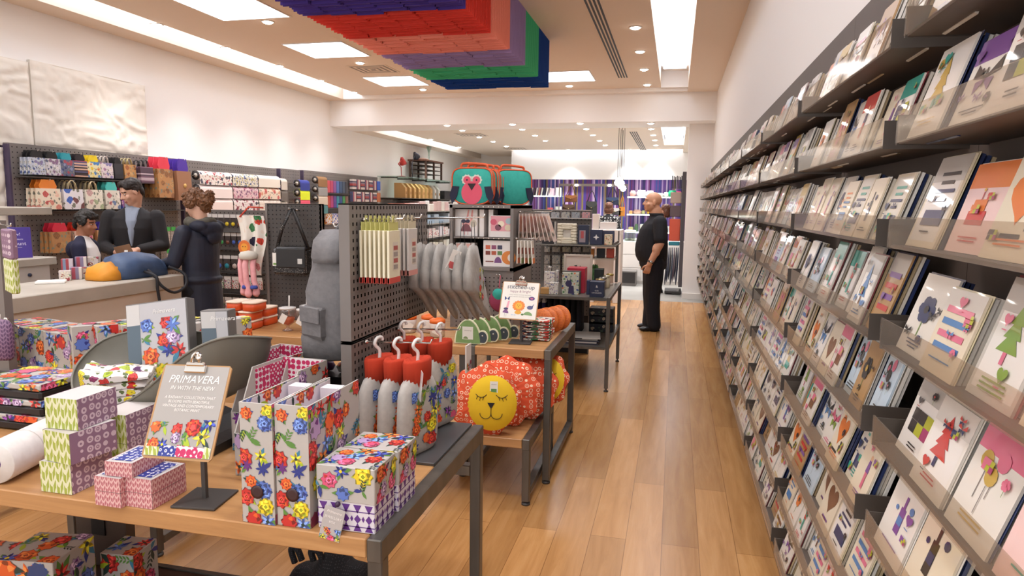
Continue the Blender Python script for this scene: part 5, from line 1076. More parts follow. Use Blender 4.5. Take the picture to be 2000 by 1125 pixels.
# glass jars with straws
JG = m_clear('jar_glass', '#f4ece6', .88, .05)
for i, (x, y) in enumerate(((-2.37, 3.80), (-2.29, 3.92), (-2.235, 3.78))):
    t = thing('drinking_jar', (x, y, TZ), 'clear goblet jar with straw, orange filling and tag, %s' % ('left front', 'middle back', 'right beside the rucksack')[i], 'jar', 'goblet jars'); z = ZS
    m = MB(); m.lathe([(.034, 0), (.032, .006), (.01, .015), (.011, .03), (.04, .05), (.052, .09), (.054, .13), (.05, .14)], JG, (x, y, z), 22); part(m, 'goblet', t)
    m = MB(); m.lathe([(.0001, .032), (.034, .052), (.046, .085), (.0001, .088)], mat('#d95a1c', .4), (x, y, z), 18); part(m, 'filling', t)
    m = MB(); m.lathe([(.052, .138), (.053, .15), (.03, .154), (.0001, .155)], mat('#d8d4d0', .25, coat=.5), (x, y, z), 20); part(m, 'lid', t)
    m = MB(); m.tube([(x+.01, y, z+.1), (x+.015, y, z+.225)], .0045, mat('#dcd6d0', .3)); part(m, 'straw', t)
    m = MB(); m.M = frame((x+.0, y-.056, z+.085), .15, 0, .5); m.bb((-.02, 0, -.03), (.02, .001, .03), mat('#e9e4dc', .5)); part(m, 'tag', t)
# ---------------------------------------------------------------- people
def ellip(m, c, r, M=None, n=16, k=10):
    M = M or Matrix(); m.loft([[M @ Vector((c[0]+r[0]*sin(pi*j/k)*cos(2*pi*i/n), c[1]+r[1]*sin(pi*j/k)*sin(2*pi*i/n), c[2]-r[2]*cos(pi*j/k))) for i in range(n)] for j in [.12]+list(range(1, k))+[k-.12]], SKIN)
def caps(m, a, b, ra, rb, n=14):
    a, b = Vector(a), Vector(b); d = (b-a); L = d.length or 1e-4; d.normalize(); x = d.orthogonal().normalized(); y = d.cross(x); R = []
    for q in range(5): t = -pi/2+pi/2*q/4+.08*(q == 0); R.append((a+d*ra*sin(t), ra*cos(t)))
    for q in range(1, 4): R.append((a+d*L*q/4, ra+(rb-ra)*q/4))
    for q in range(5): t = pi/2*q/4-.08*(q == 4); R.append((b+d*rb*sin(t), rb*cos(t)))
    m.loft([[c+(x*cos(2*pi*i/n)+y*sin(2*pi*i/n))*r for i in range(n)] for c, r in R], SKIN)
def chain(m, pts, rs):
    for i in range(len(pts)-1): caps(m, pts[i], pts[i+1], rs[i], rs[i+1])
def rings(m, L, n=24, e=1.):
    """stacked ovals (z, rx, ry, y offset[, x offset])"""
    m.loft([[Vector(((r[4] if len(r) > 4 else 0)+r[1]*(abs(cos(a))**e)*(1 if cos(a) > 0 else -1), r[3]+r[2]*(abs(sin(a))**e)*(1 if sin(a) > 0 else -1), r[0])) for a in [2*pi*i/n for i in range(n)]] for r in L], SKIN)
SKIN = mat('#c99478', .55)
def remesh(m, vox, mats, zone=None, smooth=3):
    me = m.mesh('surface'); ob = bpy.data.objects.new('surface', me); COL.objects.link(ob)
    md = ob.modifiers.new('r', 'REMESH'); md.mode = 'VOXEL'; md.voxel_size = vox; md.use_smooth_shade = True
    if smooth: s = ob.modifiers.new('s', 'SMOOTH'); s.iterations = smooth; s.factor = .5
    dg = bpy.context.evaluated_depsgraph_get(); out = bpy.data.meshes.new_from_object(ob.evaluated_get(dg)); bpy.data.objects.remove(ob)
    out.materials.clear()
    for q in mats: out.materials.append(q)
    for p in out.polygons: p.material_index = zone(p.center) if zone else 0; p.use_smooth = True
    return out
def body_part(name, me, parent, label=None):
    o = bpy.data.objects.new(name, me); COL.objects.link(o); o.parent = parent
    if label: o['label'] = label
    return o
def hand(m, w, d, nrm, side, curl=.5, s=1.):
    """wrist point, finger direction, back-of-hand normal; side = +1 when the thumb lies towards d x nrm"""
    w, d, nrm = Vector(w), Vector(d).normalized(), Vector(nrm); nrm = (nrm-d*nrm.dot(d)).normalized(); x = d.cross(nrm)*side
    for q in range(4): caps(m, w+d*.015*s+x*(.012-.011*q)*s*.8, w+d*.078*s+x*(.030-.019*q)*s, .013*s, .0115*s)
    for q, L in enumerate((.066, .074, .070, .054)):
        a = w+d*.08*s+x*(.0315-.0205*q)*s; d1 = d*cos(curl*.7)-nrm*sin(curl*.7); d2 = d*cos(curl*1.8)-nrm*sin(curl*1.8); b = a+d1*L*.52*s; c = b+d2*L*.48*s
        chain(m, [a, b, c], [.0092*s, .0084*s, .0068*s])
    a = w+d*.022*s+x*.022*s; b = a+(d*.6+x*.75-nrm*.25).normalized()*.04*s; c = b+(d*.9+x*.15-nrm*.35).normalized()*.034*s
    chain(m, [a, b, c], [.014*s, .0105*s, .008*s])
def head(m, H, fat=0.):
    for c, r in (((0, -.012, .032), (.076, .095, .086)), ((0, .018, -.035), (.060+fat, .072, .075)), ((0, .055, -.088), (.028+fat, .026, .022)), ((0, .070, .030), (.046, .018, .012)), ((-.036, .055, -.028), (.026+fat, .024, .026)), ((.036, .055, -.028), (.026+fat, .024, .026)),
                 ((0, .083, -.060), (.020, .010, .006)), ((0, .081, -.072), (.017, .010, .006)), ((-.078, -.008, -.004), (.007, .019, .031)), ((.078, -.008, -.004), (.007, .019, .031)), ((-.079, -.012, -.026), (.006, .010, .010)), ((.079, -.012, -.026), (.006, .010, .010))): ellip(m, c, r, H)
    caps(m, H @ Vector((0, .080, .018)), H @ Vector((0, .104, -.026)), .008, .012); caps(m, H @ Vector((-.012, .088, -.030)), H @ Vector((.012, .088, -.030)), .009, .009)
    caps(m, H @ Vector((0, -.025, -.045)), Vector((0, -.022, 1.455)), .056+fat, .062+fat)
def face_zone(H, lips=True, brow=None, beard=False):
    Hi = H.inverted()
    def z(p):
        q = Hi @ Vector(p)
        if q.y > .05:
            if abs(q.x) < .021 and abs(q.z+.066) < .0085 and q.y > .078: return 1
            if .012 < abs(q.x) < .048 and abs(q.z-.027-.004*cos(q.x*60)) < .0045: return 2
        if beard and q.y > .0 and q.z < -.035 and (q.z < -.08 or abs(q.x) > .04): return 3
        return 0
    return z
def eyes(H, parent, iris='#3a2a1e'):
    m = MB()
    for s in (-1, 1):
        c = Vector((s*.031, .0725, .006)); r = .0092
        m.loft([[H @ (c+Vector((r*sin(pi*j/8)*cos(2*pi*i/10)*1.25, r*cos(pi*j/8)*-1*-1, r*sin(pi*j/8)*sin(2*pi*i/10)*.62))) for i in range(10)][::-1] for j in [.1]+list(range(1, 8))+[7.9]], mat('#b8aaa0', .4))
        m.loft([[H @ (c+Vector((.0055*k*cos(2*pi*i/10), r+.0012-.0008*(1-k), .0055*k*sin(2*pi*i/10)))) for i in range(10)] for k in (.05, .6, 1)], mat(iris, .25), False)
    return body_part('eyes', m.mesh('eyes'), parent)
LIPC = '#a8635a'
def person(loc, rz, label, build, s=1., head_yaw=0., head_pitch=0., head_roll=0., hz=1.625, hy=.02, skin='#c99478', brow='#3a2a20', vox=.0075, fat=0., group=None, hs=1.):
    t = thing('person', loc, label, 'person', group); t.rotation_euler = (0, 0, rz); t.scale = (s, s, s)
    H = Matrix.Translation((0, hy, hz)) @ Matrix.Rotation(head_yaw, 4, 'Z') @ Matrix.Rotation(head_pitch, 4, 'X') @ Matrix.Rotation(head_roll, 4, 'Y') @ Matrix.Scale(hs, 4)
    m = MB(); head(m, H, fat); G = build(m, H, t, vox)
    body_part('body', remesh(m, vox, [mat(skin, .5), mat(LIPC, .5), mat(brow, .8), mat(brow, .8)], face_zone(H)), t)
    eyes(H, t)
    for nm, mm, mt, lb in G: body_part(nm, remesh(mm, vox*1.05, [mt], smooth=3), t, lb)
    return t
def torso(m, k=0., belly=0., sh=.185):
    rings(m, [(.80, .10+k, .07+k, 0), (.86, .15+k, .105+k, -.005), (.95, .16+k, .115+k+belly*.4, belly*.5), (1.06, .148+k+belly*.3, .105+k+belly, belly*.9), (1.17, .152+k+belly*.2, .108+k+belly*.8, belly*.75), (1.29, .165+k, .115+k, .005+belly*.2), (1.38, sh*.94+k*.7, .098+k*.8, -.005), (1.43, sh*.72+k*.6, .075+k*.6, -.012), (1.47, .085+k*.3, .062+k*.3, -.02), (1.50, .058, .055, -.02)])
def legs(m, k=0., dx=.088, spread=0., z0=.09, r=(.092, .072, .058, .046)):
    for s in (-1, 1): chain(m, [(s*dx, 0, .88), (s*dx*1.02, .005, .68), (s*(dx+spread*.5), .012, .48), (s*(dx+spread), -.01, z0)], [r[0]+k, r[1]+.010+k, r[2]+k, r[3]+k])
def shoes(t, dx=.095, ang=.15, col='#17151a', vox=.007):
    for s in (-1, 1):
        m = MB(); M = Matrix.Translation((s*dx, -.01, 0)) @ Matrix.Rotation(-s*ang, 4, 'Z')
        ellip(m, (0, -.03, .045), (.042, .055, .045), M); ellip(m, (0, .07, .036), (.047, .10, .034), M); ellip(m, (0, .12, .03), (.045, .065, .028), M); caps(m, M @ Vector((0, -.02, .06)), M @ Vector((0, -.02, .10)), .042, .046)
        for y in (-.06, -.02, .03, .08, .13): ellip(m, (0, y, .010), (.040, .035, .0095), M, k=6)
        body_part('shoe', remesh(m, vox, [mat(col, .3)], smooth=2), t)
def hair_blob(H, parent, pts, col, vox=.007, disp=0., name='hair', seed=0):
    m = MB()
    for c, r in pts: ellip(m, c, r if isinstance(r, tuple) else (r, r, r), H, 12, 8)
    me = remesh(m, vox, [m_noise('hair_'+col.strip('#'), col, '#%02x%02x%02x' % tuple(min(255, int(int(col[i:i+2], 16)*1.45+6)) for i in (1, 3, 5)), (90, 90, 20), .55, .4)], smooth=1)
    if disp:
        for v in me.vertices: n = noise.noise_vector(v.co*55+Vector((seed, 0, 0))); v.co += n*disp
    return body_part(name, me, parent)
# 1. the man in the aisle
def b_bald(m, H, t, vox):
    torso(m, .01, .06); legs(m, .02)
    caps(m, (0, -.02, 1.42), (0, .0, 1.54), .085, .078)
    LA = [(-.205, -.03, 1.40), (-.275, -.035, 1.14), (-.265, .085, .88)]; RA = [(.205, -.03, 1.40), (.265, -.02, 1.14), (.25, .06, .88)]
    for A, sd in ((LA, -1), (RA, 1)):
        chain(m, A, [.066, .052, .036]); ellip(m, ((A[1][0]+A[2][0])/2, (A[1][1]+A[2][1])/2-.015, 1.06), (.05, .053, .085)); hand(m, A[2], (0, .30, -1), (sd*1., -.2, 0), 1 if sd < 0 else -1, .85, 1.12)
    sh = MB()
    rings(sh, [(.893, .185, .150, .012), (.90, .196, .180, .022), (.96, .20, .200, .034), (1.04, .202, .210, .038), (1.12, .20, .206, .036), (1.22, .198, .194, .028), (1.31, .199, .176, .014), (1.38, .19, .148, -.002), (1.43, .15, .112, -.012), (1.47, .10, .084, -.014), (1.495, .09, .078, -.010)])
    for A in (LA, RA):
        a, b = Vector(A[0]), Vector(A[1]); chain(sh, [a, a.lerp(b, .4), a.lerp(b, .78)], [.090, .087, .082])
    rings(sh, [(1.468, .094, .090, -.018), (1.50, .094, .092, -.010), (1.515, .086, .084, -.008)])
    tr = MB(); rings(tr, [(.80, .16, .155, .0), (.86, .185, .175, .01), (.93, .185, .175, .02), (1.0, .17, .16, .03)])
    for s in (-1, 1): chain(tr, [(s*.090, .005, .88), (s*.092, .005, .68), (s*.092, .015, .48), (s*.095, .005, .28), (s*.095, .0+.02*s, .075)], [.132, .122, .104, .094, .090])
    w = MB(); c = Vector(LA[2])+Vector((0, -.012, .03)); d = (Vector(LA[2])-Vector(LA[1])).normalized(); w.tube([c-d*.010, c+d*.010], .042, mat('#1a1818', .4), 20, False); w.lathe([(.0001, .004), (.018, .004), (.020, 0)][::-1], mat('#c9c7c2', .2, .8), c+Vector((-.040, 0, 0)), 16, Matrix.Rotation(-pi/2, 3, 'Y'))
    body_part('watch', w.mesh('watch'), t); shoes(t)
    bk = mat('#17161b', .85)
    return [('polo_shirt', sh, bk, 'black short sleeved polo shirt'), ('trousers', tr, mat('#15161f', .85), 'dark trousers')]
mp = P(1272, 643, 'z', 0)
person((mp.x, mp.y-.03, 0), radians(99), 'bald man in black polo shirt and dark trousers standing in the aisle', b_bald, 1.0, radians(4), radians(3), hz=1.650, hy=.045, skin='#cf9878', brow='#8a6650', vox=.0068, fat=.012, hs=1.12)
# 2. the man in the dark suit behind the counter
def b_suit(m, H, t, vox):
    torso(m); legs(m)
    LA = [(-.195, 0, 1.39), (-.245, .04, 1.13), (-.07, .27, 1.10)]; RA = [(.195, 0, 1.39), (.25, .03, 1.12), (.10, .27, 1.08)]
    for A, sd in ((LA, -1), (RA, 1)): chain(m, A, [.055, .042, .028]); hand(m, A[2], (-sd*.8 if sd > 0 else .9, .35, -.05), (0, .5, .8), -1 if sd < 0 else 1, .8)
    j = MB(); torso(j, .02, 0, .205); rings(j, [(.76, .19, .14, 0), (.84, .185, .14, 0), (.95, .178, .135, 0), (1.1, .17, .13, 0)])
    for A in (LA, RA): a = Vector(A[1]).lerp(Vector(A[2]), .86); chain(j, [A[0], A[1], a], [.074, .060, .046])
    s = MB(); s.loft([[Vector((x*w, y, z)) for x, y in ((-1, yy-.03), (-.7, yy), (.0, yy+.012), (.7, yy), (1, yy-.03), (0, yy-.06))] for w, yy, z in ((.008, .142, 1.12), (.035, .140, 1.25), (.055, .126, 1.36), (.06, .088, 1.43), (.068, .05, 1.475))], SKIN); caps(s, (0, -.02, 1.475), (0, -.014, 1.50), .070, .066)
    hair_blob(H, t, [((0, -.03, .05), (.083, .09, .082)), ((0, .045, .095), (.06, .045, .03)), ((-.05, .0, .07), (.035, .07, .05)), ((.05, .0, .07), (.035, .07, .05)), ((0, -.075, -.01), (.065, .035, .06)), ((-.074, -.02, .03), (.012, .03, .04)), ((.074, -.02, .03), (.012, .03, .04))], '#1e1613', .0075, .006)
    tr = MB(); legs(tr, .018); rings(tr, [(.78, .15, .12, 0), (.9, .165, .125, 0)])
    shoes(t)
    lap = MB()
    for sd in (-1, 1): lap.prism([(sd*.012, 1.10), (sd*.075, 1.33), (sd*.055, 1.37), (sd*.068, 1.44), (sd*.045, 1.44)][::sd], (0, .150, 0), (1, 0, 0), (0, -.18, 1), .005, mat('#1b191b', .8))
    body_part('lapels', lap.mesh('lapels'), t)
    return [('jacket', j, mat('#221f21', .85), 'charcoal suit jacket'), ('shirt', s, mat('#8d96a6', .7), 'grey blue shirt'), ('trousers', tr, mat('#1f1d20', .85), None)]
SM = Vector((-5.1, 5.55, 0))
person(SM, radians(212), 'dark haired man in charcoal suit behind the counter, looking down at a card', b_suit, 1.03, radians(-58), radians(-22), hz=1.622, hy=.035, skin='#d3a288', brow='#2a1d18')
# 3. the boy in the dark sleeved top
def b_boy(m, H, t, vox):
    torso(m, -.012, 0, .175); legs(m, -.01)
    LA = [(-.185, 0, 1.38), (-.235, .03, 1.12), (-.20, .20, .98)]; RA = [(.185, 0, 1.38), (.235, .03, 1.12), (.20, .22, 1.0)]
    for A, sd in ((LA, -1), (RA, 1)): chain(m, A, [.05, .038, .026]); hand(m, A[2], (0, 1, -.1), (0, .2, 1), 1 if sd > 0 else -1, .5, .95)
    a = MB(); torso(a, .008, 0, .175); b = MB()
    for A in (LA, RA): sd = 1 if A[0][0] > 0 else -1; chain(b, [(sd*.07, -.02, 1.455), A[0], A[1], Vector(A[1]).lerp(Vector(A[2]), .8)], [.045, .070, .056, .042]); ellip(b, (sd*.12, -.06, 1.36), (.075, .075, .09))
    rings(b, [(1.0, .155, .05, -.085), (1.2, .16, .06, -.075), (1.36, .16, .06, -.06), (1.45, .09, .045, -.045)])
    hair_blob(H, t, [((0, -.02, .055), (.088, .10, .082)), ((0, .06, .085), (.07, .045, .035)), ((0, -.085, .0), (.07, .035, .07)), ((-.072, .0, .03), (.02, .045, .05)), ((.072, .0, .03), (.02, .045, .05)), ((.03, .05, .11), (.04, .05, .03)), ((-.04, -.03, .12), (.05, .06, .035))], '#17120f', .007, .012)
    tr = MB(); legs(tr, .012); rings(tr, [(.78, .14, .115, 0), (.92, .155, .12, 0)]); shoes(t)
    return [('tee_shirt', a, mat('#e3dedb', .8), 'white top front'), ('sleeves', b, mat('#20203a', .85), 'navy sleeves and back'), ('trousers', tr, mat('#23252e', .85), None)]
person((-4.98, 4.86, 0), radians(-62), 'dark haired boy in white top with navy sleeves behind the counter', b_boy, .86, radians(-14), radians(-6), hz=1.61, hy=.02, skin='#a86f52', brow='#1a1210')
# 4. the woman in the navy coat
def b_coat(m, H, t, vox):
    torso(m, -.005, 0, .17); legs(m, -.006)
    LA = [(-.18, 0, 1.38), (-.235, .06, 1.13), (-.19, .30, 1.08)]; RA = [(.18, 0, 1.38), (.23, .10, 1.13), (.13, .33, 1.09)]
    for A, sd in ((LA, -1), (RA, 1)): chain(m, A, [.05, .04, .026]); hand(m, A[2], (-sd*.1, 1, -.05), (0, .1, 1), 1 if sd < 0 else -1, .6, .95)
    c = MB(); torso(c, .022, 0, .18); rings(c, [(.62, .19, .165, -.005), (.75, .186, .16, -.005), (.90, .178, .15, -.005), (1.05, .168, .135, 0), (1.2, .172, .14, -.005), (1.34, .168, .13, -.01)])
    for A in (LA, RA): chain(c, [A[0], A[1], Vector(A[1]).lerp(Vector(A[2]), .9)], [.072, .062, .05])
    for z in (.70, .95): rings(c, [(z, .184, .156, -.004), (z+.02, .190, .162, -.004), (z+.04, .184, .156, -.004)])
    h = MB(); ellip(h, (0, -.14, 1.41), (.125, .062, .07)); ellip(h, (0, -.165, 1.35), (.08, .04, .07)); ellip(h, (-.10, -.09, 1.44), (.06, .09, .05)); ellip(h, (.10, -.09, 1.44), (.06, .09, .05))
    sc = MB()
    for i in range(14): a = 2*pi*i/14; ellip(sc, (.095*cos(a), -.02+.095*sin(a), 1.465+.012*sin(a*3)), (.045, .045, .045))
    hair_blob(H, t, [((0, -.025, .04), (.09, .10, .09)), ((0, .035, .09), (.07, .05, .03)), ((0, -.135, .015), (.062, .058, .058)), ((.02, -.15, .04), (.04, .04, .04)), ((-.02, -.15, -.02), (.04, .035, .04)), ((-.08, .0, .02), (.02, .055, .055)), ((.08, .0, .02), (.02, .055, .055)), ((0, -.09, -.05), (.06, .045, .05)), ((-.03, -.11, -.01), (.05, .05, .05)), ((.03, .0, .115), (.05, .06, .03))], '#5a3a22', .007, .02)
    tr = MB(); legs(tr, .01); shoes(t)
    bt = MB()
    for z in (.98,): bt.lathe([(.0001, .004), (.012, .003), (.014, 0)][::-1], mat('#c9a85c', .25, 1.), (-.2, .03, z-.02), 12, Matrix.Rotation(-pi/2, 3, 'Y'))
    body_part('coat_button', bt.mesh('coat_button'), t)
    hc = MB(); hc.M = H; hc.box((.0, -.03, .128), (.03, .02, .008), mat('#e6d9cc', .3), .002); hc.M = Matrix(); body_part('hair_clip', hc.mesh('hair_clip'), t)
    return [('coat', c, m_noise('navy_coat', '#1a1e2e', '#23273a', (12, 12, 5), .6, .2), 'navy parka coat'), ('hood', h, mat('#1d2133', .7), 'hood lying on the back'), ('scarf', sc, mat('#5a564c', .9), 'olive grey scarf'), ('trousers', tr, mat('#1c1c22', .85), None)]
person((-3.92, 4.98, 0), radians(84), 'woman in navy hooded coat with brown curly hair tied up, at the counter', b_coat, .965, radians(6), radians(-18), hz=1.625, hy=.03, skin='#d6a78e', brow='#5a3a22')
# 5. far customers
def b_far(m, H, t, vox):
    torso(m, -.005, 0, .17); legs(m); LA = [(-.18, 0, 1.38), (-.23, .02, 1.13), (-.14, .2, 1.1)]; RA = [(.18, 0, 1.38), (.23, .02, 1.13), (.14, .2, 1.1)]
    for A, sd in ((LA, -1), (RA, 1)): chain(m, A, [.05, .04, .027]); hand(m, A[2], (-sd*.3, 1, 0), (0, 0, 1), 1 if sd < 0 else -1, .6)
    a = MB(); torso(a, .018, 0, .19); rings(a, [(.72, .185, .14, 0), (.9, .18, .14, 0), (1.1, .165, .125, 0)])
    for A in (LA, RA): chain(a, [A[0], A[1], Vector(A[1]).lerp(Vector(A[2]), .8)], [.07, .06, .05])
    hair_blob(H, t, [((0, -.02, .04), (.092, .105, .09)), ((0, -.06, -.06), (.085, .06, .08)), ((-.075, -.02, -.05), (.03, .06, .08)), ((.075, -.02, -.05), (.03, .06, .08))], '#4a2a1a', .011, .01)
    tr = MB(); legs(tr, .015); shoes(t, vox=.011)
    return [('blouse', a, m_rings('black_white_loops', '#131216', '#e6e2de', 15, .26, .36, .0, .8), 'black top with white loops'), ('trousers', tr, mat('#1a1a20', .85), None)]
fp = P(1190, 395, 'y', 14.6)
person((fp.x, 14.6, 0), radians(-8), 'woman with brown hair in black and white patterned top, far back', b_far, fp.z/1.745, vox=.012)
fp2 = P(1291, 412, 'y', 12.9)
def b_far2(m, H, t, vox):
    G = b_far(m, H, t, vox); return [('blouse', G[0][1], mat('#2a2a38', .85), None), G[1]]
person((fp2.x, 12.9, 0), radians(95), 'brown haired customer almost hidden behind the bald man', b_far2, .94, hy=-.08, vox=.012)
# a card in the hands of the suited man
m = MB(); q = Matrix.Translation(SM) @ Matrix.Rotation(radians(212), 4, 'Z') @ Matrix.Scale(1.03, 4) @ Vector((.03, .335, 1.105)); m.M = frame(q, radians(200), -.35, .25); m.bb((-.075, -.001, -.045), (.075, .001, .045), mat('#a9866a', .5)); solo(m, 'card', 'brown card held by the man in the suit', 'card')
# ---------------------------------------------------------------- counter and the left wall
CONC = m_noise('polished_concrete', '#a39a8d', '#b9b1a4', (3, 3, 3), .5); CW_ = mat('#cfc8c0', .6)
t = CT = thing('shop_counter', (-4.2, 3.6, 0), 'long concrete topped white sales counter on the left', 'counter')
m = MB(); m.bb((-4.52, 2.4, .90), (-3.88, 4.72, 1.0), CONC, .006); part(m, 'worktop', t)
m = MB(); m.bb((-4.48, 2.42, 0), (-3.90, 4.70, .90), mat('#c9b8a6', .6)); part(m, 'body', t)
t = thing('back_counter', (-5.1, 3.6, 0), 'raised white cabinet with concrete ledges behind the counter', 'counter')
m = MB(); m.bb((-5.6, 2.6, 0), (-4.78, 4.32, 1.085), CW_); part(m, 'cabinet', t)
m = MB(); m.bb((-5.6, 2.6, 1.085), (-4.75, 4.364, 1.145), CONC, .005); part(m, 'lower_ledge', t)
m = MB(); m.bb((-5.6, 2.6, 1.145), (-5.3, 4.3, 1.47), CW_); part(m, 'riser', t)
m = MB(); m.bb((-5.6, 2.6, 1.468), (-5.0, 4.583, 1.53), CONC, .005); part(m, 'upper_ledge', t)
for y in (4.02, 4.14): m = MB(); m.lathe([(.014, 0), (.014, .01), (.0001, .012)][::-1], mat('#2c3550', .4), (-4.775, y, 1.02), 12, Matrix.Rotation(pi/2, 3, 'Y')); part(m, 'cable_grommet', t)
m = MB(); s = P(53, 500, 'x', -4.9); m.M = frame((-4.88, 4.14, 1.146), radians(55), -.12); m.bb((-.10, 0, 0), (.10, .006, .235), mat('#43318a', .4), .001)
wt = mat('#d9d2ec', .5)
for st, z, sz in (('new!', .17, .034), ('10% students', .138, .018), ('discount', .098, .038), ('ask us in store', .078, .013)): text(m, st, (0, -.0006, z), (1, 0, 0), (0, 0, 1), sz, wt)
solo(m, 'discount_sign', 'purple sign with the word discount standing on the concrete ledge', 'sign')
PR = [m_floral('wrap_flowers', '#cfc3bd', ['#a8434a', '#7a5a8a', '#d9c9b0'], 22), m_stripes('wrap_stripes', ['#8a7f9a', '#c9bfc4', '#a84a5a', '#5a6a8a', '#d9d0c8'], 'X', 60), m_rings('wrap_rings', '#a98f84', '#d9cfc4', 40), m_stripes('wrap_stripes_red', ['#a8434a', '#d9d0c8', '#7f8fa8', '#c9bfc4'], 'X', 70)]
for i, (px, py, k) in enumerate([(128, 548, 0), (150, 545, 1), (172, 543, 0), (192, 541, 2), (135, 546, 3), (162, 544, 1), (186, 542, 0)]):
    q = P(px, py, 'z', 1.0); up = .085*(i > 3); m = MB(); m.M = frame((q.x-(.06 if i > 3 else 0), q.y+(.05 if i > 3 else 0), 1.001), radians(42)); h = (.075, .09, .085, .07, .15, .16, .155)[i]; m.box((0, 0, h/2), (.075, .06, h), PR[k], .002)
    if k == 0:
        for a in range(8): m.add([(0, -.0312, h*.55), (.028*cos(a*pi/4-.25), -.0318, h*.55+.028*sin(a*pi/4-.25)), (.03*cos(a*pi/4+.1), -.0315, h*.55+.03*sin(a*pi/4+.1))], [(0, 1, 2)], mat('#e3dcc4', .5))
    solo(m, 'gift_box', 'small patterned gift box on the counter, %s' % ['front row far left', 'front row second from left', 'front row third, with bow', 'front row right, brown', 'back row left', 'back row middle', 'back row right by the bag'][i], 'box', 'gift boxes on the counter')
q = P(100, 553, 'z', 1.0); m = MB(); m.M = frame((q.x, q.y, 1.001), radians(40))
m.bb((-.09, -.06, 0), (.09, .06, .018), mat('#efece8', .5), .003); solo(m, 'tissue_pack', 'small white pack lying flat on the counter', 'pack')
# rucksack lying on the counter
t = thing('rucksack', (-4.12, 4.4, 1.0), 'blue rucksack with orange pocket lying on the counter', 'rucksack')
BLUF = m_noise('blue_nylon', '#34496a', '#3d5478', (14, 14, 14), .5, .3)
a = P(205, 545, 'z', 1.0); b = P(322, 520, 'z', 1.02); ctr = Vector((-4.13, 4.40, 1.0)); ax = Vector((.10, .98, 0)).normalized(); ay = Vector((-ax.y, ax.x, 0))
def bg(x, w, h): return [ctr+ax*x+ay*(w*cos(a)*(1+.06*sin(3*a+x*9)))+Vector((0, 0, .004+h*(max(0, sin(a))**.7)+.020*abs(sin(a*4+x*17))*(sin(a) > .2)-.012*(sin(x*31+a*2) > .3)*(sin(a) > .3))) for a in [pi*k/15 for k in range(16)]]
m = MB(); m.loft([bg(x, w, h) for x, w, h in ((-.17, .12, .11), (-.1, .145, .165), (.0, .155, .185), (.12, .15, .18), (.22, .135, .15), (.30, .10, .11), (.33, .05, .05))], BLUF); part(m, 'body', t, 'blue nylon body')
m = MB(); m.loft([bg(x, w, h) for x, w, h in ((-.30, .06, .045), (-.28, .10, .09), (-.22, .12, .115), (-.165, .123, .118))], mat('#d98f22', .6)); part(m, 'base_pocket', t, 'orange base')
m = MB(); q = ctr-ay*.157+ax*.05
m.tube(spl([q+Vector((0, 0, .06)), q-ay*.06+Vector((0, 0, .02)), q-ay*.125+Vector((.01, 0, -.06)), q-ay*.13+ax*.10+Vector((.02, 0, -.12)), q-ay*.125+ax*.22+Vector((.02, 0, -.08)), q-ay*.10+ax*.26+Vector((0, 0, .01)), q-ay*.0+ax*.2+Vector((0, 0, .07))]), .011, mat('#1f1f24', .7), 8)
m.tube(spl([q-ax*.03+Vector((0, 0, .05)), q-ax*.03-ay*.115+Vector((0, 0, .015)), q-ax*.03-ay*.122+Vector((0, 0, -.08)), q-ax*.01-ay*.122+Vector((0, 0, -.22))]), .011, mat('#1f1f24', .7), 8)
part(m, 'strap', t, 'black straps hanging over the counter edge')
m = MB(); m.M = frame(ctr+ax*.02+Vector((-.02, 0, .19)), .5, -.3); m.bb((-.012, 0, -.03), (.012, .002, .02), mat('#e9dfd6', .4)); part(m, 'paper_tag', t)
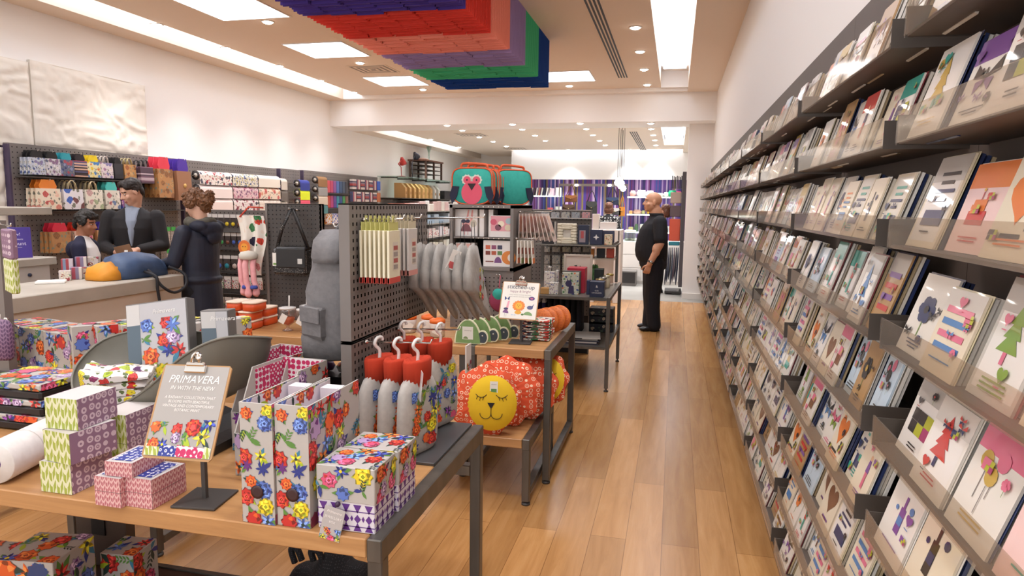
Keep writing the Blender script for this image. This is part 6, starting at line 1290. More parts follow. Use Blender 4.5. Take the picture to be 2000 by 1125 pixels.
# ---- gift bag wall
def wall_board(name, y0, y1, z0, z1, label, x=-6.2, dark=False):
    t = thing(name, (x, (y0+y1)/2, z0), label, 'wall display', 'wall displays')
    m = MB(); holes(m, (x, y0, z0), (0, 1, 0), (0, 0, 1), y1-y0, z1-z0, GREY, .05, .012); m.bb((x-.03, y0+.002, z0+.002), (x-.002, y1-.002, z1-.002), mat('#2a2524', .8)); m.bb((XL+.002, y0-.02, z0), (x, y0, z1), mat('#4a3d55', .6)); m.bb((XL+.002, y1, z0), (x, y1+.02, z1), GREY); m.bb((XL+.002, y0-.02, z1), (x, y1+.02, z1+.01), GREY); part(m, 'perforated_board', t)
    return t
WA = wall_board('wall_display', 5.27, 7.52, .35, 2.115, 'grey perforated wall board behind the counter holding gift bags')
def gift_bag(y, z, w, h, d, bodym, hcol, hk, label, group, n=3, bow=None):
    """n bags one behind the other on a prong; z = bottom of the bag"""
    for i in range(n):
        x = -6.185+.012+(d+.012)*i+d/2; hh = h*.42
        lb = label+(' (front one)' if i == n-1 else (', %s bag behind it' % ORD(n-2-i)))
        t = thing('gift_bag', (x, y, z), lb.replace(' (front one)', ', front one'), 'gift bag', group)
        m = MB(); m.loft([[Vector((x+sx*d/2*k, y+sy*w/2*1., zz)) for sx, sy in ((-1, -1), (1, -1), (1, 1), (-1, 1))] for k, zz in ((1, z), (1, z+h*.3), (.55, z+h))], bodym, smooth=False)
        if bow and i == n-1: m.lathe([(.0001, .003), (.03*bow, .002), (.032*bow, 0)][::-1], mat('#b5523c' if bow > 1 else '#c9a05c', .5), (x+d/2+.001, y, z+h*.5), 10, Matrix.Rotation(pi/2, 3, 'Y'))
        part(m, 'bag_body', t)
        m = MB(); hm = mat(hcol, .45)
        if hk == 'ribbon':
            m.loft([[Vector((x+sx*.006, y+sy*w*ww, zz)) for sx, sy in ((-1, -1), (1, -1), (1, 1), (-1, 1))] for ww, zz in ((.34, z+h*.98), (.38, z+h*1.12), (.30, z+h*1.3), (.26, z+h+hh))], hm, smooth=False)
        else:
            for sx in (-1, 1): m.tube([(x+sx*d*.2, y-w*.22, z+h), (x+sx*d*.15, y-w*.16, z+h+hh*.7), (x, y-w*.05, z+h+hh), (x, y+w*.05, z+h+hh), (x+sx*d*.15, y+w*.16, z+h+hh*.7), (x+sx*d*.2, y+w*.22, z+h)], .0045, hm, 6)
        part(m, 'handle', t)
    prong(WA, (-6.2, y, z+h*1.36), (1, 0, .02), n*(d+.012)+.02, ball=False)
def fl(n, bg, cs, sc=18): return m_floral(n, bg, cs, sc, .45, .2, '#7a7a6a', .3)
R1 = [('#1a181a', 'ribbon', fl('bag_blue_grey', '#b7bcc8', ['#4a5a8a', '#8a7fa8', '#d9d6d0'], 30), .17, 'blue grey floral gift bag, far left of top row'),
      ('#141214', 'ribbon', fl('bag_silver', '#c4c0c6', ['#5a5f7a', '#8a6a8a', '#e2dcd6'], 26), .17, 'silver floral gift bag, second of top row'),
      ('#2a9aa8', 'ribbon', fl('bag_dark_blue', '#5a5f78', ['#2a3a6a', '#a84a5a', '#8a8fb0'], 26), .16, 'small dark blue gift bag with turquoise ribbons'),
      ('#241c22', 'ribbon', m_stripes('bag_stripe', ['#3a2a30', '#a8485a', '#c9a08a', '#4a4a6a', '#2a2024'], 'Z', 70, .35), .16, 'small dark striped gift bag in the top row'),
      ('#e6c81e', 'ribbon', fl('bag_yellow', '#d9cfa0', ['#e6c22a', '#4a7fb8', '#d9763c'], 22), .17, 'small gift bag with bright yellow ribbons'),
      ('#c9bfb8', 'cord', fl('bag_pale', '#cdbfc0', ['#a87a9a', '#8a7fa8', '#e0d4c8'], 22), .17, 'pale lilac gift bag with cord handles, top row'),
      ('#1f1d1f', 'ribbon', mat('#2a282c', .5), .12, 'plain black gift bag in the top row'),
      ('#b8a878', 'cord', fl('bag_kraft', '#b5834e', ['#9a5a30', '#c9a06a', '#7a4a2a'], 16), .17, 'small kraft gift bag with twisted cords')]
yy = 5.42
for hc, hk, bm, w, lb in R1: gift_bag(yy, 1.83, w, .165, .035, bm, hc, hk, lb, 'small gift bags, top row'); yy += .165
gift_bag(6.78, 1.79, .2, .19, .05, m_stripes('bag_plum_stripe', ['#6a4a5a', '#8a6a7a', '#4a3440', '#b09aa0'], 'Z', 60), '#1c1a1c', 'cord', 'plum striped gift bag with black cords, top row', 'small gift bags, top row')
gift_bag(7.04, 1.63, .25, .34, .06, fl('bag_kraft_red', '#a87748', ['#96643a', '#8a5a34', '#b58a58'], 12), '#d8384a', 'ribbon', 'large kraft gift bag with red ribbon', 'large kraft gift bags')
gift_bag(7.36, 1.60, .25, .36, .06, mat('#94674a', .5), '#4a2a9a', 'ribbon', 'large brown gift bag with purple ribbon', 'large kraft gift bags', bow=.9)
R2 = [('#e0802e', 'ribbon', fl('bag_rose', '#e2d2ba', ['#c9605a', '#d98a7a', '#e2b8a0'], 14), .25, 'cream gift bag with red roses and orange ribbon'), ('#c9b48a', 'cord', fl('bag_white_bird', '#dcd6d8', ['#4a6ab8', '#7a4a4a', '#e2dcdc'], 10), .23, 'white gift bag with blue print and cream cords'),
      ('#c4b088', 'cord', fl('bag_cream_green', '#dad2c0', ['#c9a09a', '#a8b08a', '#e2dccf'], 12), .22, 'cream gift bag with pale flowers and cord handles'), ('#4ab8b0', 'ribbon', fl('bag_blossom', '#cfc6b8', ['#b86a6a', '#6a7a9a', '#e2d6c8'], 14), .2, 'beige blossom gift bag with turquoise ribbons'), ('#a81c4a', 'ribbon', fl('bag_magenta', '#7a4a86', ['#c94a7a', '#4a5ab0', '#c9a0b8', '#a82a4a'], 16), .2, 'purple and magenta gift bag with crimson ribbon')]
yy = 5.50
for hc, hk, bm, w, lb in R2: gift_bag(yy, 1.495, w, .205, .045, bm, hc, hk, lb+', middle row', 'gift bags, middle row'); yy += w+.025
R3 = [('#c8243c', 'ribbon', fl('bag_kraft_tree', '#a8774a', ['#8a5a34', '#b58a58', '#9a6a40'], 12), .22, 'kraft gift bag with red ribbon, bottom row beside the discount sign'), ('#d8321e', 'ribbon', fl('bag_red_multi', '#c9a08a', ['#c8321e', '#4a8ab0', '#e2c89a', '#a83a5a'], 14), .22, 'multicoloured gift bag with scarlet ribbon, bottom row'), ('#3a2a86', 'ribbon', mat('#a8784c', .5), .2, 'plain kraft gift bag with violet ribbon, bottom row'),
      ('#1c1a2a', 'ribbon', m_stripes('bag_red_stripes', ['#a84a4a', '#c9a89a', '#5a3a3a', '#e0d0c0', '#7a2a34'], 'Z', 80), .2, 'red striped gift bag in the bottom row'), ('#b08a50', 'cord', mat('#b58a4e', .5), .16, 'golden kraft gift bag, bottom row behind the suited man')]
yy = 5.60
for hc, hk, bm, w, lb in R3: gift_bag(yy, 1.06, w, .21, .045, bm, hc, hk, lb, 'gift bags, bottom row'); yy += w+.05
for z in (1.80, 1.47):
    m = MB(); m.bb((-6.198, 5.3, z), (-6.05, 7.5, z+.012), DGREY, .002); part(m, 'shelf', WA)
for i in range(2):
    for j in range(4):
        m = MB(); y = 7.18+.09*j; z = 1.24-.27*i; m.bb((-6.185, y-.04, z-.2), (-6.10, y+.04, z), m_rings('bead_pack_print', '#8a7f78', '#d6cfc6', 50), .003); m.bb((-6.1, y-.035, z-.02), (-6.095, y+.035, z+.03), mat(('#3fae4a', '#3fae4a', '#d84a86', '#3fae4a')[(i+j) % 4], .5)); solo(m, 'bead_pack', 'small hanging pack with bright header behind the suited man, %s row, %s' % (('upper', 'lower')[i], ORD(j)), 'pack', 'hanging packs with bright headers')
# ---- gift wrap rolls
WB_ = wall_board('wall_display', 7.62, 9.72, .35, 2.11, 'grey wall display with horizontal gift wrap rolls')
WC_ = wall_board('wall_display', 9.86, 10.42, .35, 2.12, 'narrow grey wall display with single colour rolls')
WD_ = wall_board('wall_display', 10.56, 13.5, .35, 2.13, 'long grey wall display with tissue paper and packs')
def roll(y0, y1, z, mt, label, r=.062, x=-6.05):
    t = thing('gift_wrap_roll', (x, (y0+y1)/2, z-r), label, 'gift wrap', 'gift wrap rolls'); m = MB(); m.tube([(x, y0, z), (x, y1, z)], r, mt, 24, False)
    m.grid(lambda a, b: (x+r*(.99+.02*a), y0+(y1-y0)*b, z-.115*a), 4, 2, mt); part(m, 'paper', t)
    m = MB(); m.tube([(x, y0+.001, z), (x, y0+.004, z)], r*.97, mat('#3a3432', .7), 20); m.tube([(x, y0-.002, z), (x, y0+.003, z)], r*.45, mat('#c9c0b2', .6), 14); part(m, 'core', t)
def hook(W, y, z): mh = MB(); mh.bb((-6.2, y-.006, z-.012), (-6.05, y+.006, z+.002), CHROME); part(mh, 'roll_bracket', W)
RP = [[fl('roll_birds', '#e6dcd4', ['#a8343c', '#4a4a5a', '#d9a09a'], 20), fl('roll_dots', '#dcd4c4', ['#4a5a8a', '#a89a4a', '#6a6a4a'], 34), mat('#e2d9cc', .5)], [mat('#eadcd6', .45), fl('roll_pink', '#d9b8bc', ['#a84a6a', '#c98a9a', '#8a5a7a'], 22), fl('roll_rose', '#e0cdb8', ['#c9605a', '#d99a7a'], 14)], [mat('#ead9d2', .45), fl('roll_plum', '#e2d6d2', ['#8a3a4a', '#4a3a4a', '#c98a8a'], 18), m_rings('roll_triangles', '#e4dace', '#b8a090', 34)], [mat('#e6cfc8', .5), mat('#e6d0c8', .5), mat('#e4cdc6', .5)]]
YS = [(7.66, 8.32), (8.34, 8.92), (8.94, 9.5)]
for i in range(4):
    for y in (7.655, 9.51): hook(WB_, y, 1.925-.175*i)
    for j in range(3): roll(YS[j][0], YS[j][1], 1.925-.175*i, RP[i][j], 'horizontal roll of %s gift wrap, %s row, %s' % ([['bird print', 'dotted', 'plain ivory'], ['plain white', 'pink floral', 'rose print'], ['plain blush', 'plum print', 'tiny triangle'], ['pale pink', 'pale pink', 'pale pink']][i][j], ('top', 'second', 'third', 'fourth')[i], ('left', 'middle', 'right')[j]))
for i, (c, n) in enumerate((('#cbc0b2', 'stone'), ('#6a625a', 'charcoal'), ('#bdb2a2', 'taupe'))): roll(9.53, 9.70, 1.90-.175*i, mat(c, .5), 'short %s roll beside the patterned rolls' % n)
for i, (c, n) in enumerate((('#23328a', 'deep blue'), ('#d9e61e', 'bright yellow'), ('#e0506a', 'coral pink'))): hook(WC_, 10.075, 1.90-.15*i); hook(WC_, 10.385, 1.90-.15*i); roll(10.08, 10.38, 1.90-.15*i, mat(c, .45), 'short %s roll on the narrow wall display' % n)
for i, (c, n) in enumerate((('#8a6238', 'brown'), ('#8f8c88', 'silver grey'), ('#c9b8a4', 'beige'), ('#4a7a7a', 'teal'))): hook(WD_, 10.655, 1.98-.155*i); hook(WD_, 10.985, 1.98-.155*i); roll(10.66, 10.98, 1.98-.155*i, mat(c, .45), 'short %s roll at the left end of the long wall display' % n)
# tissue packs
TC = [['#e2d2c0', '#c9464a', '#b83a5a', '#8a4a8a', '#4a6aa8', '#2a4a6a', '#3a4a5a', '#2f2c34'], ['#e6dcd6', '#d9542a', '#b83a7a', '#6a4aa0', '#2a9ab0', '#2a4a8a', '#3f9a4a', '#8a5a40']]
TN = [['cream', 'red', 'crimson', 'mauve', 'blue', 'slate blue', 'dark grey', 'black'], ['white', 'orange', 'magenta', 'violet', 'turquoise', 'navy', 'green', 'brown']]
for i in range(2):
    m = MB(); z = 1.77-.27*i; m.bb((-6.198, 11.05, z-.02), (-6.06, 12.05, z-.005), DGREY); part(m, 'shelf', WD_)
    for j in range(8):
        m = MB(); y = 11.1+.115*j; m.bb((-6.15, y, z), (-6.12, y+.105, z+.22), mat(TC[i][j], .35, coat=.5), .004); solo(m, 'tissue_paper_pack', '%s pack of tissue paper, %s shelf' % (TN[i][j], ('upper', 'lower')[i]), 'tissue paper', 'tissue paper packs')
for i in range(3):
    for j in range(7):
        m = MB(); y = 12.15+.185*j; z = 1.86-.24*i; mt = m_stripes('pack_print_%d' % ((i*3+j) % 5), ['#a8545a', '#c9b8b0', '#5a5a7a', '#8a7a86', '#d9cfc8', '#b0423a', '#3a3a52'], 'ZYX'[(i+j) % 2], 45); m.bb((-6.16, y, z), (-6.09, y+.165, z+.19), mt if not (j == 6) else mat(('#2a5ac0', '#c9764a', '#6a5a8a')[i], .4), .005)
        solo(m, 'stationery_pack', 'patterned pack hanging right of the tissue paper, %s row, %s from left' % (('top', 'middle', 'lower')[i], ORD(j)), 'pack', 'patterned packs right of the tissue paper')
for i in range(4):
    m = MB(); y = 11.1+.24*i; z = 1.2; m.bb((-6.15, y, z), (-6.08, y+.2, z+.2), m_floral('shred_bag_%d' % i, '#d9d2cc', (['#d9a03c', '#c9763c'], ['#4a5ab0', '#8a9ad0'], ['#2a3a7a', '#c95a3a'], ['#c96a3a', '#e0b08a'])[i], 30, .5, .1, '#c9b8a0', .2), .02); solo(m, 'confetti_bag', 'clear bag of %s confetti below the tissue paper' % ('amber', 'blue', 'navy and red', 'copper')[i], 'bag', 'confetti bags')
# ---- freestanding board with charms in front of the rolls
t = thing('charm_stand', (-4.65, 6.3, 0), 'grey perforated stand with rows of charm packs behind the woman', 'display stand'); y0 = 6.3
xa, xb = P(410, 410, 'y', y0).x, P(516, 412, 'y', y0).x
m = MB(); holes(m, (xa, y0, .1), (1, 0, 0), (0, 0, 1), xb-xa, 1.4, GREY, .05, .012); m.bb((xa, y0+.003, .1), (xb, y0+.03, 1.5), mat('#2a2524', .8)); m.bb((xa-.012, y0-.004, 0), (xa, y0+.04, 1.503), GREY); m.bb((xb, y0-.004, 0), (xb+.012, y0+.04, 1.503), GREY); m.bb((xa-.012, y0-.004, 1.5), (xb+.012, y0+.04, 1.506), GREY); m.bb((xa, y0-.25, 0), (xb, y0+.04, .06), DGREY); part(m, 'board', t)
CCOL = ['#c9b8b0', '#2a8a9a', '#3fae5a', '#d9c22a', '#7a4a3a', '#c95a5a', '#4a6ac0', '#b0a49a']
for r, (py, hgt) in enumerate(((418, .13), (453, .13), (497, .14), (537, .13), (577, .13))):
    z = P(420, py, 'y', y0).z
    m = MB(); m.bb((xa, y0-.1, z-.185), (xb, y0, z-.18), DGREY); part(m, 'shelf', t)
    for i in range(9 if r < 2 else 7):
        n = 9 if r < 2 else 7; w = (xb-xa)/n; x = xa+w*(i+.5); R = random.Random(r*20+i); tt = thing('charm_pack', (x, y0-.06, z-hgt), 'tiny hanging charm pack with white header, %s row, %s from left' % (('top', 'second', 'third', 'fourth', 'lowest')[r], ORD(i)), 'pack', 'charm packs')
        m = MB(); m.bb((x-w*.44, y0-.07, z-.035), (x+w*.44, y0-.067, z), mat('#dcd8d4', .4)); part(m, 'header', tt)
        m = MB()
        if r < 3:
            m.bb((x-w*.40, y0-.068, z-hgt), (x+w*.40, y0-.0665, z-.035), mat('#4a4240', .3)); ellip_c = mat(R.choice(CCOL), .3)
            m.lathe([(.0001, -.004), (w*.3, -.002), (w*.3, .002), (.0001, .004)], ellip_c, (x, y0-.071, z-hgt+.03), 8, Matrix.Rotation(pi/2, 3, 'X'))
        else: m.bb((x-w*.44, y0-.068, z-hgt), (x+w*.44, y0-.055, z-.03), m_floral('charm_print_%d' % (i % 3), '#d9cfca', (['#c94a4a', '#8a3a4a'], ['#4a8a5a', '#c95a5a'], ['#a84a6a', '#5a5a8a'])[i % 3], 60))
        part(m, 'card', tt)
# ---- left edge: stand with purple and green wrap rolls, and a plaid hot water bottle
t = thing('pegboard_stand', (-3.1, 2.44, .8), 'grey display stand cut off by the left edge of the photo', 'display stand')
m = MB(); m.bb((-3.26, 2.42, .81), (-2.945, 2.46, 1.5), GREY); m.bb((-3.3, 2.405, .7985), (-2.93, 2.5, .81), DGREY); part(m, 'panel', t)
for z in (1.485, 1.055): prong(t, (-2.95, 2.425, z), (.8, -.5, 0), .32)
t = None
for i in range(4):
    x = -2.79+.033*i; y = 2.325-.02*i; tt = thing('wrap_pack', (x, y, 1.20), 'tall purple and green wrapping pack at the left edge, %s from left' % ORD(i), 'pack', 'purple and green packs at the left edge')
    m = MB(); m.bb((x-.015, y-.015, 1.20), (x+.015, y+.015, 1.345), LIMEPRINT, .006); part(m, 'lower_print', tt); m = MB(); m.bb((x-.0155, y-.0155, 1.3455), (x+.0155, y+.0155, 1.47), MAUVEPRINT, .006); part(m, 'upper_print', tt)
tt = thing('padded_pouch', (-2.75, 2.3, .90), 'purple plaid padded pouch at the left edge of the photo', 'pouch')
m = MB(); PLD = m_bands('purple_plaid', '#8a6a86', '#5a3a5e', 55., 110.)
m.loft([[Vector((-2.83+w*cos(a), 2.3+d*sin(a), z)) for a in [2*pi*k/16 for k in range(16)]] for w, d, z in ((.045, .02, .90), (.06, .03, .915), (.062, .032, 1.0), (.060, .03, 1.05), (.045, .022, 1.072), (.01, .008, 1.078))], PLD); part(m, 'cover', tt)
m = MB(); m.tube([(-2.83, 2.3, 1.078), (-2.83, 2.3, 1.1)], .004, RUBW); part(m, 'loop', tt)
# ---------------------------------------------------------------- grey steel table with navy gifts, and the fixture behind it
def px(m, x0, y0, x1, y1, Y, d, mt, bev=.002):
    """box whose front face (at depth Y) spans the given photo rectangle"""
    a, b = P(x0, y1, 'y', Y), P(x1, y0, 'y', Y); m.bb((a.x, Y, a.z), (b.x, Y+d, b.z), mt, bev); return a, b
def pxs(name, x0, y0, x1, y1, Y, d, mt, label, cat, group=None, zb=None, extra=None, bev=.003):
    m = MB(); a, b = P(x0, y1, 'y', Y), P(x1, y0, 'y', Y); z0 = a.z if zb is None else zb
    m.bb((a.x, Y, z0), (b.x, Y+d, max(b.z, z0+.01)), mt, bev)
    if extra: extra(m, a.x, b.x, z0, max(b.z, z0+.01), Y)
    return solo(m, name, label, cat, group)
GST = m_noise('brushed_steel_sheet', '#77726a', '#868078', (2, 40, 40), .35, metal=.4)
t = T3 = thing('steel_table', (-1.05, 6.35, 0), 'grey steel two tier table with navy and patterned gifts', 'table')
m = MB(); m.bb((-1.60, 5.75, .80), (-.53, 6.95, .815), GST, .002); part(m, 'top_shelf', t)
m = MB(); m.bb((-1.60, 5.76, .375), (-.54, 6.94, .39), GST, .002); part(m, 'lower_shelf', t)
for x in (-1.58, -.525):
    for y in (5.755, 6.945):
        m = MB(); m.bb((x-.016, y-.016, .03), (x+.016, y+.016, .825), STEEL, .002); l = part(m, 'leg', t); m = MB(); m.lathe([(.02, 0), (.02, .01), (.008, .012), (.008, .03)], DGREY, (x, y, 0), 10); part(m, 'foot', l)
for z in (.81, .385):
    m = MB(); m.bb((-.541, 5.77, z-.016), (-.509, 6.93, z+.014), STEEL); m.bb((-1.596, 5.77, z-.016), (-1.564, 6.93, z+.014), STEEL); m.bb((-1.56, 5.739, z-.016), (-.545, 5.771, z+.005), STEEL); part(m, 'shelf_rail', t)
ZT = .816; NV = mat('#1f2742', .45)
SPT = m_floral('spatter_print', '#bfbfae', ['#3a4a8a', '#d9763c', '#5a8a5a', '#8a3a5a', '#2a2a4a'], 30, .3, .3, '#8a9a7a'); FNP = m_floral('tiny_flower_print', '#d6cfc6', ['#8a8ab0', '#b0a09a', '#a88a9a', '#7a8a9a'], 60, .4, .2, '#a8b09a')
def ex_rabbit(m, x0, x1, z0, z1, Y):
    c = (x0+x1)/2; h = z1-z0; A = mat('#352f52', .5)
    m.add([(c-.02, Y-.001, z0+h*.04), (c+.035, Y-.001, z0+h*.04), (c+.03, Y-.001, z0+h*.4), (c-.012, Y-.001, z0+h*.42)], [(0, 1, 2, 3)], A); m.add([(c-.015+.03*cos(k*pi/5), Y-.0012, z0+h*.5+.03*sin(k*pi/5)) for k in range(10)], [list(range(10))], A)
    for s in (-.02, .0): m.add([(c+s-.008, Y-.0014, z0+h*.55), (c+s+.008, Y-.0014, z0+h*.55), (c+s*1.6, Y-.0014, z0+h*.78)], [(0, 1, 2)], A)
pxs('gift_book', 1097, 533, 1131, 580, 5.90, .03, SPT, 'paint spattered card box with a dark rabbit on the steel table', 'box', None, ZT, ex_rabbit)
pxs('gift_book', 1098, 530, 1134, 578, 5.95, .05, mat('#54504c', .5), 'dark grey box right behind the rabbit card box', 'box', None, ZT)
pxs('gift_box', 1107, 524, 1143, 560, 6.02, .16, mat('#b3243a', .4), 'red gift box behind the rabbit card box', 'box', None, ZT)
for i, (x0, y0, x1) in enumerate(((1072, 552, 1090), (1062, 531, 1083), (1084, 528, 1090))): pxs('patterned_pot', x0, y0, x1, 577, 5.86+.08*i, .06, FNP, 'pale tiny floral %s on the left of the steel table' % ('low box, front', 'tall square bottle, behind', 'narrow tall box, rear')[i], 'box', 'tiny floral boxes', ZT)
pxs('soap_block', 1055, 563, 1072, 577, 5.86, .1, mat('#b3874e', .6), 'brown wooden block left of the tiny floral boxes', 'block', None, ZT)
m = MB(); a, b = P(1062, 531, 'y', 5.94), P(1083, 531, 'y', 5.94); m.lathe([(.012, 0), (.012, .03), (.016, .03), (.016, .05), (.0001, .05)], FNP, ((a.x+b.x)/2, 5.97, a.z+.001), 12); solo(m, 'stopper', 'floral stopper on the tall square bottle', 'stopper')
def ex_navy(m, x0, x1, z0, z1, Y):
    c = (x0+x1)/2; wt = mat('#d9d6d0', .5)
    for st, z, s in (('&', .62, .03), ('OUR', .38, .016), ('FAVOURITE', .24, .016)): text(m, st, (c, Y-.001, z0+(z1-z0)*z), (1, 0, 0), (0, 0, 1), s, wt)
pxs('candle_box', 1151, 551, 1180, 582, 5.80, .12, NV, 'navy candle box with white lettering at the right of the steel table', 'box', None, ZT, ex_navy)
for i in range(4):
    q = P(1168+7*i, 572-4*i, 'z', ZT); m = MB(); m.lathe([(.032, 0), (.034, .005), (.034, .09), (.028, .1)], JG if i % 2 else mat('#c9b89a', .4), (q.x, q.y+.10, ZT), 16); m.lathe([(.036, .1), (.036, .118), (.0001, .12)], mat(('#c9b37a', '#a8a49c', '#d9cfae', '#b8a05a')[i], .25, .7), (q.x, q.y+.10, ZT), 16); solo(m, 'candle_jar', 'small candle jar with metal lid behind the navy box, %s from left' % ORD(i), 'jar', 'candle jars')
pxs('gift_box', 1145, 548, 1152, 575, 5.95, .08, mat('#27304e', .5), 'narrow navy box edge between the card box and the candle box', 'box', None, ZT)
pxs('storage_box', 1160, 526, 1178, 548, 6.45, .12, mat('#1d2421', .5), 'black gift box with green ribbon at the back of the steel table', 'box', None, ZT)
# framed picture standing at the back
t = thing('picture_frame', (-.95, 6.35, ZT), 'large pale wooden picture frame with faint drawing on the steel table', 'picture frame')
a, b = P(1100, 578, 'y', 6.3), P(1158, 497, 'y', 6.3); z0 = ZT; fr = mat('#b5a898', .6); w = .022
m = MB(); M = frame((a.x, 6.26, z0), 0, -.09); m.M = M; W, H = b.x-a.x, b.z-z0
for q in (((0, 0, 0), (w, .02, H)), ((W-w, 0, 0), (W, .02, H)), ((w, 0, 0), (W-w, .02, w)), ((w, 0, H-w), (W-w, .02, H))): m.bb(*q, fr, .002)
part(m, 'frame', t)
m = MB(); m.M = M; m.bb((w, .008, w), (W-w, .015, H-w), mat('#c4b6a6', .5)); k = mat('#3a3634', .5)
m.add([(W*.36, .0075, H*.68), (W*.46, .0075, H*.70), (W*.50, .0075, H*.60)], [(0, 1, 2)], k); m.add([(W*.52, .0075, H*.64), (W*.60, .0075, H*.69), (W*.58, .0075, H*.60)], [(0, 1, 2)], k); m.add([(W*.3, .0075, H*.56), (W*.7, .0075, H*.56), (W*.7, .0075, H*.57), (W*.3, .0075, H*.57)], [(0, 1, 2, 3)], k); part(m, 'picture', t)
# lower tier
def magaz(i):
    m = MB(); m.M = frame((-.80-.02*(i % 2), 5.97, .391+.012*i), .03*i); m.bb((-.19, -.15, 0), (.19, .15, .0115), mat(('#3a3640', '#b8b0a8', '#2a2a3a', '#8a867e', '#c9c4bc')[i], .4))
    if i == 4: m.bb((-.05, -.152, -.002), (-.035, .152, .013), mat('#1d1b1e', .4)); m.bb((-.12, -.154, -.003), (.03, -.15, .006), mat('#1d1b1e', .4))
    solo(m, 'magazine', 'large flat notebook on the lower steel shelf, %s of the pile' % ('bottom', 'second', 'third', 'fourth', 'top, tied with black ribbon')[i], 'notebook', 'notebooks on the lower shelf')
for i in range(5): magaz(i)
DKF = m_floral('dark_bouquet', '#1d1e2a', ['#a83a3a', '#5a6a5a', '#c9b8a0', '#3a4a6a'], 20, .35, .35, '#3a4a3a')
for i in range(3): pxs('keepsake_box', 1150, 604+13*i, 1198, 616+13*i, 6.45, .2, DKF if i < 3 else NV, 'dark floral keepsake box on the lower steel shelf, %s of three' % ('top', 'middle', 'bottom')[i], 'box', 'dark keepsake boxes', .391+.075*(2-i))
for i in range(8):
    m = MB(); x = -1.22+.055*i; mt = mat(('#1b1a26', '#201e2a', '#17161c', '#1f1d26')[i % 4], .85) if i > 1 else m_stripes('navy_white_stripe', ['#25285a', '#d9d6d0', '#25285a', '#cfccd0'], 'Z', 22, .85)
    m.loft([[Vector((x+.018*sx*k, 6.3+yy, z)) for sx, yy in ((-1, -.13), (1, -.13), (1, .13), (-1, .13))] for k, z in ((1.1, .42), (1, .55), (.9, .70), (.3, .76))], mt); m.tube([(x, 6.3, .76), (x, 6.3, .79)], .003, CHROME, 6); solo(m, 'scarf', '%s hanging under the steel table top, %s from left' % ('navy and white striped scarf' if i < 2 else 'black scarf', ORD(i)), 'scarf', 'scarves under the steel table')
# fixture behind: perforated back with shelves
t = FX2 = thing('gift_fixture', (-1.05, 7.25, 0), 'grey perforated fixture with shelves behind the steel table', 'display stand')
m = MB(); m.bb((-1.55, 7.22, 0), (-.87, 7.25, 1.545), mat('#2e2a29', .7)); holes(m, (-1.55, 7.2, .42), (1, 0, 0), (0, 0, 1), .68, 1.13, GREY, .04, .010); m.bb((-1.56, 7.19, 0), (-1.55, 7.25, 1.55), GREY); m.bb((-.87, 7.19, 0), (-.86, 7.25, 1.55), GREY); m.bb((-1.56, 7.19, 1.545), (-.86, 7.25, 1.553), mat('#b5aaa4', .5)); part(m, 'perforated_board', t)
m = MB(); m.bb((-1.56, 7.1, 1.46), (-.855, 7.2, 1.467), mat('#c9c2bc', .4)); part(m, 'rail', t)
m = MB(); m.bb((-1.35, 6.6, 1.205), (-.55, 7.19, 1.218), GST); part(m, 'shelf', t)
m = MB(); m.bb((-.90, 6.75, 1.065), (-.57, 7.19, 1.078), mat('#c9bfae', .5)); part(m, 'shelf', t)
for x in (-1.34, -.565): m = MB(); m.bb((x-.014, 6.97, .82), (x+.014, 7.0, 1.205), STEEL); part(m, 'upright', t)
m = MB(); m.bb((-.575, 6.62, 1.218), (-.562, 7.18, 1.245), STEEL); m.bb((-.575, 7.16, 1.218), (-.562, 7.18, 1.34), STEEL); part(m, 'side_rail', t)
for r, (yt, yb, n) in enumerate(((415, 426, 5), (482, 492, 5), (499, 515, 5), (517, 530, 3))):
    for i in range(n):
        x0 = 1056+20*i+(2 if r else 0)
        if r and x0 > 1150: continue
        c = ['#a3a6ac', '#b0b2b4', '#b8b4aa', '#a0a4a8', '#c98f92'][i] if r == 0 else ['#cfc9be', '#c4bdb0', '#cac6a8', '#d0cac2', '#bfb6a8'][i]
        pxs('hanging_pack', x0, yt, x0+16, yb, 7.12, .03, m_floral('pack_p%d%d' % (r, i), c, ['#8a8f9a', '#a89a9a', '#6a7a8a'], 60, .4, .4, '#9a9a90'), 'small grey hanging pack on the fixture, %s row, %s from left' % (('top', 'second', 'third', 'lowest')[r], ORD(i)), 'pack', 'hanging packs on the grey fixture')
def ex_red(m, x0, x1, z0, z1, Y):
    for k in (.75, .25): m.add([(x0+.2*(x1-x0), Y-.001, z0+(z1-z0)*k-.015), (x1-.02, Y-.001, z0+(z1-z0)*k-.02), (x1-.03, Y-.001, z0+(z1-z0)*k+.015), (x0+.25*(x1-x0), Y-.001, z0+(z1-z0)*k+.02)], [(0, 1, 2, 3)], mat('#8a2028', .5))
    m.bb((x1, Y-.001, z0), (x1+.012, Y+.03, z1), mat('#b8b0a6', .5))
pxs('album', 1058, 433, 1083, 480, 6.65, .03, mat('#241f22', .4), 'black album with red print on the middle shelf', 'album', None, 1.219, ex_red)
t = thing('picture_frame', (-1.03, 6.66, 1.219), 'cream bamboo style photo frame on the middle shelf', 'picture frame'); a, b = P(1088, 480, 'y', 6.64), P(1126, 436, 'y', 6.64); IV = mat('#ddd3bb', .45)
m = MB(); zt, zb = b.z, 1.219; dx = (b.x-a.x)
for k in range(7): z = zb+.02+(zt-zb-.04)*k/6; m.tube([(a.x, 6.655, z), (a.x+.055, 6.655, z)], .017, IV, 10); m.tube([(b.x-.055, 6.655, z), (b.x, 6.655, z)], .017, IV, 10)
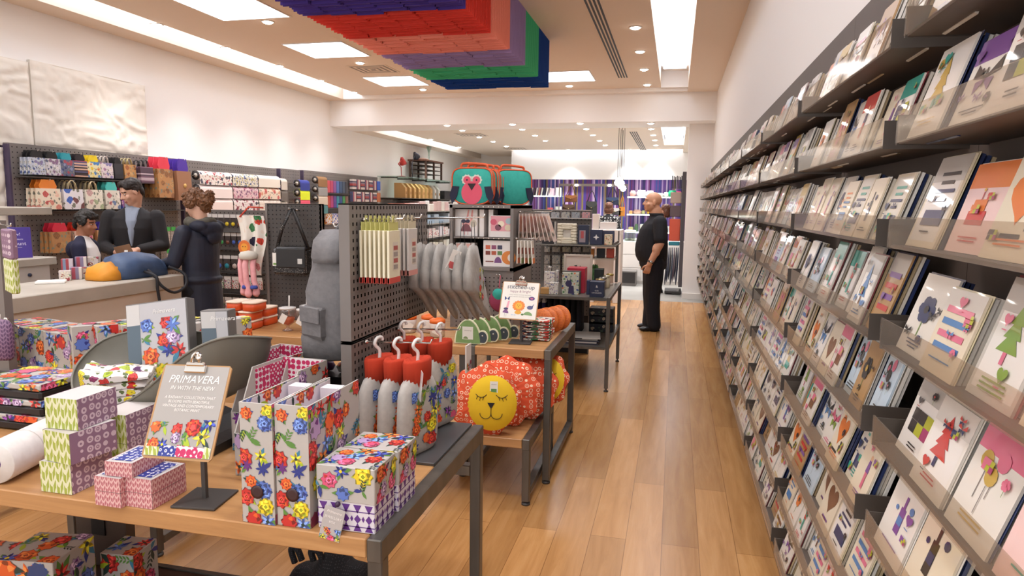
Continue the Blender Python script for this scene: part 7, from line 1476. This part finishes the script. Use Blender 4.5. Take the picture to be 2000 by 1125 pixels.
for k in range(3): m.tube([(a.x+.04, 6.65, zb+.016+.022*k*.8), (b.x-.04, 6.65, zb+.016+.022*k*.8)], .014, IV, 10); m.tube([(a.x+.04, 6.65, zt-.016-.022*k*.8), (b.x-.04, 6.65, zt-.016-.022*k*.8)], .014, IV, 10)
part(m, 'frame', t); m = MB(); m.bb((a.x+.05, 6.66, zb+.05), (b.x-.05, 6.668, zt-.05), mat('#cfc8bc', .3)); part(m, 'picture', t)
def ex_gl(m, x0, x1, z0, z1, Y): m.bb((x0+.015, Y-.003, z0+.02), (x1-.03, Y-.0005, z1-.05), mat('#9a8a90', .2, coat=.8)); m.bb((x0+.03, Y-.004, z0+.06), (x0+.06, Y-.003, z0+.13), mat('#a84a4a', .4))
pxs('boxed_mug', 1128, 440, 1150, 478, 6.66, .07, mat('#232a40', .4), 'dark navy window box beside the bamboo frame', 'box', None, 1.219, ex_gl)
def ex_star(m, x0, x1, z0, z1, Y): c = ((x0+x1)/2, (z0+z1)/2); m.add([(c[0]+r*cos(k*pi/4), Y-.001, c[1]+r*sin(k*pi/4)) for k, r in enumerate([.03, .012]*4)], [list(range(8))], mat('#d9d6d0', .5))
pxs('gift_book', 1152, 449, 1177, 479, 6.66, .04, mat('#272c44', .5), 'navy book with white star emblem on the middle shelf', 'book', None, 1.219, ex_star)
pxs('gift_book', 1171, 451, 1200, 478, 6.75, .04, mat('#3a3c52', .5), 'dark slate box behind the cream box on the middle shelf', 'box', None, 1.219)
pxs('gift_box', 1180, 458, 1196, 480, 6.66, .05, m_floral('cream_print', '#d9bfa0', ['#c98a6a', '#e2d0b8'], 40), 'small cream patterned box at the right end of the middle shelf', 'box', None, 1.219)
for i, (x0, x1, c, n) in enumerate(((1154, 1160, '#e08a2a', 'amber'), (1165, 1181, '#22202a', 'black'), (1184, 1199, '#d9553a', 'coral'))): pxs('gift_box', x0, 486, x1, 505, 6.85, .08, mat(c, .4), '%s box on the small shelf under the middle shelf' % n, 'box', 'boxes on the small shelf', 1.079)
m = MB()
def lf(a, b): return (-.83+.05*a+.02*sin(b*9), 6.9+.03*b, .83+.16*b+.02*sin(a*9))
m.grid(lf, 8, 8, mat('#3f6a3a', .6)); m.grid(lambda a, b: (lf(b, a)[0]+.02, lf(b, a)[1]-.03, lf(b, a)[2]), 8, 8, mat('#4a7a42', .6)); solo(m, 'green_ornament', 'green leafy ornament beside the picture frame on the steel table', 'ornament')
# ---------------------------------------------------------------- back of the shop
t = thing('white_plinth', (-1.05, 11.3, 0), 'white open plinth unit between the fixture and the bald man', 'plinth'); WP = mat('#e6e0da', .6)
a, b = P(1150, 440, 'y', 11.2).x, P(1214, 440, 'y', 11.2).x
m = MB(); m.bb((a, 11.2, 1.14), (b, 11.7, 1.21), WP, .004); part(m, 'top', t)
for x in (a, b-.11): m = MB(); m.bb((x, 11.2, 0), (x+.11, 11.7, 1.14), WP, .004); part(m, 'leg', t)
m = MB(); m.bb((a+.11, 11.5, 0), (b-.11, 11.52, 1.14), mat('#cfc7c0', .6)); part(m, 'back', t)
for i, (x0, y0, x1, c, l) in enumerate(((1157, 418, 1170, '#d9d2c8', 'tall white box standing on the white plinth, left'), (1172, 434, 1204, '#dcd6d2', 'low white dish box lying on the white plinth'))): pxs('white_box', x0, y0, x1, 441, 11.25, .12, mat(c, .5), l, 'box', None, 1.211)
# back counter with drawers and glass case
t = thing('drawer_counter', (-.45, 14.4, 0), 'white drawer counter at the back beyond the bald man', 'counter')
m = MB(); m.bb((-1.08, 14.22, .0), (.2, 14.8, .88), WP, .003); part(m, 'body', t)
for i in range(3):
    for j in range(3): m = MB(); x = -1.075+.425*i; z = .06+.275*j; m.bb((x, 14.205, z), (x+.415, 14.22, z+.265), WP, .003); part(m, 'drawer', t)
m = MB(); m.bb((-1.05, 13.75, .0), (-.72, 14.15, .30), mat('#6a6560', .5), .004); m.bb((-1.03, 13.748, .06), (-.74, 13.75, .27), mat('#2a2624', .5)); solo(m, 'low_stool', 'grey box stool on the tiled floor in front of the drawers', 'stool')
t = thing('glass_case', (-.95, 13.9, .88), 'small glass display case on the back counter', 'display case'); a, b = P(1218, 492, 'y', 14.25), P(1240, 462, 'y', 14.25)
m = MB(); m.bb((a.x, 14.25, .881), (b.x, 14.6, 1.06), GLASS); part(m, 'glass', t)
m = MB(); m.bb((a.x, 14.25, 1.06), (b.x, 14.6, 1.10), WP); part(m, 'lid', t)
for i in range(4): m = MB(); m.lathe([(.02, 0), (.045, .02), (.05, .05), (.03, .055), (.0001, .02)], mat(('#c9c6c0', '#8a8680', '#b8a89a', '#d9d6d0')[i], .25, .5), (a.x+.05+.055*i, 14.35+.06*(i % 2), .882), 12); solo(m, 'silver_bowl', 'small silver dish inside the glass case, %s' % ORD(i), 'dish', 'dishes in the glass case')
pxs('cream_box', 1221, 464-12, 1235, 462, 14.3, .1, mat('#dccfae', .5), 'cream box on top of the glass case', 'box', None, 1.101)
# glass shelves on the striped wall
def gshelf(x0, x1, z, label):
    t = thing('glass_shelf', ((x0+x1)/2, 18.4, z), label, 'shelf', 'glass shelves on the striped wall'); m = MB(); m.bb((x0, 18.2, z-.02), (x1, 18.59, z), GLASS); part(m, 'pane', t)
    m = MB(); m.bb((x0, 18.19, z-.03), (x1, 18.2, z), mat('#eef3ea', .4, emit=5.)); part(m, 'light_strip', t, 'lit white front edge')
    return t
ZG = [1.85, 1.39, .93]; WD = ['top', 'middle', 'bottom']
for j, z in enumerate(ZG): gshelf(-1.26, .14, z, 'lit glass shelf on the striped wall behind the bald man, %s one' % WD[j])
for j, z in enumerate(ZG[:2]): gshelf(-3.9, -3.02, z, 'lit glass shelf on the striped wall at the left, %s one' % WD[j])
RG = random.Random(5)
IT = [(0, [(-1.2, .16, .16, '#d99a92', 'pink'), (-1.02, .26, .17, '#f0ece8', 'white'), (-.78, .22, .16, '#eee9e4', 'ivory'), (-.52, .2, .1, '#e6e0da', 'pale'), (-.33, .16, .12, '#d9d4ce', 'chalk white'), (-.22, .24, .17, '#1f9a6a', 'emerald green'), (.0, .12, .14, '#c9365a', 'crimson')]),
      (1, [(-1.2, .09, .09, '#e0a86a', 'peach'), (-1.1, .22, .12, '#d9a89a', 'coral'), (-.88, .1, .1, '#c9c48a', 'olive'), (-.74, .07, .24, '#d9a42a', 'golden yellow'), (-.5, .16, .1, '#e0dcd0', 'cream'), (-.18, .2, .12, '#c9d6c4', 'pale green'), (.0, .12, .14, '#b0d0c0', 'mint')]),
      (2, [(-1.2, .12, .12, '#c9c08a', 'straw'), (-1.05, .1, .2, '#5a7a5a', 'leaf green'), (-.9, .1, .2, '#e0e0da', 'white print'), (-.72, .2, .12, '#d9d2b8', 'sand'), (-.2, .1, .16, '#c4ccd6', 'ice blue'), (-.04, .14, .1, '#d0d6d0', 'frost')])]
for r, L in IT:
    for x, w, h, c, n in L:
        m = MB(); z = ZG[r]+.001; k = RG.random()
        if k < .55: m.bb((x, 18.25, z), (x+w, 18.4, z+h), mat(c, .4), .01)
        else: m.lathe([(w*.3, 0), (w*.5, h*.2), (w*.5, h*.7), (w*.35, h*.85), (w*.38, h), (.0001, h)], mat(c, .35), (x+w/2, 18.35, z), 16)
        if h > .15 and k < .55: m.bb((x-.005, 18.245, z+h*.7), (x+w+.005, 18.405, z+h*.8), mat('#efe9e2', .4))
        solo(m, 'gift_item', '%s gift box or pot on the %s glass shelf behind the bald man' % (n, WD[r]), 'gift', 'gifts on the lit shelves')
for i, (x, w, h, c, n, zz) in enumerate([(-3.88+.07*k, .03, .22, ('#d9d2c8', '#4a3a3e', '#e6e2dc', '#b8685a', '#dcd8d2', '#3a3a4a', '#e6dcd4', '#cfc8c0')[k], 'upright %s card' % ORD(k), 0) for k in range(8)]+[(-3.36, .12, .2, '#e0b8c4', 'pink box', 0), (-3.18, .14, .22, '#e6e0d0', 'cream box', 0), (-3.4, .14, .14, '#d9606a', 'coral box', 1), (-3.18, .16, .17, '#dcdcd8', 'white framed photo', 1)]):
    m = MB(); m.M = frame((x, 18.3, ZG[zz]+.001), 0, 0, .15 if i < 8 else 0); m.bb((0, 0, 0), (w, .12, h), mat(c, .45), .003); solo(m, 'gift_item', '%s on the %s left glass shelf of the striped wall' % (n, WD[zz]), 'gift', 'gifts on the lit shelves')
# bags hanging in a frame in front of the striped wall
t = thing('bag_frame', (-1.96, 16.5, 0), 'grey steel frame with hanging leather bags in front of the striped wall', 'display stand'); FR = mat('#8a8280', .4, .4)
m = MB(); m.bb((-2.79, 16.48, 2.06), (-1.13, 16.52, 2.12), FR)
for x in (-2.79, -2.24, -1.70, -1.15): m.bb((x, 16.49, 0), (x+.02, 16.51, 2.06), FR)
m.bb((-2.79, 16.49, 1.34), (-1.13, 16.51, 1.35), FR); part(m, 'frame', t)
for x in (-2.36, -1.56): m = MB(); m.lathe([(.0001, -.02), (.035, -.015), (.04, 0), (.03, .03)], mat('#fff6e6', .4, emit=14.), (x, 16.46, 2.08), 12); part(m, 'lamp', t)
def hbag(x, z, w, h, c, label, flap):
    t = thing('satchel', (x, 16.4, z), label, 'bag', 'bags in the steel frame'); m = MB(); mt = mat(c, .35); m.loft([[Vector((x+sx*w/2*k, 16.4+sy*.06, zz)) for sx, sy in ((-1, -1), (1, -1), (1, 1), (-1, 1))] for k, zz in ((.95, z), (1.02, z+.03), (1, z+h*.7), (.9, z+h))], mt); part(m, 'body', t)
    m = MB(); m.prism([(-w*.5, h), (-w*.5, h*.75), (0, h*.42), (w*.5, h*.75), (w*.5, h)], (x, 16.335, z), (1, 0, 0), (0, 0, 1), .01, mat(flap, .3)); m.lathe([(.02, 0), (.0001, .012)], mat('#e6d2a0', .2, 1.), (x, 16.32, z+h*.5), 10, Matrix.Rotation(pi/2, 3, 'X')); part(m, 'flap', t)
    m = MB(); m.tube([(x-w*.4, 16.4, z+h), (x-w*.15, 16.4, z+h+.2), (x, 16.42, z+h+.26), (x+w*.15, 16.4, z+h+.2), (x+w*.4, 16.4, z+h)], .012, mt, 6); part(m, 'strap', t)
hbag(-2.47, 1.68, .28, .16, '#7a4a2a', 'tan leather satchel, upper one in the steel frame', '#a86a3a'); hbag(-2.52, 1.42, .30, .2, '#4a3426', 'brown leather satchel, lower one in the steel frame', '#5a4434'); hbag(-1.97, 1.40, .26, .3, '#2e302e', 'black rucksack in the middle of the steel frame', '#3a3c3a'); hbag(-1.47, 1.62, .28, .18, '#27304a', 'navy bag at the right of the steel frame', '#38486a'); hbag(-1.42, 1.38, .3, .17, '#4a4a4e', 'dark bag with pale top edge, lower right in the steel frame', '#c9c6c0'); hbag(-1.24, 1.36, .13, .22, '#c9822e', 'mustard yellow bag at the right edge of the steel frame', '#c9822e')
# pendant lights
for i, (xx, yy) in enumerate(((1206, 357), (1212, 363), (1217, 368), (1210, 352), (1214, 358))):
    q = P(xx, yy, 'y', 12.9+.16*i); t = thing('pendant_lamp', q, 'white glowing pendant globe in the cluster at the back, %s' % ORD(i), 'lamp', 'pendant lamp cluster')
    m = MB(); m.lathe([(.0001, -.06), (.04, -.045), (.06, 0), (.045, .04), (.015, .06)], mat('#fff8ee', .4, emit=6.), q, 14); part(m, 'globe', t)
    m = MB(); m.tube([(q.x, q.y, q.z+.058), (q.x, q.y, 3.06)], .005, DGREY, 6); part(m, 'cord', t)
# rack of dark cards, packs and ties beside the white column
t = thing('tie_rack', (.1, 12.9, 0), 'tall dark rack of hanging accessories beside the white column', 'display stand')
m = MB(); m.bb((.10, 12.58, .15), (.165, 13.3, 2.22), mat('#4a4448', .6)); part(m, 'board', t)
m = MB(); m.bb((-.14, 12.65, .02), (.16, 13.2, .06), mat('#3a3634', .6)); part(m, 'base', t)
for i in range(7): m = MB(); x = -.085+.027*i; m.bb((x, 12.62, 1.92), (x+.018, 12.75, 2.15-.01*(i % 3)), mat(('#2a2628', '#4a4046', '#1f1d20')[i % 3], .4)); solo(m, 'dark_card', 'dark upright card at the top of the rack beside the column, %s from left' % ORD(i), 'card', 'dark cards on the rack')
for i, (z0, z1, c, l) in enumerate(((1.66, 1.86, '#a89488', 'brown grey pack on the rack beside the column'), (1.42, 1.62, '#5a4a4e', 'dark plum pack on the rack beside the column'), (.98, 1.38, '#c2523a', 'orange red wrap on the rack beside the column'), (.90, .97, '#2a7a8a', 'teal strip under the orange wrap'))): m = MB(); m.bb((-.10, 12.64, z0), (.095, 12.74, z1), mat(c, .5), .01); solo(m, 'accessory_pack', l, 'pack', 'packs on the rack beside the column')
for i in range(7):
    m = MB(); x = -.12+.032*i; b = .18+.05*(i % 3); m.loft([[Vector((x+.014*sx*k+.02*dx, 12.62+.03*i/3+.05*sy, z)) for sx, sy in ((-1, -1), (1, -1), (1, 1), (-1, 1))] for k, z, dx in ((.6, .86, 0), (1, .7, .2), (1.1, .45, -.3), (1.2, b+.1, -.8), (.3, b, -1))], mat(('#1f2230', '#34384a', '#2a2a2e', '#3e4656', '#5a4a52')[i % 5], .7)); solo(m, 'tie', 'dark hanging tie or scarf low on the rack beside the column, %s from left' % ORD(i), 'tie', 'ties on the rack')
# ---------------------------------------------------------------- shelves along the far left wall
t = thing('wall_shelving', (-6.1, 15.6, 1.6), 'glass topped shelving on the far left wall with lamps and kraft files', 'shelf')
m = MB(); m.bb((-6.29, 13.7, 2.165), (-5.72, 17.6, 2.18), GLASS); part(m, 'glass_shelf', t)
m = MB(); m.bb((-6.29, 13.7, 1.70), (-5.72, 17.6, 1.715), mat('#4a463e', .5)); part(m, 'dark_shelf', t)
for y in (13.9, 14.8, 15.7, 16.6, 17.4):
    for z in (2.14, 1.675): m = MB(); m.bb((-6.29, y-.01, z), (-5.9, y+.01, z+.025), DGREY); part(m, 'bracket', t)
KR = mat('#c99a60', .6)
for i in range(9):
    y = 14.05+.27*i; m = MB(); m.prism([(0, 0), (.26, 0), (.26, .22), (.16, .33), (0, .33)], (-6.05, y+.11, 1.716), (1, 0, 0), (0, 0, 1), .11, KR if i < 7 else mat('#e2ded8', .5)); m.bb((-5.785, y+.03, 1.80), (-5.788, y+.09, 1.86), mat('#a87a44', .6)); solo(m, 'magazine_file', '%s magazine file on the far left wall shelf, %s from left' % ('kraft' if i < 7 else 'white', ORD(i)), 'file', 'kraft files on the wall shelf')
m = MB(); m.bb((-6.1, 16.7, 1.716), (-5.8, 17.3, 1.93), mat('#2e2b2e', .5)); solo(m, 'storage_box', 'dark box at the right end of the kraft file shelf', 'box')
def desk_lamp(y, c, label, k):
    x = -6.0; z = 2.181; t = thing('desk_lamp', (x, y, z), label, 'lamp', 'desk lamps'); mt = mat(c, .4)
    m = MB(); m.lathe([(.10, 0), (.10, .015), (.03, .03), (.0001, .03)], mt, (x, y, z), 18); part(m, 'base', t)
    A = Vector((x, y, z+.03)); B = Vector((x, y-.02, z+.22*k)); C = Vector((x, y-.25/k*.7, z+.28*k)) if k < 1.2 else Vector((x, y+.02, z+.38)); D = Vector((x, y+.02, z+.38*k)) if k < 1.2 else Vector((x, y+.16, z+.56))
    m = MB(); m.tube([A, B], .010, mt, 6); m.tube([B, C], .010, mt, 6); m.tube([C, D], .010, mt, 6); part(m, 'arm', t)
    m = MB(); m.lathe([(.03, .06), (.04, .03), (.075, -.05), (.085, -.10), (.078, -.10), (.03, .02)], mt, D+Vector((0, .03, 0)), 18, Matrix.Rotation(.5 if k < 1.2 else 1.0, 3, 'X')); part(m, 'shade', t)
desk_lamp(14.35, '#b8332c', 'red anglepoise desk lamp on the far left glass shelf', 1.); desk_lamp(15.0, '#23202c', 'dark anglepoise desk lamp on the far left glass shelf', 1.5)
t = thing('lantern', (-6.0, 15.9, 2.181), 'dark wooden lantern cage with shelves on the far left glass shelf', 'lantern'); WDK = mat('#4a3226', .5)
m = MB()
for x in (-6.2, -5.8):
    for y in (15.35, 15.9, 16.45): m.bb((x-.02, y-.02, 2.181), (x+.02, y+.02, 2.60), WDK)
m.bb((-6.24, 15.3, 2.60), (-5.76, 16.5, 2.635), mat('#6a4230', .5)); part(m, 'frame', t)
for i, z in enumerate((2.30, 2.40, 2.50)): m = MB(); m.bb((-6.2, 15.35, z), (-5.79, 16.45, z+.01), WDK); part(m, 'shelf', t)
m = MB(); m.lathe([(.05, 0), (.06, .01), (.02, .03), (.018, .2), (.06, .34), (.09, .42), (.07, .42), (.0001, .2)], GLASS, (-6.0, 16.1, 2.636), 16); m.tube([(-6.0, 16.1, 3.0), (-6.02, 16.05, 3.1), (-6.0, 16.15, 3.14)], .02, mat('#3f5a44', .7), 6); solo(m, 'vase', 'slender glass vase with dark greenery on top of the lantern', 'vase')
m = MB(); m.bb((-6.1, 15.5, 2.636), (-5.9, 15.85, 2.68), mat('#c9a08a', .6), .01); solo(m, 'wooden_tray', 'pinkish wooden tray on top of the lantern beside the vase', 'tray')
# low shelving below with bright packs
t = thing('shelving_unit', (-5.9, 15.6, 0), 'pale shelving unit with bright packs below the kraft files', 'shelf')
for z in (.45, .80, 1.12, 1.42): m = MB(); m.bb((-6.29, 13.7, z-.015), (-5.65, 18.2, z), mat('#b8b0a8', .4)); part(m, 'shelf', t)
for y in (13.68, 18.2): m = MB(); m.bb((-6.29, y, 0), (-5.65, y+.02, 1.44), mat('#c9c2bc', .5)); part(m, 'side', t)
RG = random.Random(9); nm = ['upper', 'second', 'third', 'lowest']
for r, z in enumerate((1.421, 1.121, .801, .451)):
    y = 13.8; k = 0
    while y < 17.9:
        w = RG.uniform(.22, .42); c, n = RG.choice([[('#d9b8b4', 'pink'), ('#e6dcd2', 'cream'), ('#e0a090', 'salmon'), ('#e6e2de', 'white')], [('#a8c0d6', 'pale blue'), ('#b8c6d4', 'sky grey'), ('#cfd6de', 'ice white'), ('#8aa0c0', 'blue')], [('#e6e0e0', 'white'), ('#c9364a', 'red printed'), ('#d9d2d6', 'pearl'), ('#c94a5a', 'scarlet printed')], [('#d9d6ca', 'ivory'), ('#8a9aa8', 'slate'), ('#c9c0b0', 'sand')]][r])
        h = min(.26, RG.uniform(.15, .25)); m = MB(); m.bb((-6.1, y, z), (-5.7, y+w-.02, z+h), m_floral('print_'+n.replace(' ', '_')+str(k % 2), '#e6dcd8', [c, '#e9e2dc'], 25) if 'printed' in n else mat(c, .4), .01); solo(m, 'boxed_gift', '%s pack on the far left shelving, %s shelf, %s along' % (n, nm[r], ORD(k)), 'pack', 'packs on the far left shelving'); y += w; k += 1
for l, os_ in LAB.items():
    if len(os_) > 1: print('DUPLABEL', l, os_)
    n = len(l.split())
    if n < 4 or n > 16: print('LABLEN', n, l)
